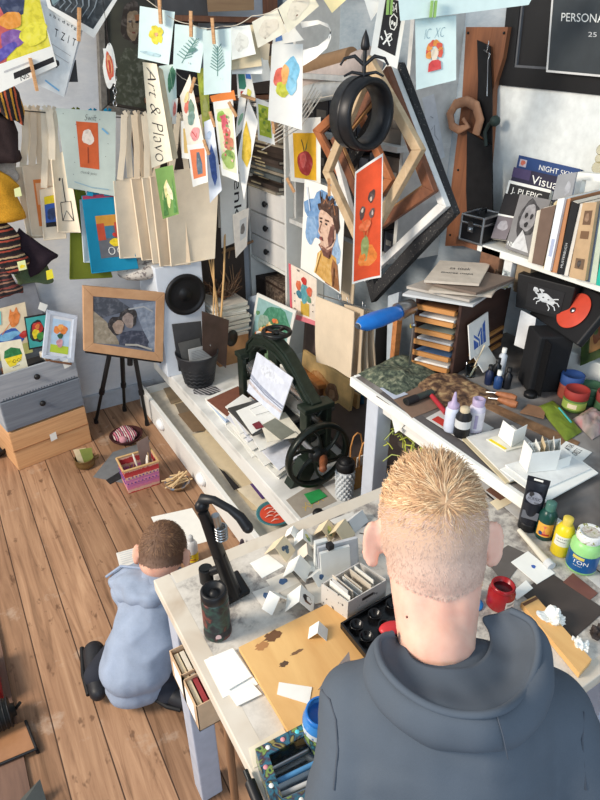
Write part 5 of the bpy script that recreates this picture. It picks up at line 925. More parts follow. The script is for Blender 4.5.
heap('brown_textile', 'dark brown and straw coloured cloth lying before the organiser', 'cloth', ((408, 380), (452, 372), (512, 404), (446, 408)), DZ, .022, MOTTLE([(54, 38, 30), (84, 60, 46), (140, 110, 80), (176, 150, 110)], 46, .9), 9)
def dflat(name, label, cat, z, pts, m=WHITE, art=(), **kw): return flat(name, label, cat, DZ+z, pts, m, art, **kw)
dflat('cardboard_sheet', 'brown cardboard sheet under the squeegee on the desk', 'board', .002, ((382, 388), (425, 380), (452, 402), (412, 418)), M((132, 108, 92)), th=.002)
dflat('dark_strip', 'dark grey strip lying along the front edge of the desk', 'board', .001, ((376, 396), (384, 391), (520, 478), (512, 484)), M((94, 90, 90)))
dflat('paper_sheet', 'pale blue paper by the lace scarf', 'paper', .0045, ((380, 388), (392, 386), (408, 394), (394, 399)), M((190, 198, 214)))
a, b = az(406, 402, DZ+.012), az(432, 392, DZ+.012); mb = MB(); mb.tube([a, b], .011, M((58, 66, 62)), 10, flat=.8); mb.tube([a, lerp(a, b, .4)], .013, INK, 10, flat=.8); one(mb, 'lino_roller', 'short dark green tool handle lying on the cardboard', 'tool')
a, b = az(432, 396, DZ+.012), az(446, 413, DZ+.012); mb = MB(); mb.tube([a, b], .007, M((176, 50, 60), .4), 10); mb.tube([lerp(a, b, -.35), a], .004, STEEL, 8); one(mb, 'red_marker', 'red handled tool lying on the desk behind the bottles', 'tool')
dflat('printed_paper', 'white printed paper with red corner under the bottles', 'paper', .006, ((426, 418), (452, 404), (494, 428), (468, 444)), M((206, 204, 200)), [('r', .06, .1, .3, .5, M((196, 60, 50))), ('r', .5, .2, .8, .7, M((170, 168, 166)))])
def bottle(px, py, z, prof, m, label, parts=(), name='bottle', cat='bottle', pname='body', group=None, n=24, art=None):
    c = az(px, py, z); t = thing(name, label, cat, c, group); mb = MB(); mb.lathe(prof, c, m, n); b = mb.build(pname, t)
    for (pn, pf, pm) in parts: mb = MB(); mb.lathe(pf, c, pm, n); mb.build(pn, t)
    return t, c
def wrap(t, c, r, z0, z1, m, art=(), facing=None, span=1.3, name='label', ru=None):
    f = (c-CP); f.z = 0; f = -f.normalized() if facing is None else facing; a0 = math.atan2(f.y, f.x); mb = MB(); n = 16; ru = ru or r
    g = [[c+Vector(((r if j == 0 else ru)*1.012*math.cos(a0-span+2*span*i/n), (r if j == 0 else ru)*1.012*math.sin(a0-span+2*span*i/n), z)) for i in range(n+1)] for j, z in enumerate((z1, z0))]
    mb.add(g[0]+g[1], [(i, i+1, n+2+i, n+1+i) for i in range(n)], m, True)
    def P(u, v, k): a = a0-span+2*span*u; return c+Vector((r*k*math.cos(a), r*k*math.sin(a), z1+(z0-z1)*v))
    for L, e in enumerate(art):
        k = 1.016+.003*L
        if e[0] == 't': vs, fs = text_mesh(e[1]); mb.add([P(e[2]+(e[4]-e[2])*x, e[3]+(e[5]-e[3])*y, k) for x, y in vs], fs, e[6])
        elif e[0] == 'r':
            vs = [P(e[1]+(e[3]-e[1])*i/6, e[2]+(e[4]-e[2])*j, k) for j in (0, 1) for i in range(7)]; mb.add(vs, [(i, i+1, 8+i, 7+i) for i in range(6)], e[5], True)
        elif e[0] == 'b':
            vs = [P(e[1], e[2], k)]+[P(e[1]+e[3]*math.cos(i*.3927), e[2]+e[4]*math.sin(i*.3927), k) for i in range(16)]; mb.add(vs, [(0, 1+(i+1) % 16, 1+i) for i in range(16)], e[5], True)
    return mb.build(name, t)
LIL = M((176, 160, 190), .4); WBT = M((206, 212, 228), .35)
t, c = bottle(450, 430, DZ+.008, [(0, 0), (.016, 0), (.018, .004), (.018, .062), (.014, .070), (0, .072)], WBT, 'white squeeze bottle with a lilac nozzle cap on the desk', [('nozzle', [(.0145, .068), (.0145, .078), (.007, .084), (.004, .105), (.002, .112), (0, .112)], LIL)])
t, c = bottle(461, 435, DZ+.008, [(0, 0), (.018, 0), (.020, .004), (.020, .058), (.013, .068), (.013, .070), (0, .071)], BLACK, 'round shouldered black bottle with a white label on the desk', [('cap', [(.012, .070), (.012, .080), (.006, .083), (0, .083)], M((196, 180, 150)))]); wrap(t, c, .020, .028, .05, GREYW)
t, c = bottle(474, 430, DZ+.008, [(0, 0), (.018, 0), (.020, .004), (.020, .066), (.014, .076), (0, .077)], M((206, 200, 214), .35), 'pale lilac bottle with a flat lilac cap on the desk', [('cap', [(.015, .075), (.016, .092), (.010, .094), (.009, .089), (0, .089)], LIL)]); wrap(t, c, .020, .01, .06, M((218, 214, 222)), [('r', .45, .1, .6, .9, M((170, 160, 190)))])
# folders and white folded cards
for i, (pts, z, m, lb) in enumerate((
  (((462, 440), (508, 428), (556, 470), (506, 484)), .006, M((196, 182, 150)), 'tan folder edge under the white papers on the desk'),
  (((466, 438), (512, 426), (560, 468), (510, 482)), .010, M((214, 212, 206)), 'big pale sheet on the tan folder'),
  (((500, 470), (560, 446), (598, 474), (545, 503)), .012, WHITE, 'white paper sheet lying right of the tan folder'),
  (((505, 466), (560, 450), (590, 470), (540, 492)), .016, M((222, 224, 222)), 'second white sheet right of the tan folder'),
  (((486, 440), (510, 432), (530, 446), (506, 452)), .014, M((226, 222, 206)), 'small cream pad with a yellow edge under the folded card'))):
    q = Q(az, DZ+z, *pts); mb = MB(); mb.prism(q, (0, 0, .0035), m); 
    if i == 4: mb.prism([lerp(q[0], q[3], .1)+UP*.0036, lerp(q[0], q[3], .9)+UP*.0036, lerp(q[1], q[2], .9)*.12+lerp(q[0], q[3], .9)*.88+UP*.0036, lerp(q[1], q[2], .1)*.12+lerp(q[0], q[3], .1)*.88+UP*.0036], (0, 0, .0004), YEL)
    one(mb, 'paper_sheet', lb, 'paper', 'papers stacked on the desk')
def openbox(name, label, cat, base, h, m, th=.0012, flaps=(), group=None):
    mb = MB(); k = len(base)
    for i in range(k):
        a_, b_ = base[i], base[(i+1) % k]; hh = h[i] if isinstance(h, (list, tuple)) else h; cc = sum(base, Vector())/k; n = (cc-(a_+b_)/2); n.z = 0; n.normalize(); mb.slab(a_, b_-a_, UP*hh, n*th, m)
    return one(mb, name, label, cat, group)
def vcard(px1, py1, px2, py2, z, h, lean, name, label, m=WHITE, art=(), th=.0012, group=None):
    a_, b_ = az(px1, py1, z), az(px2, py2, z); d = (b_-a_).normalized(); n = Vector((-d.y, d.x, 0)); return hangsheet(name, label, 'card', [a_+UP*h+n*lean, b_+UP*h+n*lean, b_, a_], m, art, group, th=th)
gg = 'folded white cards on the desk'
vcard(498, 436, 511, 447, DZ+.019, .045, .006, 'folded_card', 'white folded card standing on the cream pad, left leaf', WHITE, group=gg)
vcard(511, 447, 524, 440, DZ+.019, .045, .0, 'folded_card', 'white folded card standing on the cream pad, right leaf', WHITE, group=gg)
bs = [az(519, 462, DZ+.0205), az(527, 473, DZ+.0205), az(556, 470, DZ+.0205), az(556, 456, DZ+.0205)]; openbox('card_box', 'open white card box filled with folded cards on the desk', 'box', bs, [.062, .055, .05, .05], WHITE)
for i in range(5):
    a_ = lerp(bs[0], bs[3], .12+.16*i)+Vector((.004, 0, 0)); b_ = lerp(bs[1], bs[2], .12+.16*i)+Vector((.004, .002, 0)); mb = MB(); mb.slab(a_+UP*.001, (b_-a_)*.9, UP*(.052+.006*(i % 3)), Vector((.002, .001, 0)), WHITE if i != 2 else SAND); one(mb, 'folded_card', 'folded card filed inside the open white card box', 'card', 'cards inside the white card box')
vcard(556, 471, 569, 466, DZ+.0175, .03, .0, 'folded_card', 'small white folded card standing right of the white card box', WHITE, group=gg)
dflat('lettered_card', 'white card with rows of bold black lettering beyond the card box', 'card', .004, ((556, 450), (566, 441), (592, 452), (580, 463)), WHITE, [('t', 'VAZNA TISAK', .08, .15, .92, .38, INK), ('t', 'LINOREZ 2', .08, .5, .8, .72, INK)], th=.002)
dflat('dark_strip', 'long dark brown batten lying behind the white papers', 'batten', .002, ((474, 402), (482, 398), (580, 442), (574, 450)), WOOD((146, 112, 80), (104, 76, 54), (20, 20, 4)), th=.004)
dflat('leather_piece', 'tan leather offcut by the carving tools', 'leather', .007, ((520, 412), (528, 404), (546, 408), (544, 418), ), M((150, 112, 84)), th=.003)
for i, (a, b, lb) in enumerate((((496, 393), (516, 399), 'carving gouge with wooden handle, rear one of two'), ((498, 399), (517, 405), 'carving gouge with wooden handle, front one of two'))):
    a, b = az(*a, DZ+.02), az(*b, DZ+.02); t = thing('carving_tool', lb, 'tool', lerp(a, b, .5), 'carving tools on the desk')
    mb = MB(); mb.tube([a, lerp(a, b, .3), lerp(a, b, .75), b], [.005, .009, .012, .009], WOOD((176, 112, 72), (140, 84, 52)), 12); mb.build('handle', t)
    mb = MB(); mb.tube([a+(a-b)*.5-UP*.006, a], [.003, .0035], STEEL, 8); mb.build('blade', t)
GLF = M((112, 130, 44), .5, var=.25)
heap('green_leaf', 'long green leaf-like cloth lying in front of the paint cans', 'cloth', ((538, 407), (553, 401), (582, 432), (566, 442)), DZ+.0015, .018, GLF, 5, 14)
a, b = az(559, 408, DZ+.018), az(571, 422, DZ+.018); mb = MB(); mb.tube([a, b], .0025, TEAL, 8); one(mb, 'pencil', 'teal pencil lying on the green cloth', 'pencil')
mb = MB(); mb.lathe([(0, 0), (.018, 0), (.018, .01), (.014, .014), (0, .014)], az(530, 396, DZ), BLACK, 20); one(mb, 'black_puck', 'round black puck in front of the black loudspeaker', 'puck')
heap('plastic_bag', 'clear bag with a pink thing inside at the right edge of the desk', 'bag', ((572, 420), (592, 408), (612, 428), (592, 440)), DZ+.001, .035, MOTTLE([(120, 116, 110), (170, 150, 146), (196, 130, 132)], 20, .3), 7, 14)
# small bottles, plastic cup and brushes by the organiser
t, c = bottle(470, 376, DZ, [(0, 0), (.014, 0), (.017, .04), (.0175, .042)], GLASS((190, 210, 220)), 'clear plastic cup holding a brush beside the organiser', name='plastic_cup', cat='cup')
mb = MB(); mb.tube([c+Vector((0, 0, .004)), c+Vector((.03, -.01, .10))], .0022, CREAM, 6); one(mb, 'paint_brush', 'thin pale brush standing in the clear plastic cup', 'brush')
BC = [(30, 40, 70), (24, 26, 30), (40, 70, 120), (26, 28, 34), (200, 206, 214)]
for i, (px, py, h) in enumerate(((488, 384, .05), (495, 380, .06), (497, 388, .045), (506, 388, .055), (500, 374, .075))):
    cc = BC[i]; t, c = bottle(px, py, DZ, [(0, 0), (.0105, 0), (.012, .003), (.012, h-.012), (.006, h-.005), (.006, h), (0, h)], M(cc, .35), 'small ink bottle %s beside the organiser' % ['with navy body at the front left', 'all black in the middle', 'with blue body at the front', 'all black at the right', 'tall and pale at the back'][i], [('cap', [(.007, h-.002), (.007, h+.012), (0, h+.012)], WHITE if i in (2, 4) else BLACK)], name='ink_bottle', group='small ink bottles on the desk', n=16)
# black loudspeaker, record player and black box with crab
c = az(541, 396, DZ); mb = MB(); rz = R(-28)
t = thing('loudspeaker', 'black upright loudspeaker box on the desk under the record player', 'loudspeaker', c+Vector((.05, .05, 0)))
cs = c+Vector((.045, .045, 0)); mb.box(cs+UP*.0875, (.10, .085, .175), M((26, 26, 28), .7), rz=rz); mb.build('cabinet', t, bevel=.006)
mb = MB(); mb.box(cs+Vector((-.047, -.022, .088)), (.004, .075, .16), FAB((20, 20, 22), 700), rz=rz); mb.build('grille', t)
PZ = DZ+.178; b1_, b2_ = az(529, 313, PZ), az(577, 345, PZ); e_ = (b2_-b1_); nb = Vector((-e_.y, e_.x, 0)).normalized(); nb = nb if nb.x > 0 else -nb; pq = [b1_, b2_, b2_+nb*.075+UP*.115, b1_+nb*.075+UP*.115]; pn = (pq[1]-pq[0]).cross(pq[3]-pq[0]).normalized(); pn = pn if pn.z > 0 else -pn; t = thing('record_player', 'open black portable record player with a red record', 'record player', sum(pq, Vector())/4)
mb = MB(); mb.prism(pq, -pn*.022, M((26, 26, 28), .5)); mb.build('base', t, bevel=.004); mpn = pn.to_track_quat('Z', 'Y').to_matrix()
pc = lerp(lerp(pq[0], pq[1], .62), lerp(pq[3], pq[2], .62), .5)+pn*.002; mb = MB(); mb.lathe([(0, 0), (.050, 0), (.052, .002), (.050, .003), (0, .003)], pc, M((206, 78, 58), .4), 40, mt=mpn); mb.build('record', t)
mb = MB(); mb.lathe([(0, .003), (.009, .003), (.007, .007), (0, .008)], pc, STEEL, 16, mt=mpn); mb.build('spindle', t)
mb = MB(); mb.slab(pq[3]-pn*.02, pq[2]-pq[3], UP*.012, nb*.02, M((30, 30, 32), .6)); mb.build('lid', t, bevel=.003)
a_, b_ = az(515, 307, PZ+.02), az(566, 322, PZ+.02); d = (b_-a_); dn_ = Vector((-d.y, d.x, 0)).normalized(); dn_ = dn_ if dn_.x > 0 else -dn_
t = thing('display_box', 'black box with a white crab drawn on its front, on the record player', 'box', (a_+b_)/2+dn_*.05-UP*.0)
hb = .10; mb = MB(); 
a2 = a_-d*.07; b2 = b_+d*.02; mb.hexa([a_, b_, b2+UP*hb, a2+UP*hb], [a_+dn_*.09, b_+dn_*.09, b2+dn_*.09+UP*hb, a2+dn_*.09+UP*hb], M((24, 24, 26), .6)); mb.build('body', t, bevel=.003)
o1 = -dn_*.0015; qf = [lerp(a2+UP*hb, b2+UP*hb, .22)+o1-UP*.02, lerp(a2+UP*hb, b2+UP*hb, .86)+o1-UP*.02, lerp(a_, b_, .86)+o1+UP*.012, lerp(a_, b_, .2)+o1+UP*.012]
GR = M((206, 210, 212))
mb = MB(); mb.sheet(qf, M((34, 34, 36), .5), [('b', .55, .45, .24, .2, GR, .25), ('b', .47, .42, .025, .03, INK), ('b', .62, .46, .025, .03, INK), ('b', .24, .18, .08, .10, GR, .6), ('b', .40, .14, .07, .05, GR, .2), ('s', [(.34, .36), (.24, .28)], .004, GR), ('s', [(.44, .28), (.40, .18)], .004, GR), ('s', [(.36, .5), (.26, .52), (.22, .62)], .003, GR), ('s', [(.4, .58), (.32, .66), (.32, .76)], .003, GR), ('s', [(.74, .5), (.88, .5), (.95, .62)], .003, GR), ('s', [(.70, .6), (.82, .68), (.86, .82)], .003, GR), ('s', [(.62, .64), (.7, .78), (.68, .9)], .003, GR), ('s', [(.76, .38), (.9, .32)], .003, GR)], th=.001); mb.build('crab_drawing', t)
hangsheet('white_sheet', 'white sheet standing behind the black loudspeaker', 'paper', Q(ax, 1.40, (521, 310), (536, 318), (531, 352), (514, 345)), M((222, 224, 226)))
# stacked paint cans, colours muted for the shade they stand in
for i, (px, py, r, h, body, lid, lb) in enumerate(((568, 396, .030, .07, M((150, 74, 58)), M((44, 74, 130)), 'paint tin with blue lid, rear left of the cans'), (573, 408, .031, .06, M((84, 112, 50)), M((150, 50, 44)), 'green paint tin with a red rim, front of the cans'), (588, 402, .030, .055, M((50, 84, 56)), M((56, 90, 66)), 'paint tin with a dark green lid between the red ones'), (606, 412, .034, .06, M((66, 96, 66)), M((140, 58, 54)), 'paint tin with a red lid at the right edge'))):
    t, c = bottle(px, py, DZ, [(0, 0), (r*.96, 0), (r, .003), (r, h*.62), (0, h*.63)], body, lb, [('lid', [(r*1.005, h*.6), (r*1.03, h*.62), (r*1.03, h), (r*.94, h+.001), (r*.92, h-.004), (0, h-.004)], lid)], name='paint_tin', cat='tin', group='paint tins on the desk')
    wrap(t, c, r, .008, h*.5, M((150, 170, 80)) if i == 1 else body, [('r', .3, .2, .6, .8, CREAM)] if i == 1 else [])
q = Q(ax, 1.50, (583, 318), (612, 296), (612, 352), (580, 366)); t = thing('framed_painting', 'green framed picture with an orange panel at the right edge of the desk', 'framed picture', sum(q, Vector())/4-UP*.08)
mb = MB(); p, N = frame_mb(mb, q, .022, .02, MOTTLE([(50, 64, 44), (80, 100, 50)], 30, .5)); mb.build('frame', t); mb = MB(); mb.sheet([v-N*.006 for v in p], M((206, 150, 96)), [('b', .5, .5, .3, .3, M((150, 90, 60))), ('b', .4, .4, .12, .12, M((90, 110, 60)))], th=.004); mb.build('picture', t)
mb = MB(); a_ = az(585, 372, DZ); mb.slab((1.52, .72, DZ), (.09, 0, 0), (0, .40, 0), (0, 0, .075), WHITE); one(mb, 'white_ledge', 'white wooden ledge at the back of the desk behind the tins', 'ledge', bevel=.003)

# ================================================================ shelf on the right wall
SZ = 1.14
t = thing('book_shelf', 'white wall shelf full of books on the right', 'shelf', (1.51, .75, SZ-.022))
mb = MB(); mb.box((1.51, .765, SZ-.011), (.22, 1.03, .022), WHITE); mb.build('board', t, bevel=.002)
mb = MB(); mb.box((1.51, 1.325, SZ-.011), (.22, .09, .022), WOOD((140, 92, 64), (110, 70, 48))); mb.build('end_board', t)
for yy in (1.1, .4): mb = MB(); mb.prism([(1.61, yy, SZ-.024), (1.46, yy, SZ-.024), (1.61, yy, SZ-.14)], (0, .018, 0), WHITE); mb.build('bracket', t)
c = az(478, 245, SZ+.002); l = az(457, 239, SZ+.002)-c; r_ = az(496, 239, SZ+.002)-c; c = Vector((c.x+.01, c.y, c.z))
t = thing('trunk_box', 'small black trunk-shaped box with silver edges on the wall shelf', 'box', c+(l+r_)/2)
BXM = M((24, 24, 26), .4); mb = MB(); mb.slab(c, r_, l, UP*.052, BXM); mb.build('body', t); mb = MB(); mb.slab(c+UP*.053, r_, l, UP*.022, BXM); mb.build('lid', t)
mb = MB(); e = .004
for o_, v in ((c, UP*.075), (c+l, UP*.075), (c+r_, UP*.075), (c, l), (c, r_), (c+UP*.075, l), (c+UP*.075, r_), (c+UP*.075+l, r_), (c+UP*.075+r_, l), (c+UP*.053, l), (c+UP*.053, r_)): mb.tube([o_, o_+v], e, STEEL, 6)
mb.build('metal_edges', t); mb = MB(); lc = c+l*.5+UP*.045; nn = -r_.normalized(); mb.box(lc+nn*.004, (.008, .02, .03), STEEL, rz=math.atan2(l.y, l.x)+math.pi/2); mb.ball(lc+nn*.01-UP*.006, .007, STEEL); mb.build('clasp', t)
mb = MB(); hm = c+(l+r_)/2+UP*.077; mb.tube([hm-r_*.2, hm-r_*.15+UP*.012, hm+r_*.15+UP*.012, hm+r_*.2], .004, BLACK, 8); mb.build('handle', t)
# books standing with their covers to the room, leaning on the wall
def cover(label, q, x, xb, m, art, name='book', thk=.014):
    p = [ax(q[0][0], q[0][1], xb), ax(q[1][0], q[1][1], xb), ax(q[2][0], q[2][1], x), ax(q[3][0], q[3][1], x)]; t = thing(name, label, 'book', (p[2]+p[3])/2, 'books with covers facing out')
    N = (p[3]-p[0]).cross(p[1]-p[0]).normalized(); N = N if N.dot(CP-p[0]) > 0 else -N
    mb = MB(); mb.sheet(p, m, art, th=.0025); mb.sheet([v-N*(thk-.0025) for v in p], m, (), th=.0025); mb.build('cover', t)
    mb = MB(); i_ = [lerp(lerp(p[0], p[1], a), lerp(p[3], p[2], a), b)-N*.003 for a, b in ((.01, .01), (.98, .01), (.98, .99), (.01, .99))]; mb.hexa([v for v in i_], [v-N*(thk-.006) for v in i_], M((216, 208, 192))); mb.build('pages', t); return t
NAVY = M((44, 70, 120), .4); DVI = M((46, 44, 66), .4)
cover('blue book titled NIGHT SKY at the back of the shelf row', ((519, 155), (580, 169), (566, 236), (505, 219)), 1.545, 1.595, NAVY, [('t', 'NIGHT SKY', .38, .07, .9, .15, WHITE), ('r', .04, .05, .16, .16, M((190, 180, 190))), ('b', .10, .10, .04, .04, M((206, 110, 90)))])
cover('dark violet book with big white letters Visua on the shelf', ((514, 167), (560, 177), (545, 245), (500, 226)), 1.50, 1.555, DVI, [('t', 'Visua', .44, .06, 1.0, .19, WHITE), ('r', 0, 0, .40, .16, M((70, 60, 96)))])
cover('black framed book with handwritten J. PLEPIC on the shelf', ((509, 180), (551, 190), (536, 250), (494, 238)), 1.46, 1.53, WHITE, [('r', .05, .05, 1, .97, M((40, 40, 42))), ('t', 'J. PLEPIC', .12, .1, .84, .22, WHITE)])
cover('dark photo book, leftmost on the shelf, with pale picture strip', ((505, 193), (522, 197), (506, 240), (491, 238)), 1.42, 1.50, INK, [('r', 0, .5, 1, 1, M((120, 112, 116))), ('b', .5, .7, .3, .12, M((170, 166, 170))), ('r', 0, .46, 1, .5, WHITE)])
cover('grey book with a black and white face mask on its cover', ((520, 194), (551, 200), (530, 257), (505, 248)), 1.405, 1.47, M((128, 126, 126)), [('b', .5, .40, .32, .36, M((56, 54, 56))), ('b', .5, .38, .22, .26, M((150, 148, 150))), ('b', .42, .34, .05, .05, INK), ('b', .6, .34, .05, .05, INK), ('p', [(.2, .95), (.45, .6), (.6, .7), (.9, .95)], M((206, 206, 206))), ('b', .5, .5, .06, .05, INK), ('t', 'NM', .06, .86, .3, .94, WHITE)])
def spine(label, q, m, x=1.385, dep=.17, art=(), name='book', group='books standing side by side on the shelf'):
    p = Q(ax, x, *q); mb = MB(); W = Vector((dep, dep*.12, 0)); mb.hexa(p, [v+W for v in p], m); mb.sheet([v-Vector((.0006, 0, 0)) for v in p], m, art, th=.0004)
    t = thing(name, label, 'book', (p[2]+p[3])/2+W/2, group); mb.build('cover', t)
    mb = MB(); a = [lerp(p[0], p[1], .15), lerp(p[0], p[1], .85)]; mb.hexa([a[0]+UP*.0, a[1]+UP*.0, a[1]+UP*.001, a[0]+UP*.001], [v+W*.98 for v in (a[0], a[1], a[1]+UP*.001, a[0]+UP*.001)], M((216, 208, 192))); mb.build('pages', t); return t
spine('thin cream book left of the brown album on the shelf', ((537, 211), (541, 210), (532, 263), (528, 262)), M((214, 208, 192)))
spine('brown album leaning on the shelf', ((541, 209), (556, 205), (543, 266), (532, 263)), M((112, 92, 80)), 1.38)
spine('cream edged book right of the brown album', ((554, 203), (558, 200), (546, 269), (543, 268)), M((206, 190, 150)))
spine('wide white record sleeve on the shelf', ((558, 199), (565, 198), (550, 271), (544, 269)), M((228, 232, 236)), 1.375, art=[('r', .3, .55, .8, .8, M((170, 180, 206)))])
spine('orange tan book between white and black ones', ((565, 200), (571, 198), (557, 273), (551, 272)), M((186, 130, 90)))
spine('black spiral notebook with white lettering on its spine', ((572, 201), (579, 204), (563, 275), (557, 274)), M((30, 30, 32)), 1.38, art=[('t', 'MUSTERBUCH', .35, .55, .7, .9, GREYW, 2)], name='notebook')
spine('thin white book beside the black spiral notebook', ((579, 204), (583, 204), (568, 276), (563, 275)), M((226, 222, 214)))
spine('beige photo album with three small pictures on its cover', ((583, 203), (597, 202), (585, 281), (569, 277)), M((190, 160, 124)), 1.37, art=[('r', .25, .1, .8, .28, M((110, 84, 64))), ('b', .5, .19, .14, .06, M((150, 120, 96))), ('r', .25, .36, .8, .46, M((120, 90, 64))), ('r', .25, .72, .8, .86, M((112, 90, 70))), ('b', .5, .79, .12, .05, M((60, 50, 44)))])
spine('grey blue spiral notebook right of the beige album', ((597, 203), (602, 204), (590, 282), (585, 281)), M((96, 110, 130)))
spine('pale green book near the right edge', ((602, 206), (606, 206), (596, 284), (590, 283)), M((190, 200, 180)))
spine('teal book at the right edge of the shelf', ((606, 230), (618, 230), (608, 288), (596, 285)), M((40, 170, 150)))
t = thing('magazine_rack', 'white box frame standing behind the books on the shelf', 'rack', ax(590, 240, 1.5)); p = Q(ax, 1.50, (577, 172), (640, 178), (640, 250), (566, 240)); mb = MB(); frame_mb(mb, p, .018, .02, WHITE); mb.build('frame', t)
q = Q(ax, 1.44, (558, 175), (577, 172), (571, 198), (552, 200)); mb = MB(); mb.sheet(q, M((150, 152, 156)), [('b', .7, .6, .14, .3, M((170, 172, 178)))], th=.004); one(mb, 'record_sleeve', 'grey record sleeve leaning behind the brown album', 'record')
mb = MB(); c = ax(597, 172, 1.56); 
for k, r in enumerate((.016, .013, .015, .010)): mb.ball(c+UP*(.012+.022*k), r, GLASS((226, 216, 190), .15))
one(mb, 'glass_figurine', 'small cream glass figurine of stacked beads on the right', 'figurine')
# small boxes below the shelf
mb = MB(); p = ax(476, 284, 1.40); mb.slab((1.40, p.y, TOPZ), (.10, 0, 0), (0, -.075, 0), (0, 0, .10), WOOD((128, 90, 66), (96, 66, 48))); mb.slab((1.397, p.y-.012, 1.03), (.003, 0, 0), (0, -.05, 0), (0, 0, .05), M((84, 56, 42))); one(mb, 'wooden_box', 'brown wooden box on the back of the organiser under the wall shelf', 'box', bevel=.002)
mb = MB(); mb.slab((1.41, p.y-.085, TOPZ), (.08, 0, 0), (0, -.03, 0), (0, 0, .095), M((226, 226, 224))); mb.slab((1.408, p.y-.092, 1.03), (.002, 0, 0), (0, -.016, 0), (0, 0, .05), M((176, 176, 180))); one(mb, 'carton', 'narrow white carton beside the brown box', 'box', bevel=.002)
mb = MB(); mb.slab((1.42, p.y-.125, TOPZ), (.08, 0, 0), (0, -.05, 0), (0, 0, .075), M((150, 130, 104))); mb.slab((1.418, p.y-.13, 1.03), (.002, 0, 0), (0, -.04, 0), (0, 0, .03), M((110, 92, 72))); one(mb, 'carton', 'tan carton beside the narrow white one', 'box', bevel=.002)
# plank with old saws
RW = WOOD((140, 88, 56), (104, 64, 42), (20, 20, 3))
p = [ax(x, y, 1.585) for x, y in ((466, 27), (508, 27), (503, 58), (493, 90), (492, 120), (488, 170), (476, 246), (445, 246), (452, 180), (462, 100))]; mb = MB(); mb.prism(p, (.02, 0, 0), RW)
for x, y in ((468, 33), (504, 33), (458, 170), (450, 235)): mb.ball(ax(x, y, 1.583), .004, DARKM, n=8, k=6)
one(mb, 'wooden_plank', 'long brown plank on the wall that the old saws hang on', 'plank')
SAW = M((34, 34, 36), .5, .5, .2)
t = thing('hand_saw', 'old saw with dark blade and curled light wooden handle', 'saw', ax(472, 235, 1.56))
mb = MB(); mb.prism([ax(x, y, 1.565) for x, y in ((467, 131), (492, 146), (493, 235), (468, 246), (466, 190))], (.003, 0, 0), SAW); mb.build('blade', t)
mb = MB(); hp = [ax(x, y, 1.56) for x, y in ((476, 134), (480, 120), (476, 106), (467, 101), (456, 104), (450, 114), (452, 126), (459, 130), (468, 126), (463, 119))]; mb.tube(hp, [.016, .017, .017, .016, .016, .016, .015, .014, .012, .008], WOOD((178, 132, 100), (150, 104, 76), (14, 14, 14)), 10, flat=.5); mb.build('handle', t)
t = thing('hand_saw', 'old saw with narrow black blade hung by a wire, handle down', 'saw', ax(485, 140, 1.56))
mb = MB(); mb.prism([ax(x, y, 1.572) for x, y in ((477, 40), (490, 46), (492, 100), (492, 146), (476, 132), (478, 80))], (.003, 0, 0), SAW); mb.build('blade', t)
mb = MB(); mb.tube([ax(x, y, 1.56) for x, y in ((486, 146), (485, 132), (489, 124), (495, 121))], [.006, .006, .006, .007], M((40, 50, 46)), 8); mb.ball(ax(495, 121, 1.56), .016, M((40, 54, 50)), n=14); mb.build('handle', t)
mb = MB(); mb.tube([ax(489, 41, 1.56), ax(487, 52, 1.555), ax(484, 50, 1.56), ax(490, 54, 1.56), ax(488, 60, 1.562), ax(487, 96, 1.562)], .0016, STEEL, 6); one(mb, 'wire_hook', 'bent wire hook at the top of the saw plank', 'hook')
hangsheet('pencil_sketch', 'pale paper with a faint pencil sketch hanging right of the frames', 'drawing', Q(ay, 1.668, (422, 98), (434, 94), (445, 157), (433, 162)), M((206, 210, 214)), [('s', [(.3, .5), (.6, .45), (.5, .6), (.7, .7)], .003, M((150, 154, 160))), ('s', [(.4, .3), (.6, .34)], .003, M((150, 154, 160)))])
q = Q(ax, 1.60, (513, -60), (690, -60), (690, 104), (499, 85)); t = thing('framed_poster', 'big black framed poster panel at the top right with the word PERSONA', 'framed picture', sum(q, Vector())/4-UP*.2)
mb = MB(); p, N = frame_mb(mb, q, .05, .03, M((22, 22, 24), .4), M((90, 92, 96)), .006); mb.build('frame', t); mb = MB(); mb.sheet([v-N*.012 for v in p], M((24, 24, 26), .5), th=.006); mb.build('backing', t)
mb = MB(); mb.sheet(Q(ax, 1.575, (553, -20), (660, -20), (655, 82), (546, 72)), M((206, 206, 204)), [('r', .02, 0, 1, .975, M((52, 58, 62), .4)), ('t', 'PERSONA', .12, .34, .54, .43, WHITE), ('t', '25', .40, .53, .48, .58, GREYW)], th=.003); mb.build('poster', t)
mb = MB(); mb.sheet(Q(ax, 1.612, (497, 84), (640, 100), (640, 240), (478, 214)), M((222, 226, 224), .7), th=.006); one(mb, 'lit_wall_sheet', 'lit part of the wall behind the books, put in as a pale sheet', 'panel')  # light on this stretch of wall is painted as a paler sheet
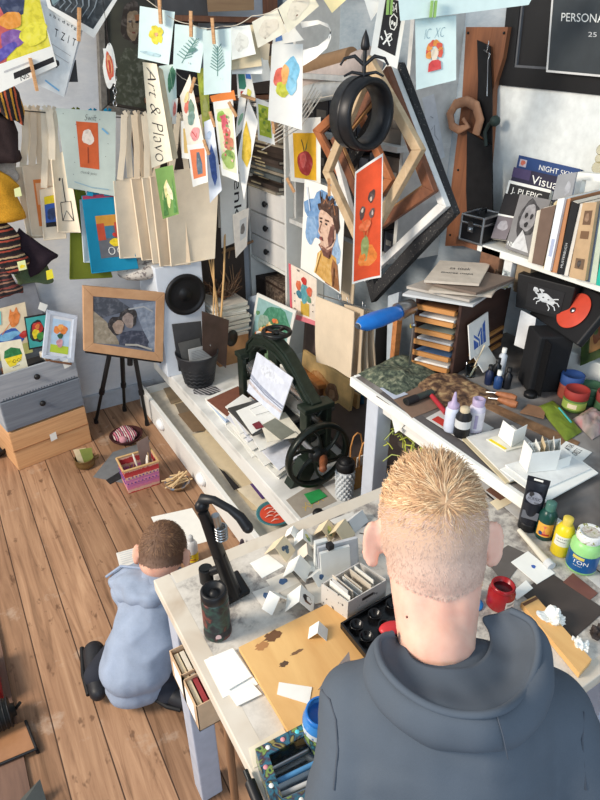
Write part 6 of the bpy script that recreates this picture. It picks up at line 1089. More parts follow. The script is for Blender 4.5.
# ================================================================ painted work table in front
TZ = .75
def tpaint():
    s = NT('worn_white_table_paint'); v = s.coord(); a = s.noise(v, 5, 8, .72, .4); b = s.noise(v, 34, 6, .7, .2); c = s.noise(v, 2.2, 3, .5)
    k = s.math('ADD', s.math('ADD', s.math('MULTIPLY', a, .5), s.math('MULTIPLY', b, .38)), s.math('MULTIPLY', c, .2))
    col = s.ramp(k, [(.40, (100, 96, 94)), (.475, (146, 140, 134)), (.53, (194, 188, 178)), (.63, (214, 208, 198))]); s.bump(b, .1, .002); return s.done(col, .6)
TP = tpaint(); EDG = MOTTLE([(184, 168, 148), (206, 196, 180), (214, 206, 192)], 8, .6)
X0_, X1_, Y0_, Y1_ = .186, .945, .285, .868
t = thing('work_table', 'white painted work table, worn and smudged, in the foreground', 'table', ((X0_+X1_)/2, (Y0_+Y1_)/2, 0))
mb = MB(); mb.box(((X0_+X1_)/2, (Y0_+Y1_)/2, TZ-.012), (X1_-X0_-.01, Y1_-Y0_-.01, .024), TP); mb.build('top', t)
mb = MB()
for (c, d) in (((X0_+.016, (Y0_+Y1_)/2), (.034, Y1_-Y0_)), (((X0_+X1_)/2, Y1_-.016), (X1_-X0_-.068, .034)), (((X0_+X1_)/2, Y0_+.012), (X1_-X0_-.068, .026))): mb.box((c[0], c[1], TZ-.0143), (d[0], d[1], .029), EDG)
mb.build('border', t, bevel=.002)
for x, y in ((.228, .838), (.228, .33), (.90, .838), (.90, .33)): mb = MB(); mb.box((x, y, (TZ-.026)/2), (.055, .055, TZ-.026), M((176, 182, 196), .6, var=.08)); mb.build('leg', t, bevel=.003)
mb = MB(); mb.box((.225, .575, TZ-.06), (.018, .46, .065), M((200, 200, 200))); mb.box((.57, .845, TZ-.06), (.6, .018, .065), M((200, 200, 200))); mb.build('apron', t)
def tflat(name, label, cat, z, pts, m=WHITE, art=(), **kw): return flat(name, label, cat, TZ+z, pts, m, art, **kw)
# cutting board
BRDM = WOOD((228, 186, 122), (206, 156, 94), (8, 1.4, 8)); bq = Q(az, TZ+.001, (239, 651), (340, 601), (450, 706), (296, 748)); mb = MB(); mb.prism(bq, (0, 0, .010), BRDM)
bz = TZ+.0112
for (px, py, r1, r2, a_, m) in ((273, 636, .016, .010, .4, M((110, 76, 50))), (284, 664, .008, .005, 0, M((90, 70, 54))), (297, 652, .012, .003, .5, M((120, 90, 64))), (262, 646, .012, .008, 0, M((176, 126, 80)))):
    c = az(px, py, bz); vs = [c]+[c+Vector((r1*math.cos(i*.35)*(1+.25*math.sin(3*i)), r2*math.sin(i*.35)*(1+.25*math.cos(2*i)), 0)) for i in range(18)]; mb.add(vs, [(0, 1+i, 1+(i+1) % 18) for i in range(18)], m)
one(mb, 'cutting_board', 'light wooden cutting board with dark stains on the work table', 'board')
# black stamp press
t = thing('lever_press', 'tall black lever press standing on the work table', 'press tool', az(234, 594, TZ))
BK = M((26, 26, 28), .4, .3, .15)
mb = MB(); bp = Q(az, TZ+.001, (211, 588), (238, 573), (251, 594), (222, 610)); mb.prism(bp, (0, 0, .012), BK); mb.build('base', t, bevel=.004)
P = lambda px, py, z: az(px, py, z)
c0 = P(234, 594, TZ+.012); c1 = P(203, 512, TZ+.215); d = c1-c0
mb = MB(); mb.tube([c0, lerp(c0, c1, .08), lerp(c0, c1, .55), c1], [.017, .016, .014, .011], BK, 4); mb.tube([lerp(c0, c1, .06), lerp(c0, c1, .5)], [.013, .012], BK, 10); mb.build('column', t, bevel=.003)
s0 = lerp(c0, c1, .70)+Vector((.012, -.010, .0)); mb = MB(); mb.tube([s0, s0+UP*.055+Vector((-.006, .004, 0))], .0075, STEEL, 14)
for k in range(5): mb.tube([s0+UP*(.004+.006*k)+Vector((.0105*math.cos(a), .0105*math.sin(a), 0)) for a in [i*.5236 for i in range(13)]], .0022, STEEL, 5, cap=False)
mb.build('ram', t)
lv = [P(200, 506, TZ+.215), P(203, 499, TZ+.235), P(214, 500, TZ+.238), P(230, 509, TZ+.228), P(240, 517, TZ+.215), P(248, 528, TZ+.195)]
mb = MB(); mb.tube(lv, [.009, .010, .007, .007, .009, .010], BLACK, 12, flat=.8); mb.ball(lv[-1], .0095, BLACK); mb.ball(P(202, 506, TZ+.222), (.013, .011, .013), BK); mb.build('lever', t)
mb = MB(); k0 = P(206, 573, TZ+.06); mb.tube([k0-UP*.02, k0+UP*.012], .013, BLACK, 20); mb.tube([k0+UP*.0125, k0+UP*.014], .009, DARKM, 20); mb.tube([k0, lerp(c0, c1, .35)], .008, BK, 8); mb.build('die_holder', t)
c = az(218, 632, TZ); t = thing('paint_bottle', 'black can-shaped bottle with paint smears beside the lever press', 'bottle', c)
mb = MB(); mb.lathe([(0, 0), (.0225, 0), (.025, .004), (.025, .010), (.024, .012), (.024, .086), (.022, .091), (.0, .091)], c, MOTTLE([(22, 22, 24), (34, 34, 36), (44, 70, 60), (36, 36, 38), (110, 58, 48), (34, 34, 36)], 34, .45), 32); mb.build('body', t)
mb = MB(); mb.lathe([(.0225, .089), (.0235, .092), (.023, .106), (.020, .109), (.017, .107), (.013, .101), (.008, .100), (.006, .104), (0, .105)], c, BLACK, 32); mb.build('cap', t); wrap(t, c, .024, .004, .024, M((40, 40, 42)), [('b', .5, .5, .08, .4, M((214, 180, 176)))])
# white cards at the left
for i, (pts, lb) in enumerate((( ((204, 660), (232, 648), (252, 682), (223, 698)), 'white card, lowest of the fan at the table edge'), (((209, 657), (236, 650), (258, 684), (232, 698)), 'white card, middle of the fan at the table edge'), (((229, 694), (253, 684), (262, 694), (237, 706)), 'short white card below the fan at the table edge'), (((213, 656), (233, 648), (252, 676), (228, 690)), 'white card, uppermost of the fan at the table edge'))):
    tflat('blank_card', lb, 'card', .001+.0016*i, pts, WHITE, group='blank cards at the left table edge')
tflat('paper_sheet', 'cream paper lying by the colourful tin', 'paper', .0015, ((249, 748), (283, 728), (296, 746), (254, 768)), M((222, 212, 190)))
# small folded cards
def tent(px, py, z, w_, h, rz, label, m=WHITE, art=(), open_=.72, group='small folded cards on the work table'):
    w_ *= .72; h *= .72; c = az(px, py, z); d = Vector((math.cos(rz), math.sin(rz), 0)); n = Vector((-d.y, d.x, 0)); s_ = h*math.sin(open_); hh = h*math.cos(open_); mb = MB(); r = d*w_/2
    T0, T1 = c-r+UP*hh, c+r+UP*hh
    for k in (-1, 1):
        q = [T0, T1, c+r+n*s_*k, c-r+n*s_*k]; f = (CP-c).dot(n)*k > 0
        if not f: q = [q[1], q[0], q[3], q[2]]
        mb.sheet(q, m, art if f else (), th=.0009, nu=2, nv=2)
    return one(mb, 'folded_card', label, 'card', group)
BIRD = [('p', [(.3, .75), (.25, .4), (.45, .2), (.65, .3), (.7, .7), (.5, .85)], M((120, 84, 60))), ('b', .5, .35, .16, .14, INK), ('b', .5, .62, .14, .18, WHITE)]
BLOB = [('b', .5, .5, .16, .2, M((70, 100, 140)))]
GRN_ = [('b', .4, .6, .2, .25, M((120, 150, 110))), ('b', .55, .4, .15, .2, M((206, 206, 120)))]
FLO = [('b', .4, .4, .14, .12, M((70, 90, 110))), ('b', .6, .5, .14, .12, M((60, 80, 100))), ('b', .5, .65, .14, .12, M((90, 110, 120)))]
for a in ((280, 552, .055, .055, .55, 'folded card with blue grey flowers, leftmost standing one', CREAM, FLO), (303, 541, .04, .04, 1.0, 'folded card with green strokes at the back of the table', WHITE, GRN_), (325, 533, .05, .045, .6, 'folded card with yellow green leaves near the back edge', CREAM, GRN_), (307, 556, .045, .04, 1.1, 'plain folded card right of the blue flower one', CARD, ()), (297, 572, .06, .05, .75, 'larger plain folded card in the middle of the card heap', WHITE, ()), (300, 604, .055, .055, .95, 'folded card with a brown bird', WHITE, BIRD), (318, 578, .05, .035, .3, 'folded card with a blue blot next to the speckled box', WHITE, BLOB), (340, 535, .06, .055, .5, 'cream folded card by the back edge behind the white box', CREAM, ()), (275, 604, .035, .05, -1.2, 'plain folded card standing nearest the bird card', WHITE, ()), (355, 523, .07, .04, .3, 'pale folded card near the desk leg', GREYW, ()), (292, 535, .035, .03, .8, 'small folded card at the very back edge', WHITE, ()), (318, 550, .04, .035, .4, 'plain folded card before the white box', CARD, ())):
    tent(a[0], a[1], TZ+.003, a[2], a[3], a[4], a[5], a[6], a[7])
tent(318, 634, bz+.0002, .035, .035, .9, 'small white folded card standing on the cutting board')
for i, (pts, m, art, lb) in enumerate((
  (((250, 563), (268, 554), (284, 566), (262, 578)), WHITE, (), 'blank card lying right of the lever press'),
  (((266, 580), (290, 570), (300, 582), (276, 594)), M((226, 218, 204)), BLOB, 'flat card with a blue blot in the middle of the table'),
  (((280, 592), (300, 582), (312, 596), (290, 606)), CARD, (), 'flat grey card under the bird card'),
  (((290, 560), (312, 552), (322, 566), (302, 576)), WHITE, (), 'flat white card under the plain folded ones'),
  (((252, 592), (272, 585), (280, 600), (262, 606)), M((220, 214, 204)), BLOB, 'flat card with a small blue blot near the press base'),
  (((312, 570), (328, 562), (338, 576), (320, 586)), WHITE, BLOB, 'flat card with a blue blot behind the speckled box'),
  (((330, 520), (352, 512), (368, 522), (345, 532)), M((206, 204, 198)), (), 'flat grey card near the back edge of the table'),
  (((352, 532), (375, 522), (390, 540), (366, 548)), M((196, 192, 186)), (('s', [(.2, .2), (.8, .8)], .003, INK),), 'printed grey card beside the boy\'s left ear'),
  (((305, 585), (322, 580), (334, 600), (315, 604)), CARD, (), 'flat tan card left of the speckled box'))):
    tflat('blank_card', lb, 'card', .0012+.0002*i, pts, m, art, group='loose cards on the work table')
tflat('blank_card', 'white rectangular card lying on the cutting board', 'card', .0125, ((277, 694), (279, 682), (312, 687), (309, 704)), WHITE)
mb = MB(); q = [az(318, 690, bz), az(352, 672, bz), az(349, 652, bz+.03)]; mb.prism(q, (0, 0, .001), GREYW); mb.prism([q[0], q[1]+Vector((.03, 0, 0)), q[1]], (0, 0, .001), WHITE); one(mb, 'folded_card', 'bent grey sheet sticking up on the cutting board by the blue jar', 'card')
# speckled box with cards
k = [az(321, 604, TZ+.001), az(347, 623, TZ+.001), az(385, 600, TZ+.001), az(358, 582, TZ+.001)]; SPK = SPOT((206, 202, 196), (60, 58, 58), 120, .66, name='speckled_card')
t = thing('card_tray', 'grey speckled cardboard box filled with cards on the work table', 'box', sum(k, Vector())/4); cc = sum(k, Vector())/4
for i in range(4):
    a_, b_ = k[i], k[(i+1) % 4]; n = cc-(a_+b_)/2; n.z = 0; n.normalize(); mb = MB(); mb.slab(a_, b_-a_, UP*.054, n*.002, SPK if i < 2 else M((206, 202, 196))); 
    if i == 1: m_ = lerp(a_, b_, .5)+UP*.040-n*.0012; mb.slab(m_-(b_-a_)*.14-UP*.003, (b_-a_)*.28, UP*.006, n*.001, M((70, 64, 60)))
    mb.build('side_panel', t)
mb = MB(); mb.slab(k[0], k[1]-k[0], k[3]-k[0], UP*.002, CARD); mb.build('bottom', t)
rg = random.Random(6)
for i in range(9):
    f = .10+.09*i; a_ = lerp(k[0], k[3], f)+Vector((.003, 0, .004)); b_ = lerp(k[1], k[2], f)+Vector((-.003, 0, .004)); w_ = rg.uniform(.6, .9); s0 = rg.uniform(.03, .95-w_); o_ = lerp(a_, b_, s0); h = rg.uniform(.045, .066); ln = (k[0]-k[3]).normalized()*rg.uniform(-.006, .012)
    mb = MB(); mb.slab(o_, (b_-a_)*w_, UP*h+ln, (k[3]-k[0]).normalized()*.0016, rg.choice((WHITE, CARD, GREYW, M((222, 212, 196))))); one(mb, 'blank_card', 'card filed in the grey speckled box', 'card', 'cards in the speckled box')
g0, g1 = az(322, 580, TZ+.002), az(362, 569, TZ+.002); dd = g1-g0; nn = Vector((-dd.y, dd.x, 0)).normalized()
for i, (o_, w_, h, m, lb) in enumerate(((.0, .72, .058, WHITE, 'tall white sheet standing behind the speckled box, front of three'), (.012, .95, .062, M((206, 206, 208)), 'grey white sheet standing behind the speckled box, middle of three'), (.024, 1.05, .05, GREYW, 'low grey sheet standing behind the speckled box, rear of three'))):
    mb = MB(); mb.slab(g0+nn*o_+dd*.0, dd*w_, UP*h+nn*.012, nn*.006, m); one(mb, 'card_pack', lb, 'card', 'white packs behind the speckled box')
mb = MB(); mb.box(az(330, 546, TZ+.07), (.012, .012, .012), INK); mb.slab(g0+nn*.033-dd*.02, dd*.3, UP*.066, nn*.01, WHITE); one(mb, 'card_pack', 'small white box with a black square behind the white sheets', 'box')
# paint tray
k = [az(340, 628, bz+.0008), az(394, 596, bz+.0008), az(432, 632, bz+.0008), az(372, 668, bz+.0008)]; t = thing('paint_tray', 'black plastic tray of round paint wells beside the boy', 'tray', sum(k, Vector())/4); TB = M((24, 24, 26), .25)
mb = MB(); mb.prism(k, (0, 0, .004), TB)
for i in range(4):
    a_, b_ = k[i], k[(i+1) % 4]; n = (sum(k, Vector())/4-(a_+b_)/2).normalized(); mb.slab(a_, b_-a_, UP*.014, n*.004, TB)
mb.build('tray', t, bevel=.001)
for i in range(3):
    for j in range(3):
        p = lerp(lerp(k[0], k[1], .18+.32*j), lerp(k[3], k[2], .18+.32*j), .2+.3*i)+UP*.004; mb = MB(); mb.lathe([(.0, .001), (.008, .002), (.0105, .009), (.0125, .0105), (.0125, .0085)], p, TB, 18); mb.build('well', t)
mb = MB(); c = az(392, 628, bz+.019); mb.ball(c, (.024, .014, .008), M((206, 56, 62), .4), mt=Euler((0, 0, -.3)).to_matrix()); mb.ball(c+Vector((.018, -.01, .002)), (.018, .012, .007), M((214, 70, 70), .4)); one(mb, 'red_sponge', 'red sponge lying on the black paint tray', 'sponge')
# blue paint jar
c = az(321, 734, bz); t = thing('paint_jar', 'open jar of bright blue paint in front of the boy', 'jar', c); JB = M((36, 110, 190), .3)
mb = MB(); mb.lathe([(0, 0), (.026, 0), (.028, .003), (.028, .04), (.024, .046), (.0235, .056), (.021, .056), (.021, .040), (0, .038)], c, M((60, 130, 200), .3), 28); mb.build('glass', t)
wrap(t, c, .028, .006, .036, M((206, 216, 226)), [('r', .2, .2, .8, .35, M((90, 130, 180))), ('r', .2, .5, .8, .6, M((60, 70, 90)))], span=2.2)
mb = MB(); mb.lathe([(0, .041), (.015, .043), (.0212, .047), (.0225, .056)], c, JB, 24); mb.lathe([(.0236, .047), (.0246, .052), (.0238, .058), (.021, .0575)], c, JB, 24); mb.build('paint', t)
# colourful tin
k = Q(az, TZ+.002, (256, 762), (308, 734), (345, 800), (276, 830)); t = thing('pencil_tin', 'open tin with a rainbow painted rim at the bottom of the picture', 'tin', sum(k, Vector())/4)
RAIN = MOTTLE([(50, 120, 130), (30, 34, 44), (130, 160, 80), (74, 44, 60), (50, 110, 130), (40, 34, 44), (150, 140, 80), (54, 34, 44)], 40, .25); cc = sum(k, Vector())/4
mb = MB(); mb.prism(k, (0, 0, .003), M((150, 156, 160), .25, .9)); 
for i in range(4): a_, b_ = k[i], k[(i+1) % 4]; n = (cc-(a_+b_)/2); n.z = 0; n.normalize(); mb.slab(a_, b_-a_, UP*.030, n*.003, RAIN)
mb.build('box', t, bevel=.001)
mb = MB(); kk = [v+UP*.0305 for v in k]; ins = [lerp(v, cc+UP*.0305, .34) for v in kk]
for i in range(4): j = (i+1) % 4; mb.hexa([kk[i], kk[j], ins[j], ins[i]], [v+UP*.0035 for v in (kk[i], kk[j], ins[j], ins[i])], RAIN)
for i in range(10): p = lerp(kk[i % 4], kk[(i+1) % 4], .15+.08*i)*.86+(cc+UP*.0305)*.14+UP*.0036; mb.lathe([(0, .0006), (.003, .0004), (.0034, 0)], p, (WHITE, PINK, M((90, 200, 210)))[i % 3], 12)
mb.build('rim', t)
for i, m in enumerate((STEEL, M((90, 150, 200), .3), GREYW)): mb = MB(); a_ = lerp(ins[0], ins[3], .2+.3*i)-UP*.012; b_ = lerp(ins[1], ins[2], .2+.3*i)-UP*.012; mb.tube([a_, b_], .004, m, 8); one(mb, 'pencil', ['silver pen', 'pale blue pencil', 'grey pencil'][i]+' lying in the rainbow rimmed tin', 'pencil')
mb = MB(); a_, b_ = az(250, 782, TZ+.008), az(262, 812, TZ+.008); mb.tube([a_, b_], .008, BLACK, 10); mb.tube([lerp(a_, b_, -.4), a_], .004, DARKM, 8); one(mb, 'black_marker', 'black marker lying left of the rainbow tin', 'marker')
# boxes hung at the left table edge
for i, (p, lb, bm) in enumerate((((178, 655), 'upper small cardboard box hanging at the left table edge', M((214, 206, 190))), ((190, 680), 'lower small cardboard box hanging at the left table edge', M((150, 56, 60))))):
    a_ = az(p[0]+4, p[1]+2, TZ-.045); o_ = Vector((.163, a_.y-.045, TZ-.045)); t = thing('cardboard_box', lb, 'box', o_+Vector((.02, .03, -.07)), 'small boxes at the table edge'); KB = M((196, 166, 134))
    mb = MB(); lx, ly, lz = .042, .068, -.07
    mb.slab(o_+Vector((0, 0, lz)), (lx, 0, 0), (0, ly, 0), (0, 0, .002), KB)
    for (q_, u_, v_) in (((0, 0, lz), (0, ly, 0), (.0015, 0, 0)), ((lx, 0, lz), (0, ly, 0), (.0015, 0, 0)), ((0, 0, lz), (lx, 0, 0), (0, .0015, 0)), ((0, ly, lz), (lx, 0, 0), (0, .0015, 0))): mb.slab(o_+Vector(q_), u_, v_, (0, 0, -lz), KB)
    mb.build('body', t); mb = MB(); mb.sheet([o_+Vector((-.0006, ly*.8, -.012)), o_+Vector((-.0006, ly*.2, -.012)), o_+Vector((-.0006, ly*.2, -.06)), o_+Vector((-.0006, ly*.8, -.06))], WHITE, th=.0005); mb.build('label', t)
    for j in range(3): mb = MB(); mb.slab(o_+Vector((.005+.011*j, .006, lz+.003)), (.008, 0, 0), (0, ly-.012, 0), (0, 0, .06), bm if j else CREAM); one(mb, 'booklet', 'thin booklet inside the %s cardboard box at the table edge' % ('upper', 'lower')[i], 'booklet', 'booklets in the %s edge box' % ('upper', 'lower')[i])
mb = MB(); a_ = az(231, 760, .35); mb.tube([(a_.x, a_.y, .0), (a_.x, a_.y, .68)], .009, WOOD((150, 112, 80), (120, 86, 60), (20, 20, 2)), 10); mb.tube([(a_.x, a_.y, .0), (a_.x, a_.y,   .02)], .012, BRN, 10); one(mb, 'wooden_pole', 'brown wooden pole standing under the work table', 'pole')
# ---------------------------------------------------------------- right side of the table
c = az(499, 604, TZ+.002); t = thing('paint_jar', 'open jar of dark red paint at the boy\'s right ear', 'jar', c); RJ = M((150, 28, 34), .25)
mb = MB(); mb.lathe([(0, 0), (.022, 0), (.0245, .003), (.0245, .036), (.021, .042), (.0205, .052), (.018, .052), (.018, .038), (0, .036)], c, RJ, 28); mb.build('glass', t)
mb = MB(); mb.lathe([(.0208, .044), (.022, .045), (.022, .0505), (.0208, .0515)], c, RJ, 28); mb.lathe([(0, .040), (.0182, .041)], c, M((70, 14, 20), .2), 24); mb.build('paint', t); wrap(t, c, .0245, .006, .03, M((214, 200, 190)), [('r', .1, .2, .9, .4, M((150, 140, 130))), ('r', .1, .6, .6, .7, INK)], facing=Vector((.1, -1, 0)), span=.6)
mb = MB(); c = az(474, 596, TZ+.002); mb.lathe([(0, 0), (.010, 0), (.011, .012), (.009, .02), (0, .02)], c, STEEL, 16)
for i in range(26): a_ = i*2.4; r = .008*math.sqrt(i/26); mb.tube([c+Vector((r*math.cos(a_), r*math.sin(a_), .018)), c+Vector((1.5*r*math.cos(a_), 1.5*r*math.sin(a_), .040))], .0012, M((206, 186, 150)), 5)
one(mb, 'round_brush', 'short round bristle brush standing beside the red jar', 'brush')
mb = MB(); mb.lathe([(0, .004), (.015, .004), (.017, .002), (.017, 0), (0, 0)], az(474, 604, TZ+.0015), M((40, 130, 200), .35), 24); one(mb, 'blue_disc', 'blue plastic disc lying below the round brush', 'disc')
# black paint tube standing on its cap
c = az(527, 527, TZ+.001); fv = (CP-c); fv.z = 0; fv.normalize(); sv = Vector((-fv.y, fv.x, 0)); t = thing('paint_tube', 'big black acrylic paint tube standing on its cap', 'paint tube', c)
mb = MB(); prof = [(.020, .020, .020), (.021, .021, .024), (.021, .020, .05), (.0215, .013, .09), (.022, .006, .115), (.0225, .002, .122)]; n = 24; vs = [c+sv*(a_*math.cos(2*math.pi*i/n))+fv*(b_*math.sin(2*math.pi*i/n))+UP*z for a_, b_, z in prof for i in range(n)]
TBK = M((28, 30, 38), .3); mb.add(vs, [(j*n+i, j*n+(i+1) % n, (j+1)*n+(i+1) % n, (j+1)*n+i) for j in range(len(prof)-1) for i in range(n)], TBK, True); mb.add(vs[:n], [tuple(range(n))[::-1]], TBK); mb.slab(c-sv*.0225-fv*.0015+UP*.121, sv*.045, fv*.003, UP*.012, TBK)
q = [c+fv*k_+sv*s_*.0165+UP*z for s_, z, k_ in ((-1, .106, .0125), (1, .106, .0125), (1, .078, .0185), (-1, .078, .0185))]; q = [q[1], q[0], q[3], q[2]] if (q[1]-q[0]).dot(RT) < 0 else q
mb.build('tube', t); mb = MB(); mb.sheet(q, TBK, [('b', .5, .5, .5, .48, M((120, 124, 136)), 0, 2, .02), ('t', 'ACRYLIC', .12, .44, .9, .66, INK), ('b', .3, .22, .14, .2, INK), ('t', 'black', .55, .76, .85, .9, INK)], th=.0004); q2 = [v-UP*.05+fv*.0035 for v in q]; mb.build('label', t); mb = MB(); mb.sheet([q2[0], q2[1], q2[2]+UP*.012, q2[3]+UP*.012], M((90, 92, 98)), th=.0004); mb.build('stripe', t)
mb = MB(); mb.sheet([c+fv*.0017+sv*s_*.009+UP*z for s_, z in ((-1, .131), (1, .131), (1, .1265), (-1, .1265))], WHITE, th=.0004); mb.build('hanging_hole', t)
mb = MB(); mb.lathe([(0, 0), (.0195, 0), (.0205, .002), (.0205, .018), (.0195, .020), (0, .02)], c, BLACK, 24); mb.build('cap', t)
DGB = M((24, 66, 60), .3)
t, c = bottle(543, 536, TZ+.001, [(0, 0), (.016, 0), (.018, .003), (.018, .06), (.013, .072), (.009, .075), (0, .076)], DGB, 'dark green paint bottle with an orange label', [('cap', [(.0105, .074), (.0105, .092), (.008, .094), (0, .094)], M((70, 110, 100), .3))]); wrap(t, c, .018, .012, .046, M((226, 170, 70)), [('b', .5, .45, .25, .3, M((214, 120, 90))), ('r', .2, .75, .8, .9, M((180, 60, 50))), ('b', .3, .75, .12, .15, NAVY)], span=1.0)
YB = M((226, 200, 40), .3)
t, c = bottle(559, 552, TZ+.001, [(0, 0), (.0165, 0), (.0185, .003), (.0185, .062), (.013, .074), (.0085, .077), (0, .078)], YB, 'yellow paint bottle between the green bottle and the big jar', [('cap', [(.0095, .076), (.010, .092), (.007, .094), (0, .094)], M((214, 190, 80), .4))]); wrap(t, c, .0185, .03, .055, M((220, 220, 206)), [('r', .15, .2, .85, .3, M((150, 150, 140))), ('r', .15, .5, .7, .58, M((150, 150, 140)))], span=.9)
t, c = bottle(580, 566, TZ+.001, [(0, 0), (.026, 0), (.029, .004), (.029, .062), (.022, .076), (0, .078)], M((150, 206, 130), .35), 'big light green paint jar with a blue label and white lid', [('lid', [(.0225, .074), (.024, .077), (.024, .092), (.022, .094), (.018, .091), (0, .091)], SPOT((226, 226, 222), (150, 150, 90), 90, .58)), ('paint_drips', [(0, .0915), (.016, .092)], MOTTLE([(150, 150, 90), (206, 200, 190), (130, 100, 70)], 120, .5))], name='paint_jar', cat='jar'); wrap(t, c, .029, .008, .048, M((24, 84, 140), .35), [('t', 'TON', .30, .30, .66, .52, WHITE), ('r', .28, .06, .55, .24, M((206, 190, 90))), ('t', 'satin', .34, .58, .54, .66, GREYW)], span=1.45); 
mb = MB(); a_, b_ = az(519, 530, TZ+.014), az(551, 566, TZ+.008); mb.tube([a_, lerp(a_, b_, .1), lerp(a_, b_, .8), b_], [.005, .0055, .0075, .009], M((206, 200, 184)), 12); mb.tube([b_-(b_-a_)*.12, b_+(b_-a_)*.02], .0095, GREYW, 12); one(mb, 'palette_stick', 'pale tapered stick lying before the paint bottles', 'stick')
DSH = M((70, 62, 58), .7)
tflat('felt_sheet', 'dark grey brown sheet behind the red jar', 'sheet', .001, ((486, 560), (508, 545), (528, 554), (505, 585)), M((96, 90, 86)), th=.001)
tflat('felt_sheet', 'large dark brown sheet at the right of the table', 'sheet', .0012, ((520, 592), (550, 572), (606, 610), (572, 640)), DSH, th=.001)
tflat('blank_card', 'white card with a tiny blue mark near the red jar', 'card', .003, ((511, 562), (528, 551), (555, 573), (537, 584)), WHITE, [('b', .55, .5, .08, .07, BLU)])
tflat('blank_card', 'white card corner showing right of the red jar', 'card', .0032, ((512, 592), (526, 580), (533, 588), (517, 600)), WHITE)
tflat('brown_card', 'reddish brown card below the big green jar', 'card', .0016, ((563, 582), (573, 573), (598, 593), (590, 600)), M((112, 72, 62), .4), th=.0015)
for i, (pts, lb) in enumerate(((((486, 490), (508, 476), (526, 486), (500, 500)), 'brown card, top of the small pile behind the black tube'), (((490, 502), (512, 490), (524, 496), (498, 510)), 'cream card, lower in the small pile behind the black tube'))):
    tflat('small_card', lb, 'card', .003-.0015*i, pts, (M((112, 76, 60)), CREAM)[i], th=.0012, group='small card pile behind the tube')
k = [az(520, 607, TZ+.001), az(534, 600, TZ+.001), az(590, 664, TZ+.001), az(578, 678, TZ+.001)]; mb = MB(); mb.prism(k, (0, 0, .012), BRDM); mb.prism([lerp(k[0], k[3], .02)+UP*.0125, lerp(k[0], k[3], .06)+UP*.0125, lerp(k[1], k[2], .06)+UP*.0125, lerp(k[1], k[2], .02)+UP*.0125], (0, 0, .0003), BRN); one(mb, 'wooden_batten', 'light wooden batten along the right front edge of the table', 'batten')
def crumple(px, py, z, r, label, seed, m=WHITE, name='paper_tissue', cat='tissue'):
    rg = random.Random(seed); c = az(px, py, z); bm = bmesh.new(); bmesh.ops.create_icosphere(bm, subdivisions=4, radius=1)
    vs = []
    for v in bm.verts:
        d = v.co.normalized(); k = .72+.5*noise.noise(d*1.6+Vector((seed, 0, 0)))+.35*abs(noise.noise(d*3.4+Vector((0, seed, 0))))-.12; vs.append(c+Vector((d.x*r*k*1.15, d.y*r*k*.9, max(-.0, (d.z*.62+.42))*r*k)))
    mb = MB(); mb.add(vs, [tuple(v.index for v in f.verts) for f in bm.faces], m, False); bm.free(); return one(mb, name, label, cat)
crumple(551, 622, TZ+.003, .030, 'larger crumpled white tissue on the dark sheet', 3)
crumple(578, 648, TZ+.003, .019, 'smaller crumpled white tissue by the wooden batten', 8)
crumple(598, 634, TZ+.002, .02, 'dark brown lump at the right edge of the table', 5, M((66, 56, 52)), 'clay_lump', 'clay')
tflat('painted_strip', 'pale grey painted strip across the right of the table', 'slat', .0006, ((470, 478), (478, 472), (606, 578), (600, 588)), M((196, 194, 190)), th=.001)
# ================================================================ things on the floor
c = az(86, 466, 0); t = thing('brass_pot', 'small round brass pot on the floor by the pine chest', 'pot', c)
mb = MB(); mb.lathe([(0, .004), (.036, .004), (.043, .012), (.045, .03), (.042, .045), (.045, .048), (.043, .05), (.039, .045), (.041, .03), (.036, .008), (0, .008)], c, M((128, 104, 66), .35, .6, .2), 28); mb.build('body', t); mb = MB(); mb.tube([c+Vector((.040, 0, .038)), c+Vector((.062, 0, .040)), c+Vector((.06, 0, .024)), c+Vector((.044, 0, .022))], .004, M((128, 104, 66), .35, .6), 8); mb.build('handle', t)
for i, (dx, m, lb) in enumerate(((-.012, M((214, 196, 160)), 'cream card standing in the brass pot'), (.012, M((130, 140, 70)), 'olive green card standing in the brass pot'))): mb = MB(); q = [c+Vector((dx-.025, .012-.012*i, .095)), c+Vector((dx+.028, .004-.012*i, .092)), c+Vector((dx+.024, .0-.01*i, .012)), c+Vector((dx-.016, .006-.01*i, .012))]; mb.sheet(q, m, th=.003); one(mb, 'small_card', lb, 'card')
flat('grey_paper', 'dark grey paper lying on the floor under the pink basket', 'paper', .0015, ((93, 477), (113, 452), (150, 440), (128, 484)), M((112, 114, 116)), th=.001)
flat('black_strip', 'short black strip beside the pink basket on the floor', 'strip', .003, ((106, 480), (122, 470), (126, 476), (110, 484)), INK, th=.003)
b0, b1 = az(129, 494, 0), az(160, 484, 0); bu = b1-b0; bn = Vector((-bu.y, bu.x, 0)).normalized()*bu.length*.72; t = thing('storage_basket', 'square pink and red patterned paper basket full of tools on the floor', 'basket', b0+bu/2+bn/2)
PKB = STRIPE([(176, 48, 52), (214, 170, 150), (206, 120, 150), (190, 110, 160), (206, 130, 160), (190, 110, 160), (214, 170, 150), (184, 56, 60)], 2, 9.3, .8); hh = .125; ex = .07
o4 = [b0, b0+bu, b0+bu+bn, b0+bn]; cc = sum(o4, Vector())/4; tp = [cc+(v-cc)*(1+ex*1.4)+UP*hh for v in o4]; mb = MB()
for i in range(4): j = (i+1) % 4; ii = [lerp(v, cc, .05) for v in o4]; it = [lerp(v, cc+UP*hh, .05) for v in tp]; mb.hexa([o4[i], o4[j], tp[j], tp[i]], [ii[i]+UP*.002, ii[j]+UP*.002, it[j], it[i]], PKB)
mb.prism(o4, (0, 0, .002), M((206, 170, 150)))
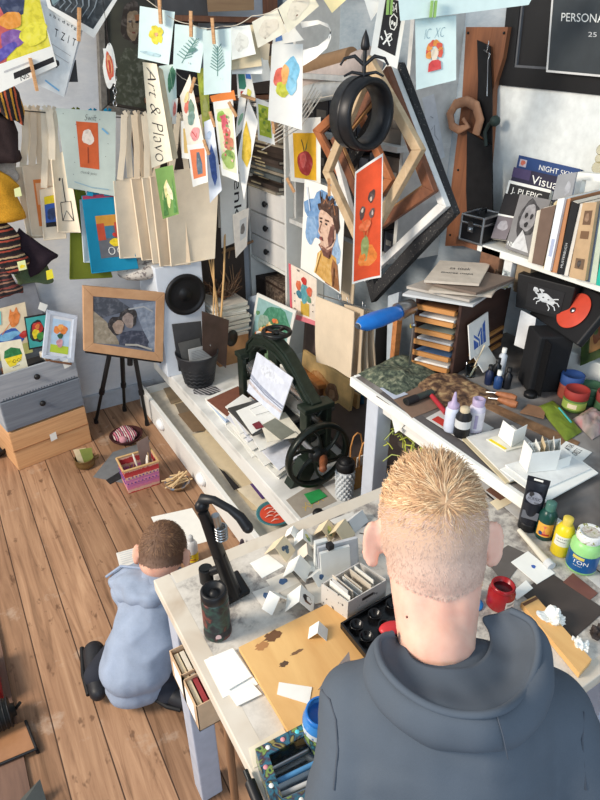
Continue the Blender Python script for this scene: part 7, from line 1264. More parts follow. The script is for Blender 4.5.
for i in (0, 3):
    for k_ in range(9):
        for r_ in range(2):
            a_ = o4[i]; b_ = o4[(i+1) % 4]; ta, tb = tp[i], tp[(i+1) % 4]; f = (k_+.5+.5*(r_ % 2))/9.5; p = lerp(lerp(a_, b_, f), lerp(ta, tb, f), .42+.22*r_); n = (p-cc); n.z = 0; mb.ball(p+n.normalized()*.0008, .0036, M((96, 60, 130)), n=8, k=5)
mb.build('body', t); mb = MB()
for i in range(4): mb.tube([tp[i], tp[(i+1) % 4]], .005, M((196, 160, 110)), 8)
mb.build('rim', t); rg = random.Random(9); g = 'wooden tools in the pink basket'
for i, (f, gq, l, m, lb, w_) in enumerate(((.25, .5, .10, BRN, 'brown wooden handle at the left of the pink basket', .010), (.4, .3, .09, M((120, 76, 52)), 'dark wooden spatula in the pink basket', .014), (.55, .5, .14, M((226, 220, 206)), 'white scraper standing in the pink basket', .016), (.66, .4, .13, M((232, 226, 214)), 'second white scraper in the pink basket', .014), (.86, .6, .12, M((206, 176, 130)), 'pale wooden stick at the right of the pink basket', .005), (.9, .45, .11, M((190, 156, 110)), 'thin wooden ruler at the right of the pink basket', .008), (.35, .7, .08, M((150, 100, 66)), 'short brown stick at the back of the pink basket', .008))):
    p = lerp(lerp(o4[0], o4[1], f), lerp(o4[3], o4[2], f), gq)+UP*.01; dr = Vector((rg.uniform(-.15, .15), rg.uniform(-.12, .12), 1)); mb = MB(); mb.tube([p, p+dr*l*.5, p+dr*l*.85, p+dr*l*1.05], [w_*.6, w_*.7, w_, w_*.6], m, 8, flat=.3); one(mb, 'wooden_tool', lb, 'tool', g)
q = [o4[1]+bn*.5+UP*.02, o4[1]+bn*1.0+UP*.02]; mb = MB(); mb.sheet([lerp(o4[0], o4[1], .62)+bn*.9+UP*.185, o4[1]+bn*.9+UP*.20, o4[1]+bn*.84+UP*.02, lerp(o4[0], o4[1], .66)+bn*.84+UP*.02], M((128, 110, 104)), th=.002); one(mb, 'brown_card', 'grey brown card standing at the back of the pink basket', 'card')
c = az(127, 440, 0); t = thing('woven_bowl', 'shallow dark woven bowl on the floor under the easel', 'bowl', c); mb = MB(); mb.lathe([(0, .003), (.05, .003), (.072, .02), (.08, .035), (.076, .036), (.05, .009), (0, .008)], c, FAB((70, 40, 40), 150, .3), 30); mb.build('bowl', t)
mb = MB()
rg = random.Random(21); KN = STRIPE([(150, 40, 60), (206, 190, 186), (120, 36, 56), (196, 120, 140), (90, 40, 60), (214, 200, 196)], 0, 34)
for i in range(9): a_ = i*.7; mb.ball(c+Vector((.035*math.cos(a_)*(.4+.09*i % .6), .03*math.sin(a_), .030+.004*(i % 3))), (.036, .03, .018), KN, mt=Euler((.2*math.sin(i), .2*math.cos(i), a_)).to_matrix(), n=14, k=8)
one(mb, 'knitted_cloth', 'red and white striped knitting heaped in the woven bowl', 'knitwear')
mb = MB(); mb.ball(c+Vector((-.03, -.055, .045)), .018, FAB((206, 150, 160), 200, .2, bump=.8)); one(mb, 'wool_pompom', 'pink pompom at the front of the woven bowl', 'pompom')
c = az(178, 487, 0); t = thing('wooden_bowl', 'shallow bowl with a blue pattern full of wooden sticks on the floor', 'bowl', c); mb = MB(); mb.lathe([(0, .003), (.03, .003), (.048, .016), (.055, .03), (.051, .031), (.03, .009), (0, .008)], c, MOTTLE([(120, 90, 60), (150, 120, 84), (90, 120, 150)], 40, .6), 28); mb.build('bowl', t)
rg = random.Random(14)
for i in range(16):
    a_ = rg.uniform(-.5, .9); p = c+Vector((rg.uniform(-.02, .02), rg.uniform(-.018, .018), .024+.0022*i)); d_ = Vector((math.cos(a_), math.sin(a_), rg.uniform(-.1, .25)))*rg.uniform(.035, .055); mb = MB(); mb.tube([p-d_, p+d_], .0042, M((222, 192, 146)), 7, flat=.6); one(mb, 'wooden_stick', 'pale wooden stick lying in the shallow bowl on the floor', 'stick', 'wooden sticks in the bowl')
flat('white_paper', 'large white paper on the floor beyond the kneeling child', 'paper', .001, ((151, 517), (192, 508), (212, 540), (168, 552)), WHITE, th=.001)
flat('printed_paper', 'white printed sheet on the floor left of the kneeling child', 'paper', .0015, ((116, 553), (145, 545), (150, 560), (120, 568)), M((222, 220, 214)), [('s', [(.1, .1+.14*i), (.8, .1+.14*i)], .004, GREYW) for i in range(6)], th=.001)
t, c = bottle(193, 560, 0.001, [(0, 0), (.020, 0), (.0225, .003), (.0225, .082), (.015, .096), (.010, .099), (0, .10)], M((206, 206, 206), .35), 'white glue bottle with a yellow label beside the kneeling child', [('cap', [(.0105, .098), (.0105, .116), (.006, .122), (0, .122)], GREYW)]); wrap(t, c, .0225, .008, .046, YEL, [('b', .4, .25, .2, .2, NAVY), ('r', .2, .6, .7, .75, M((206, 120, 60)))], span=1.3)
t, c = bottle(243, 556, 0.001, [(0, 0), (.014, 0), (.016, .003), (.016, .05), (.009, .062), (0, .064)], M((96, 70, 110), .3), 'small purple bottle on the floor behind the lever press', [('cap', [(.0095, .06), (.007, .078), (.004, .084), (0, .084)], M((60, 50, 60), .3))])
c = az(206, 575, .001); mb = MB(); mb.lathe([(0, 0), (.022, 0), (.024, .004), (.024, .05), (.018, .056), (0, .056)], c, M((40, 60, 110), .4), 20); one(mb, 'blue_jar', 'blue jar on the floor close to the kneeling child', 'jar')
# left edge
BZM = M((30, 32, 32), .4, .3)
c = az(0, 452, 0)+Vector((-.02, 0, 0)); mb = MB(); mb.lathe([(.0, .004), (.05, .004), (.075, .03), (.08, .05), (.076, .05), (.05, .01), (0, .01)], c, BLACK, 28); one(mb, 'black_bowl', 'black bowl on the floor at the left edge', 'bowl')
a_ = az(-2, 425, .05); mb = MB(); mb.slab((a_.x-.12, a_.y, 0), (.12, 0, 0), (.0, .10, 0), (0, 0, .12), M((206, 212, 222))); mb.slab((a_.x-.12, a_.y-.001, .09), (.12, 0, 0), (0, .002, 0), (0, 0, .01), M((170, 176, 190))); one(mb, 'white_box', 'white box on the floor at the left edge by the chest', 'box', bevel=.003)
t = thing('floor_machine', 'black and red machine standing on the floor at the left edge', 'machine', az(2, 720, 0)-Vector((.03, 0, 0)))
a_ = az(8, 712, .05); mb = MB(); mt = Matrix.Rotation(R(90), 3, 'Y'); mb.lathe([(0, -.06), (.034, -.06), (.04, -.05), (.04, .03), (.034, .036), (.020, .04), (.018, .05), (0, .05)], a_-Vector((.03, 0, 0)), BZM, 24, mt=mt)
for i in range(8): mb.tube([a_+Vector((-.08+.012*i, 0, 0))+Vector((0, .041*math.cos(t_), .041*math.sin(t_))) for t_ in [k_*.5236 for k_ in range(13)]], .0025, BLACK, 5, cap=False)
mb.tube([a_+Vector((.02, 0, 0)), a_+Vector((.035, -.004, .02))], .005, BZM, 8); mb.build('motor', t)
mb = MB(); p = az(-1, 700, .0); mb.slab((p.x-.06, p.y-.02, 0), (.075, 0, 0), (0, .16, 0), (0, 0, .09), M((170, 36, 42), .4)); mb.build('housing', t, bevel=.006)
q = Q(az, .012, (-20, 735), (26, 722), (37, 750), (-20, 774)); mb = MB(); mb.prism(q, (0, 0, .004), M((150, 108, 76), .3)); 
for i in (1, 2): mb.tube([q[i]+UP*.006, q[(i+1) % 4]+UP*.006], .004, BLACK, 6)
for v in q: mb.tube([v-UP*.012, v], .005, BLACK, 6)
one(mb, 'tray', 'brown tray with a black rim on the floor at the left edge', 'tray')
p = az(2, 600, 0); mb = MB(); q0_, q1_ = az(0, 603, .0), az(40, 790, .0); x_ = (q0_.x+q1_.x)/2-.02; mb.slab((x_-.07, -.2, 0), (.07, 0, 0), (0, 2.3, 0), (0, 0, .012), WOOD((116, 86, 70), (86, 62, 50), (20, 2, 20))); one(mb, 'floor_batten', 'dark wooden batten along the floor at the left edge', 'batten')
mb = MB(); q = [az(14, 806, .0), az(40, 779, .06), az(48, 806, .0)]; c = sum(q, Vector())/3; mb.add([q[0], q[1], q[2], q[0]-FW*.05], [(0, 2, 1), (0, 1, 3), (1, 2, 3), (0, 3, 2)], M((70, 74, 72))); one(mb, 'dark_cloth', 'dark grey cloth corner at the bottom left', 'cloth')
# ================================================================ people
from mathutils.bvhtree import BVHTree
def SKIN(name, c, c2):
    s = NT(name); v = s.coord(); f = s.noise(v, 26, 4); col = s.ramp(f, [(.3, rgb(c2)), (.7, rgb(c))]); s.b.inputs['Subsurface Weight'].default_value = .12; s.b.inputs['Subsurface Radius'].default_value = (.02, .008, .005); s.b.inputs['Subsurface Scale'].default_value = .3
    s.b.inputs['Specular IOR Level'].default_value = .3; return s.done(col, .55)
def capsule(mb, a, b, r1, r2, m=None, k=5):
    a, b = Vector(a), Vector(b); n = max(2, int((b-a).length/(min(r1, r2)*.5))+1)
    for i in range(n+1): t_ = i/n; mb.ball(lerp(a, b, t_), r1*(1-t_)+r2*t_, m, n=14, k=9)
def blend(mb, name, parent, m, voxel=.005, smooth=6, fold=0, fs=9, label=None, post=None):
    o = mb.build(name, parent)
    r = o.modifiers.new('r', 'REMESH'); r.mode = 'VOXEL'; r.voxel_size = voxel; r.use_smooth_shade = True
    s = o.modifiers.new('s', 'SMOOTH'); s.iterations = smooth; s.factor = .5
    bpy.context.view_layer.update(); dg = bpy.context.evaluated_depsgraph_get(); me = bpy.data.meshes.new_from_object(o.evaluated_get(dg)); o.modifiers.clear(); old = o.data; o.data = me; bpy.data.meshes.remove(old)
    me.materials.clear(); me.materials.append(m); me.name = name
    if fold:
        ns = [v.normal.copy() for v in me.vertices]
        for v, n in zip(me.vertices, ns):
            p = v.co; w_ = noise.noise(Vector((p.x*fs, p.y*fs, p.z*fs*.55)))+.5*noise.noise(Vector((p.x*fs*2.3, p.y*fs*2.3, p.z*fs*1.1))+Vector((7, 1, 3))); rid = 1-abs(noise.noise(p*fs*.8+Vector((3, 9, 2))))*2
            v.co = p+n*(fold*(w_*.6+rid*.5))
    if post: post(me)
    for p in me.polygons: p.use_smooth = True
    if label: o['label'] = label
    return o
def hand(mb, wr, d, up, s=1.0, side=1):
    # palm, four unequal bent fingers and a thumb, all rooted in the palm
    d = d.normalized(); lt = d.cross(up).normalized(); up = lt.cross(d)
    pc = wr+d*.032*s; 
    for i in range(4): capsule(mb, wr+lt*(.004*(i-1.5))*s, wr+d*.055*s+lt*(.0125*(i-1.5))*s, .010*s, .0085*s)
    for i, l in enumerate((.045, .052, .048, .036)):
        b = wr+d*.055*s+lt*(.0135*(i-1.5)*side)*s; m_ = b+(d*.9-up*.35)*l*.5*s+lt*.003*(i-1.5)*side*s; e = m_+(d*.6-up*.8)*l*.5*s; capsule(mb, b, m_, .0068*s, .0062*s); capsule(mb, m_, e, .0062*s, .005*s)
    b = wr+d*.018*s-lt*.016*side*s; m_ = b+(d*.7-lt*side*.9)*.024*s; e = m_+(d*1.0-lt*.2*side-up*.3)*.022*s; capsule(mb, b, m_, .0085*s, .0075*s); capsule(mb, m_, e, .0072*s, .0058*s)
def face(t, S, rad, hr, hf, hu, bvh, iris):
    # eyes, brows, mouth set on the face (turned away from the room here)
    for s_ in (-1, 1):
        o = S+hr*(.030*s_)-hu*.012; loc = bvh.ray_cast(o+hf*.2-ORG[t], -hf)[0]
        if loc is None: continue
        c = loc+ORG[t]-hf*.006; mb = MB(); mb.ball(c, .0115, M((236, 232, 228), .3), n=14, k=10); mb.ball(c+hf*.0095, (.0055, .0055, .0055), iris, n=12, k=8); mb.build('eye', t)
        mb = MB(); mb.tube([c+hr*s_*(-.014)+hu*.016+hf*.006, c+hu*.020+hf*.008, c+hr*s_*.016+hu*.015+hf*.002], [.0015, .0025, .0012], M((130, 96, 66)), 6); mb.build('eyebrow', t)
    loc = bvh.ray_cast(S-hu*.068+hf*.2-ORG[t], -hf)[0]
    if loc is not None: c = loc+ORG[t]; mb = MB(); mb.tube([c-hr*.02-hf*.004, c-hr*.007+hf*.001, c+hr*.007+hf*.001, c+hr*.02-hf*.004], [.002, .004, .004, .002], M((186, 100, 96), .4), 8); mb.build('mouth', t)
def head_parts(mb, S, rad, hr, hf, hu, neck, nr):
    mt = Matrix((hr, hf, hu)).transposed(); w_, l_, h_ = rad
    mb.ball(S, (w_, l_, h_), None, mt, 28, 20); mb.ball(S-hu*.035-hf*.018, (w_*.90, l_*.72, h_*.62), None, mt, 24, 16)
    mb.ball(S+hf*.030-hu*.055, (w_*.74, l_*.62, h_*.66), None, mt, 24, 16); mb.ball(S+hf*.056-hu*.088, (w_*.36, l_*.28, h_*.20), None, mt)
    mb.ball(S+hf*.092-hu*.038, (.010, .014, .012), None, mt); capsule(mb, S+hf*.083-hu*.010, S+hf*.094-hu*.034, .008, .010)
    for s_ in (-1, 1): capsule(mb, S+hr*s_*w_*.45-hf*.02-hu*.045, neck+hr*s_*nr*.25, nr*.80, nr*.95)
    capsule(mb, S-hf*.012-hu*.045, neck, nr*1.0, nr*1.12)
    # ears: a rim and a hollow, tilted back
    for s_ in (-1, 1):
        c = S+hr*s_*(w_+.002)+hf*.002-hu*.024; out = (hr*s_*.80-hf*.60).normalized(); al = (hu*.98-hf*.12).normalized()
        pts = [c+al*(.027*math.cos(a))+out*(.008+.014*max(0, math.sin(a*.85+.25)))+hf*(.004*math.sin(a)) for a in [math.pi*k/7-.25 for k in range(9)]]
        for i in range(len(pts)-1): capsule(mb, pts[i], pts[i+1], .0042, .0042)
        for k in range(5): p = c+al*(.022-.011*k)+out*.007; mb.ball(p, (.0085, .0065, .0085), None, n=8, k=6)
        mb.ball(c-al*.026+out*.006, .0065, None, n=10, k=8)
def hair(t, body, S, hr, hf, hu, rad, length, whorl, cols, region, count, capm, seed=1, label=None, buzz=None):
    bvh = BVHTree.FromObject(body, bpy.context.evaluated_depsgraph_get()) if False else BVHTree.FromPolygons([v.co.copy() for v in body.data.vertices], [tuple(p.vertices) for p in body.data.polygons]); O = ORG[t]
    mb = MB(); me = body.data; idx = {}; vs = []; fs = []
    def loc(p): q = p-S; return q.dot(hr)/rad[0], q.dot(hf)/rad[1], q.dot(hu)/rad[2]
    for p in me.polygons:
        a, b, c = loc(p.center+O)
        if (p.center+O-S).length < 1.6*max(rad) and region(a, b, c) > 0 and not (abs(a) > .985 and c < .1):
            f = []
            for i in p.vertices:
                if i not in idx: idx[i] = len(vs); vs.append(me.vertices[i].co+O+me.vertices[i].normal*.0012)
                f.append(idx[i])
            fs.append(f)
    mb.add(vs, fs, capm, True)
    rg = random.Random(seed); wh = whorl.normalized()
    for n in range(count):
        z = rg.uniform(-.9, 1); a = rg.uniform(0, 2*math.pi); rr = math.sqrt(1-z*z); d = hr*(rr*math.cos(a))+hf*(rr*math.sin(a))+hu*z
        q = S+Vector(hr*(d.dot(hr)*rad[0])+hf*(d.dot(hf)*rad[1])+hu*(d.dot(hu)*rad[2])); hit, nrm, fi, ds = bvh.find_nearest(q-O)
        if hit is None: continue
        p = hit+O+nrm*.001; la, lb, lc = loc(p); k = region(la, lb, lc)
        if k <= 0: continue
        if abs(la) > .985 and lc < .1: continue
        l = length(la, lb, lc)*rg.uniform(.7, 1.25); dn = d
        tg = (dn-wh*dn.dot(wh))+hf*.35; tg = tg-nrm*tg.dot(nrm); tg = tg.normalized() if tg.length > .05 else hf
        sw = dn.cross(wh)*.35; flow = tg+sw if lc > -.1 else (tg*.4-hu*.8); flow = flow-nrm*flow.dot(nrm)
        cl = noise.noise(dn*9)*.7
        side0 = dn.cross(flow).normalized()
        dr = (flow.normalized()*.85+nrm*(.20 if l > .012 else .28)+side0*cl*1.3+Vector((rg.uniform(-.2, .2), rg.uniform(-.2, .2), rg.uniform(-.2, .2)))).normalized()
        sd = dr.cross(nrm).normalized()*(.00055 if l > .012 else .00035); mid = p+dr*l*.55; tip = p+dr*l-nrm*l*.16
        mb.add([p-sd, p+sd, mid+sd*.8, mid-sd*.8, tip], [(0, 1, 2, 3), (3, 2, 4)], cols[0 if l <= .0085 else 1+rg.randrange(len(cols)-1)])
    o = mb.build('hair', t, label=label); return o
def CAPM(hu, S, org, lo, hi, z0, z1, name):
    s = NT(name); c = s.n('ShaderNodeTexCoord'); d = s.n('ShaderNodeVectorMath', operation='DOT_PRODUCT'); s.link(c.outputs['Object'], d.inputs[0]); d.inputs[1].default_value = tuple(hu); k0 = (S-org).dot(hu)
    nz = s.noise(c.outputs['Object'], 240, 3); v = s.math('ADD', d.outputs['Value'], s.math('MULTIPLY', s.math('SUBTRACT', nz, .5), .03))
    mr = s.n('ShaderNodeMapRange'); s.link(v, mr.inputs[0]); mr.inputs[1].default_value = k0+z0; mr.inputs[2].default_value = k0+z1
    return s.done(s.ramp(mr.outputs[0], [(0, lo[0]), (.45, lo[1]), (1, hi)]), .7)
# ---------------------------------------------------------------- the older boy at the table
def crease(o, k, sz):
    tx = bpy.data.textures.new('cloth_folds', 'CLOUDS'); tx.noise_scale = sz; tx.noise_depth = 1; d = o.modifiers.new('folds', 'DISPLACE'); d.texture = tx; d.strength = k; d.mid_level = .5; d.texture_coords = 'LOCAL'
def bw(r, f, u): return RT*r+FW*f+UP*u
SK = SKIN('fair_skin', (232, 190, 168), (218, 164, 144)); HOOD = FAB((84, 92, 102), 1100, .07, .85, .2)
S = ad(432, 524, .755); til = R(30); hu = UP*math.cos(til)+FW*math.sin(til); hf = FW*math.cos(til)-UP*math.sin(til); hr = RT.copy(); RAD = (.066, .085, .087)
NB = bw(.160, .462, 1.045); base = bw(.17, .28, 0)
boy = thing('person', 'fair-haired boy in a dark grey hoodie, seen from behind at the work table', 'person', base)
mb = MB(); head_parts(mb, S, RAD, hr, hf, hu, NB, .037)
SHL, SHR = bw(.078, .425, .980), bw(.282, .425, .980); ELL, ELR = bw(.030, .345, .82), bw(.350, .345, .82); WRL, WRR = bw(.095, .545, .805), bw(.275, .545, .805); HIP = bw(.17, .262, .62)
mtb = Matrix((RT, (FW*.9-UP*.43), (UP*.9+FW*.43))).transposed()
for i in range(9): t_ = i/8; mb.ball(lerp(bw(.17, .425, .985), HIP, t_), (.105-.012*math.sin(math.pi*t_), .062, .07), None, mtb, 20, 12)
capsule(mb, NB, bw(.168, .43, .98), .046, .05); capsule(mb, bw(.12, .435, 1.0), SHL, .04, .04); capsule(mb, bw(.22, .435, 1.0), SHR, .04, .04)
for sh, el, wr, sd_ in ((SHL, ELL, WRL, 1), (SHR, ELR, WRR, -1)): capsule(mb, sh, el, .036, .029); capsule(mb, el, wr, .028, .019); hand(mb, wr, (wr-el)*Vector((1, 1, .2)), UP, .95, sd_)
for s_ in (-1, 1): k_ = bw(.17+.055*s_, .285, .34); a_ = bw(.17+.06*s_, .255, .06); capsule(mb, HIP+RT*.055*s_, k_, .062, .044); capsule(mb, k_, a_, .044, .028); capsule(mb, a_-UP*.02, a_+FW*.12-UP*.03, .028, .022)
body = blend(mb, 'body', boy, SK, .004, 5)
bv = BVHTree.FromPolygons([v.co.copy() for v in body.data.vertices], [tuple(p.vertices) for p in body.data.polygons]); face(boy, S, RAD, hr, hf, hu, bv, M((90, 120, 150), .3))
def reg(a, b, c):
    if b > .62 and c < .30: return 0
    lim = -.18 if b > .12 else (-.30 if b > -.2 else -.80+.22*abs(a))
    return 1 if c > lim-.05 else 0
def ln(a, b, c): return .0045 if c < .12 else (.0075 if c < .34 else min(.033, .012+.034*(c-.34)+.003*(b > 0)))
BL = [M((206, 176, 158), .6), M((222, 186, 142), .5), M((206, 166, 124), .5), M((190, 148, 110), .5), M((234, 204, 164), .5), M((176, 136, 102), .5)]
hair(boy, body, S, hr, hf, hu, RAD, ln, hu*.62-hf*.78, BL, reg, 17000, CAPM(hu, S, base, ((226, 184, 164), (200, 168, 150)), (190, 152, 116), -.085, .035, 'short_blond_hair'), 2, 'cropped blond hair, clipped short at the back')
mb = MB(); p = bv.ray_cast(ad(407, 617, .3)-base, ray(407, 617).normalized())[0]
if p is not None: mb.ball(p+base, .0016, M((120, 76, 66)), n=8, k=6); mb.build('mole', boy)
# hoodie
mb = MB()
for i in range(11): t_ = i/10; mb.ball(lerp(bw(.17, .418, .985), bw(.17, .258, .60), t_), (.125+.012*t_, .082+.012*t_, .075), None, mtb, 24, 14)
capsule(mb, bw(.135, .435, 1.0), SHL-UP*.004, .054, .052); capsule(mb, bw(.205, .435, 1.0), SHR-UP*.004, .054, .052)
for sh, el, wr in ((SHL, ELL, WRL), (SHR, ELR, WRR)): capsule(mb, sh-UP*.004, el, .053, .046); capsule(mb, el, lerp(el, wr, .85), .046, .034); capsule(mb, lerp(el, wr, .85), lerp(el, wr, .95), .030, .030)
hd = blend(mb, 'hoodie', boy, HOOD, .006, 6, .017, 8)
hb = BVHTree.FromPolygons([v.co.copy() for v in hd.data.vertices], [tuple(p.vertices) for p in hd.data.polygons])
def seamline(px):
    out = []
    for x, y in px:
        h = hb.ray_cast(CP-base, ray(x, y).normalized())[0]
        if h is not None: out.append(h+base-ray(x, y).normalized()*.0006)
    return out
for px in (((322, 690), (330, 700), (336, 720), (338, 750), (334, 790)), ((588, 690), (584, 712), (582, 740), (586, 790))):
    s_ = seamline(px)
    if len(s_) > 2: mb = MB(); mb.tube(s_, .0012, M((66, 72, 82)), 6); mb.build('seam', hd)
rows = [
 [(407, 640, .712), (405, 648, .71), (412, 662, .705), (430, 670, .70), (455, 672, .695), (478, 666, .693), (488, 652, .695), (491, 640, .698), (488, 628, .705), (478, 616, .715)],
 [(398, 640, .722), (393, 652, .72), (400, 676, .712), (420, 694, .70), (455, 702, .69), (490, 700, .682), (512, 684, .68), (520, 655, .688), (514, 630, .70), (498, 614, .715)],
 [(393, 634, .70), (378, 642, .683), (384, 668, .662), (412, 696, .645), (452, 713, .632), (497, 712, .624), (525, 690, .624), (538, 655, .642), (533, 624, .668), (507, 609, .692)],
 [(386, 634, .698), (367, 645, .679), (370, 676, .656), (400, 708, .636), (446, 730, .620), (503, 735, .611), (537, 706, .614), (549, 660, .637), (544, 626, .666), (513, 608, .694)],
 [(380, 640, .70), (357, 656, .682), (360, 692, .657), (391, 727, .636), (440, 750, .617), (508, 759, .607), (545, 727, .612), (557, 671, .636), (553, 632, .667), (517, 611, .70)],
 [(384, 648, .712), (366, 664, .697), (370, 696, .672), (396, 726, .650), (440, 748, .631), (506, 756, .621), (539, 726, .626), (550, 676, .648), (548, 640, .678), (516, 622, .71)]]
for r_, dl in zip(rows, (.003, .007, .034, .034, .022, -.004)):
    for i in range(10):
        x, y, t_ = r_[i]; h = hb.ray_cast(CP-base, ray(x, y).normalized())[0]
        if h is not None: ts = (h+base-CP).length/ray(x, y).length; r_[i] = (x, y, min(t_, ts-dl) if dl > 0 else ts-dl)
fsz = [(r*10+c, r*10+c+1, (r+1)*10+c+1, (r+1)*10+c) for r in range(5) for c in range(9)]
mb = MB(); mb.add([ad(*p) for r in rows for p in r], fsz, HOOD, True); hoo = mb.build('hood', boy, subd=3)
crease(hoo, .016, .07); so = hoo.modifiers.new('thick', 'SOLIDIFY'); so.thickness = .003; so.offset = 0
mb = MB(); rim = [ad(*p) for p in rows[2]]; sm = []
for i in range(len(rim)-1):
    for k in range(5):
        t_ = k/5; p0, p1, p2, p3 = rim[max(0, i-1)], rim[i], rim[i+1], rim[min(9, i+2)]; sm.append(.5*((2*p1)+(p2-p0)*t_+(2*p0-5*p1+4*p2-p3)*t_**2+(3*p1-p0-3*p2+p3)*t_**3))
mb.tube([p*1.0-ray(450, 680)*.001 for p in sm], .0042, HOOD, 8); mb.build('hood_hem', hoo)
def onhood(x, y, k):
    h = hb.ray_cast(CP-base, ray(x, y).normalized())[0]; return CP+ray(x, y)*(((h+base-CP).length/ray(x, y).length if h is not None else .68)-k)
mb = MB(); mb.tube([ad(rows[2][5][0], rows[2][5][1]+3, rows[2][5][2]-.003), ad(rows[3][5][0], rows[3][5][1], rows[3][5][2]-.002), ad(rows[4][5][0], rows[4][5][1], rows[4][5][2])], .0007, M((70, 76, 86)), 6); mb.build('hood_seam', hoo)
TRS = FAB((46, 50, 62), 900)
mb = MB()
for s_ in (-1, 1): k_ = bw(.17+.055*s_, .285, .34); a_ = bw(.17+.06*s_, .255, .09); capsule(mb, HIP+RT*.05*s_, k_, .085, .060); capsule(mb, k_, a_, .058, .046)
blend(mb, 'trousers', boy, TRS, .009, 5, .006, 10)
for s_ in (-1, 1):
    a_ = bw(.17+.06*s_, .255, .0); mb = MB(); mb.ball(a_+UP*.045, (.038, .038, .042), None); capsule(mb, a_+UP*.034-FW*.015, a_+FW*.13+UP*.030, .036, .030)
    def fl(me):
        for v in me.vertices: v.co.z = max(v.co.z, .001)
    blend(mb, 'shoe', boy, M((40, 40, 44), .5), .006, 4, post=fl)
# ---------------------------------------------------------------- the small child on the floor
CSK = SKIN('child_skin', (224, 176, 152), (206, 150, 128)); CH = FAB((150, 162, 182), 700, .16, .92, .25)
cfd = Vector((.62, .78, 0)).normalized(); crt = Vector((cfd.y, -cfd.x, 0)); S2 = az(163, 548, .395); base2 = Vector((.19, 1.22, 0))
til = R(38); hu2 = UP*math.cos(til)+cfd*math.sin(til); hf2 = cfd*math.cos(til)-UP*math.sin(til); RAD2 = (.066, .080, .080)
kid = thing('person', 'small brown-haired child in a light blue hoodie kneeling on the floor', 'person', base2)
hipc = az(142, 655, .135); chest = az(156, 596, .275); nk = az(163, 574, .315)
mb = MB(); head_parts(mb, S2, RAD2, crt, hf2, hu2, nk, .033)
mtc = (chest-hipc).normalized().to_track_quat('Z', 'Y').to_matrix()
for i in range(8): t_ = i/7; mb.ball(lerp(hipc, chest, t_), (.082-.006*t_, .082-.01*t_, .06), None, n=18, k=12)
shl, shr = chest-crt*.085+UP*.0, chest+crt*.085; ell, elr = shl+cfd*.08-UP*.12, shr+cfd*.08-UP*.12; wl_, wr_ = ell+cfd*.11-UP*.085+crt*.02, elr+cfd*.11-UP*.085-crt*.02
for sh, el, wr, sd_ in ((shl, ell, wl_, 1), (shr, elr, wr_, -1)):
    wr.z = .05; capsule(mb, sh, el, .030, .025); capsule(mb, el, wr, .025, .017); hand(mb, wr, cfd*1.0-UP*.1, UP, .8, sd_)
for s_ in (-1, 1): kn = hipc+cfd*.17+crt*(.07*s_); kn.z = .048; ft = az(96, 676, .05) if s_ < 0 else az(168, 694, .045); capsule(mb, hipc+crt*.045*s_, kn, .052, .04); capsule(mb, kn, ft, .036, .028)
kb = blend(mb, 'body', kid, CSK, .005, 6)
bv2 = BVHTree.FromPolygons([v.co.copy() for v in kb.data.vertices], [tuple(p.vertices) for p in kb.data.polygons]); face(kid, S2, RAD2, crt, hf2, hu2, bv2, M((90, 70, 50), .3))
def reg2(a, b, c):
    if b > .60 and c < .28: return 0
    return 1 if c > (-.22 if b > .0 else -.62+.15*abs(a)) else 0
hair(kid, kb, S2, crt, hf2, hu2, RAD2, lambda a, b, c: .006 if c < -.1 else .013, hu2*.7-hf2*.7, [M((104, 76, 58), .6), M((124, 92, 68), .55), M((96, 68, 50), .55), M((142, 108, 80), .55)], reg2, 6000, CAPM(hu2, S2, base2, ((150, 116, 98), (108, 82, 66)), (100, 72, 54), -.07, .01, 'short_brown_hair'), 5, 'short brown hair')
mb = MB()
for i in range(9): t_ = i/8; mb.ball(lerp(hipc-UP*.005, chest+UP*.004, t_), (.116-.020*t_, .110-.020*t_, .085), None, n=22, k=14)
mb.ball(az(141, 676, .07), (.10, .085, .066), None); capsule(mb, chest-crt*.04+UP*.01, shl, .056, .046); capsule(mb, chest+crt*.04+UP*.01, shr, .056, .046)
for sh, el, wr in ((shl, ell, wl_), (shr, elr, wr_)): capsule(mb, sh, el, .044, .038); capsule(mb, el, lerp(el, wr, .85), .036, .028)
def fl2(me):
    for v in me.vertices: v.co.z = max(v.co.z, .004)
blend(mb, 'hoodie', kid, CH, .0065, 5, .015, 11, post=fl2)
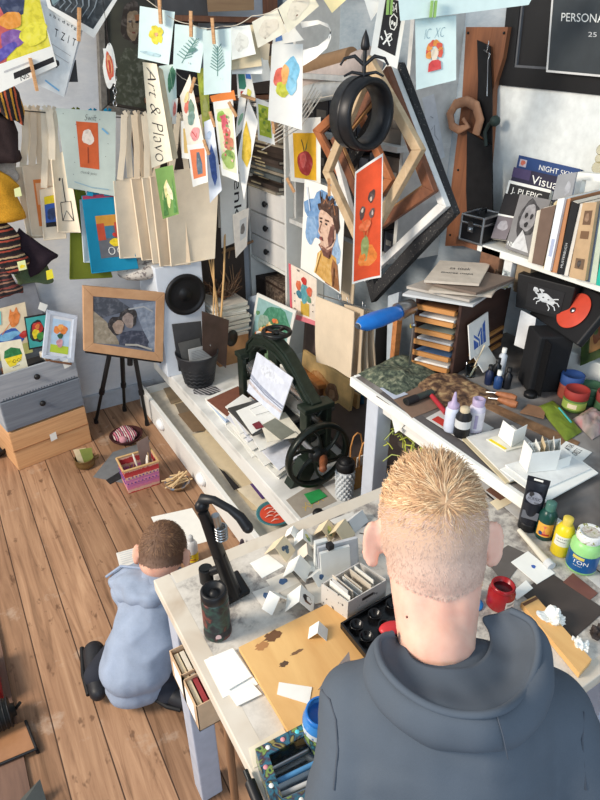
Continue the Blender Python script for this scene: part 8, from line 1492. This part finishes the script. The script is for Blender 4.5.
hr_ = [
 [(182, 573, .325), (176, 565, .335), (160, 562, .34), (142, 562, .34), (128, 564, .335), (118, 570, .325)],
 [(184, 578, .325), (178, 570, .345), (160, 568, .355), (140, 568, .36), (121, 566, .35), (106, 577, .325)],
 [(184, 588, .31), (178, 586, .345), (160, 588, .37), (138, 588, .38), (120, 584, .365), (106, 584, .32)],
 [(182, 600, .28), (174, 604, .31), (158, 609, .33), (136, 611, .335), (118, 603, .32), (110, 592, .29)],
 [(180, 598, .25), (172, 604, .27), (156, 608, .28), (138, 608, .285), (122, 602, .28), (114, 594, .26)]]
hr_ = [[(x, y, z) for x, y, z in r] for r in hr_]
mb = MB(); mb.add([az(*p) for r in hr_ for p in r], [(r*6+c, r*6+c+1, (r+1)*6+c+1, (r+1)*6+c) for r in range(4) for c in range(5)], CH, True); ho = mb.build('hood', kid, subd=3); crease(ho, .022, .05); so = ho.modifiers.new('thick', 'SOLIDIFY'); so.thickness = .010; so.offset = -1
mb = MB(); mb.tube([az(*p) for p in hr_[1]], .004, CH, 8); mb.build('hood_hem', ho)
mb = MB()
for s_ in (-1, 1): kn = hipc+cfd*.17+crt*(.07*s_); kn.z = .058; ft = lerp(kn, az(96, 676, .05) if s_ < 0 else az(168, 694, .045), .97); capsule(mb, hipc+crt*.045*s_-UP*.02, kn, .070, .055); capsule(mb, kn, ft, .048, .040)
blend(mb, 'trousers', kid, FAB((48, 50, 58), 900), .008, 5, .004, 10, post=fl2)
for s_, (p0, p1) in ((-1, ((94, 652), (98, 692))), (1, ((164, 690), (186, 702)))):
    a_, b_ = az(*p0, .045), az(*p1, .04); mb = MB(); capsule(mb, a_, lerp(a_, b_, .6), .034, .032); capsule(mb, lerp(a_, b_, .6), b_, .032, .026); sh_ = blend(mb, 'shoe', kid, M((34, 34, 38), .5), .006, 4, post=fl2)
    mb = MB(); d_ = (b_-a_); sd_ = Vector((-d_.y, d_.x, 0)).normalized(); sd_ = sd_ if sd_.x < 0 else -sd_; mb.tube([a_+sd_*.034-d_*.2, lerp(a_, b_, .5)+sd_*.036, b_+sd_*.026], .007, M((20, 20, 22), .6), 8); mb.build('sole', sh_)
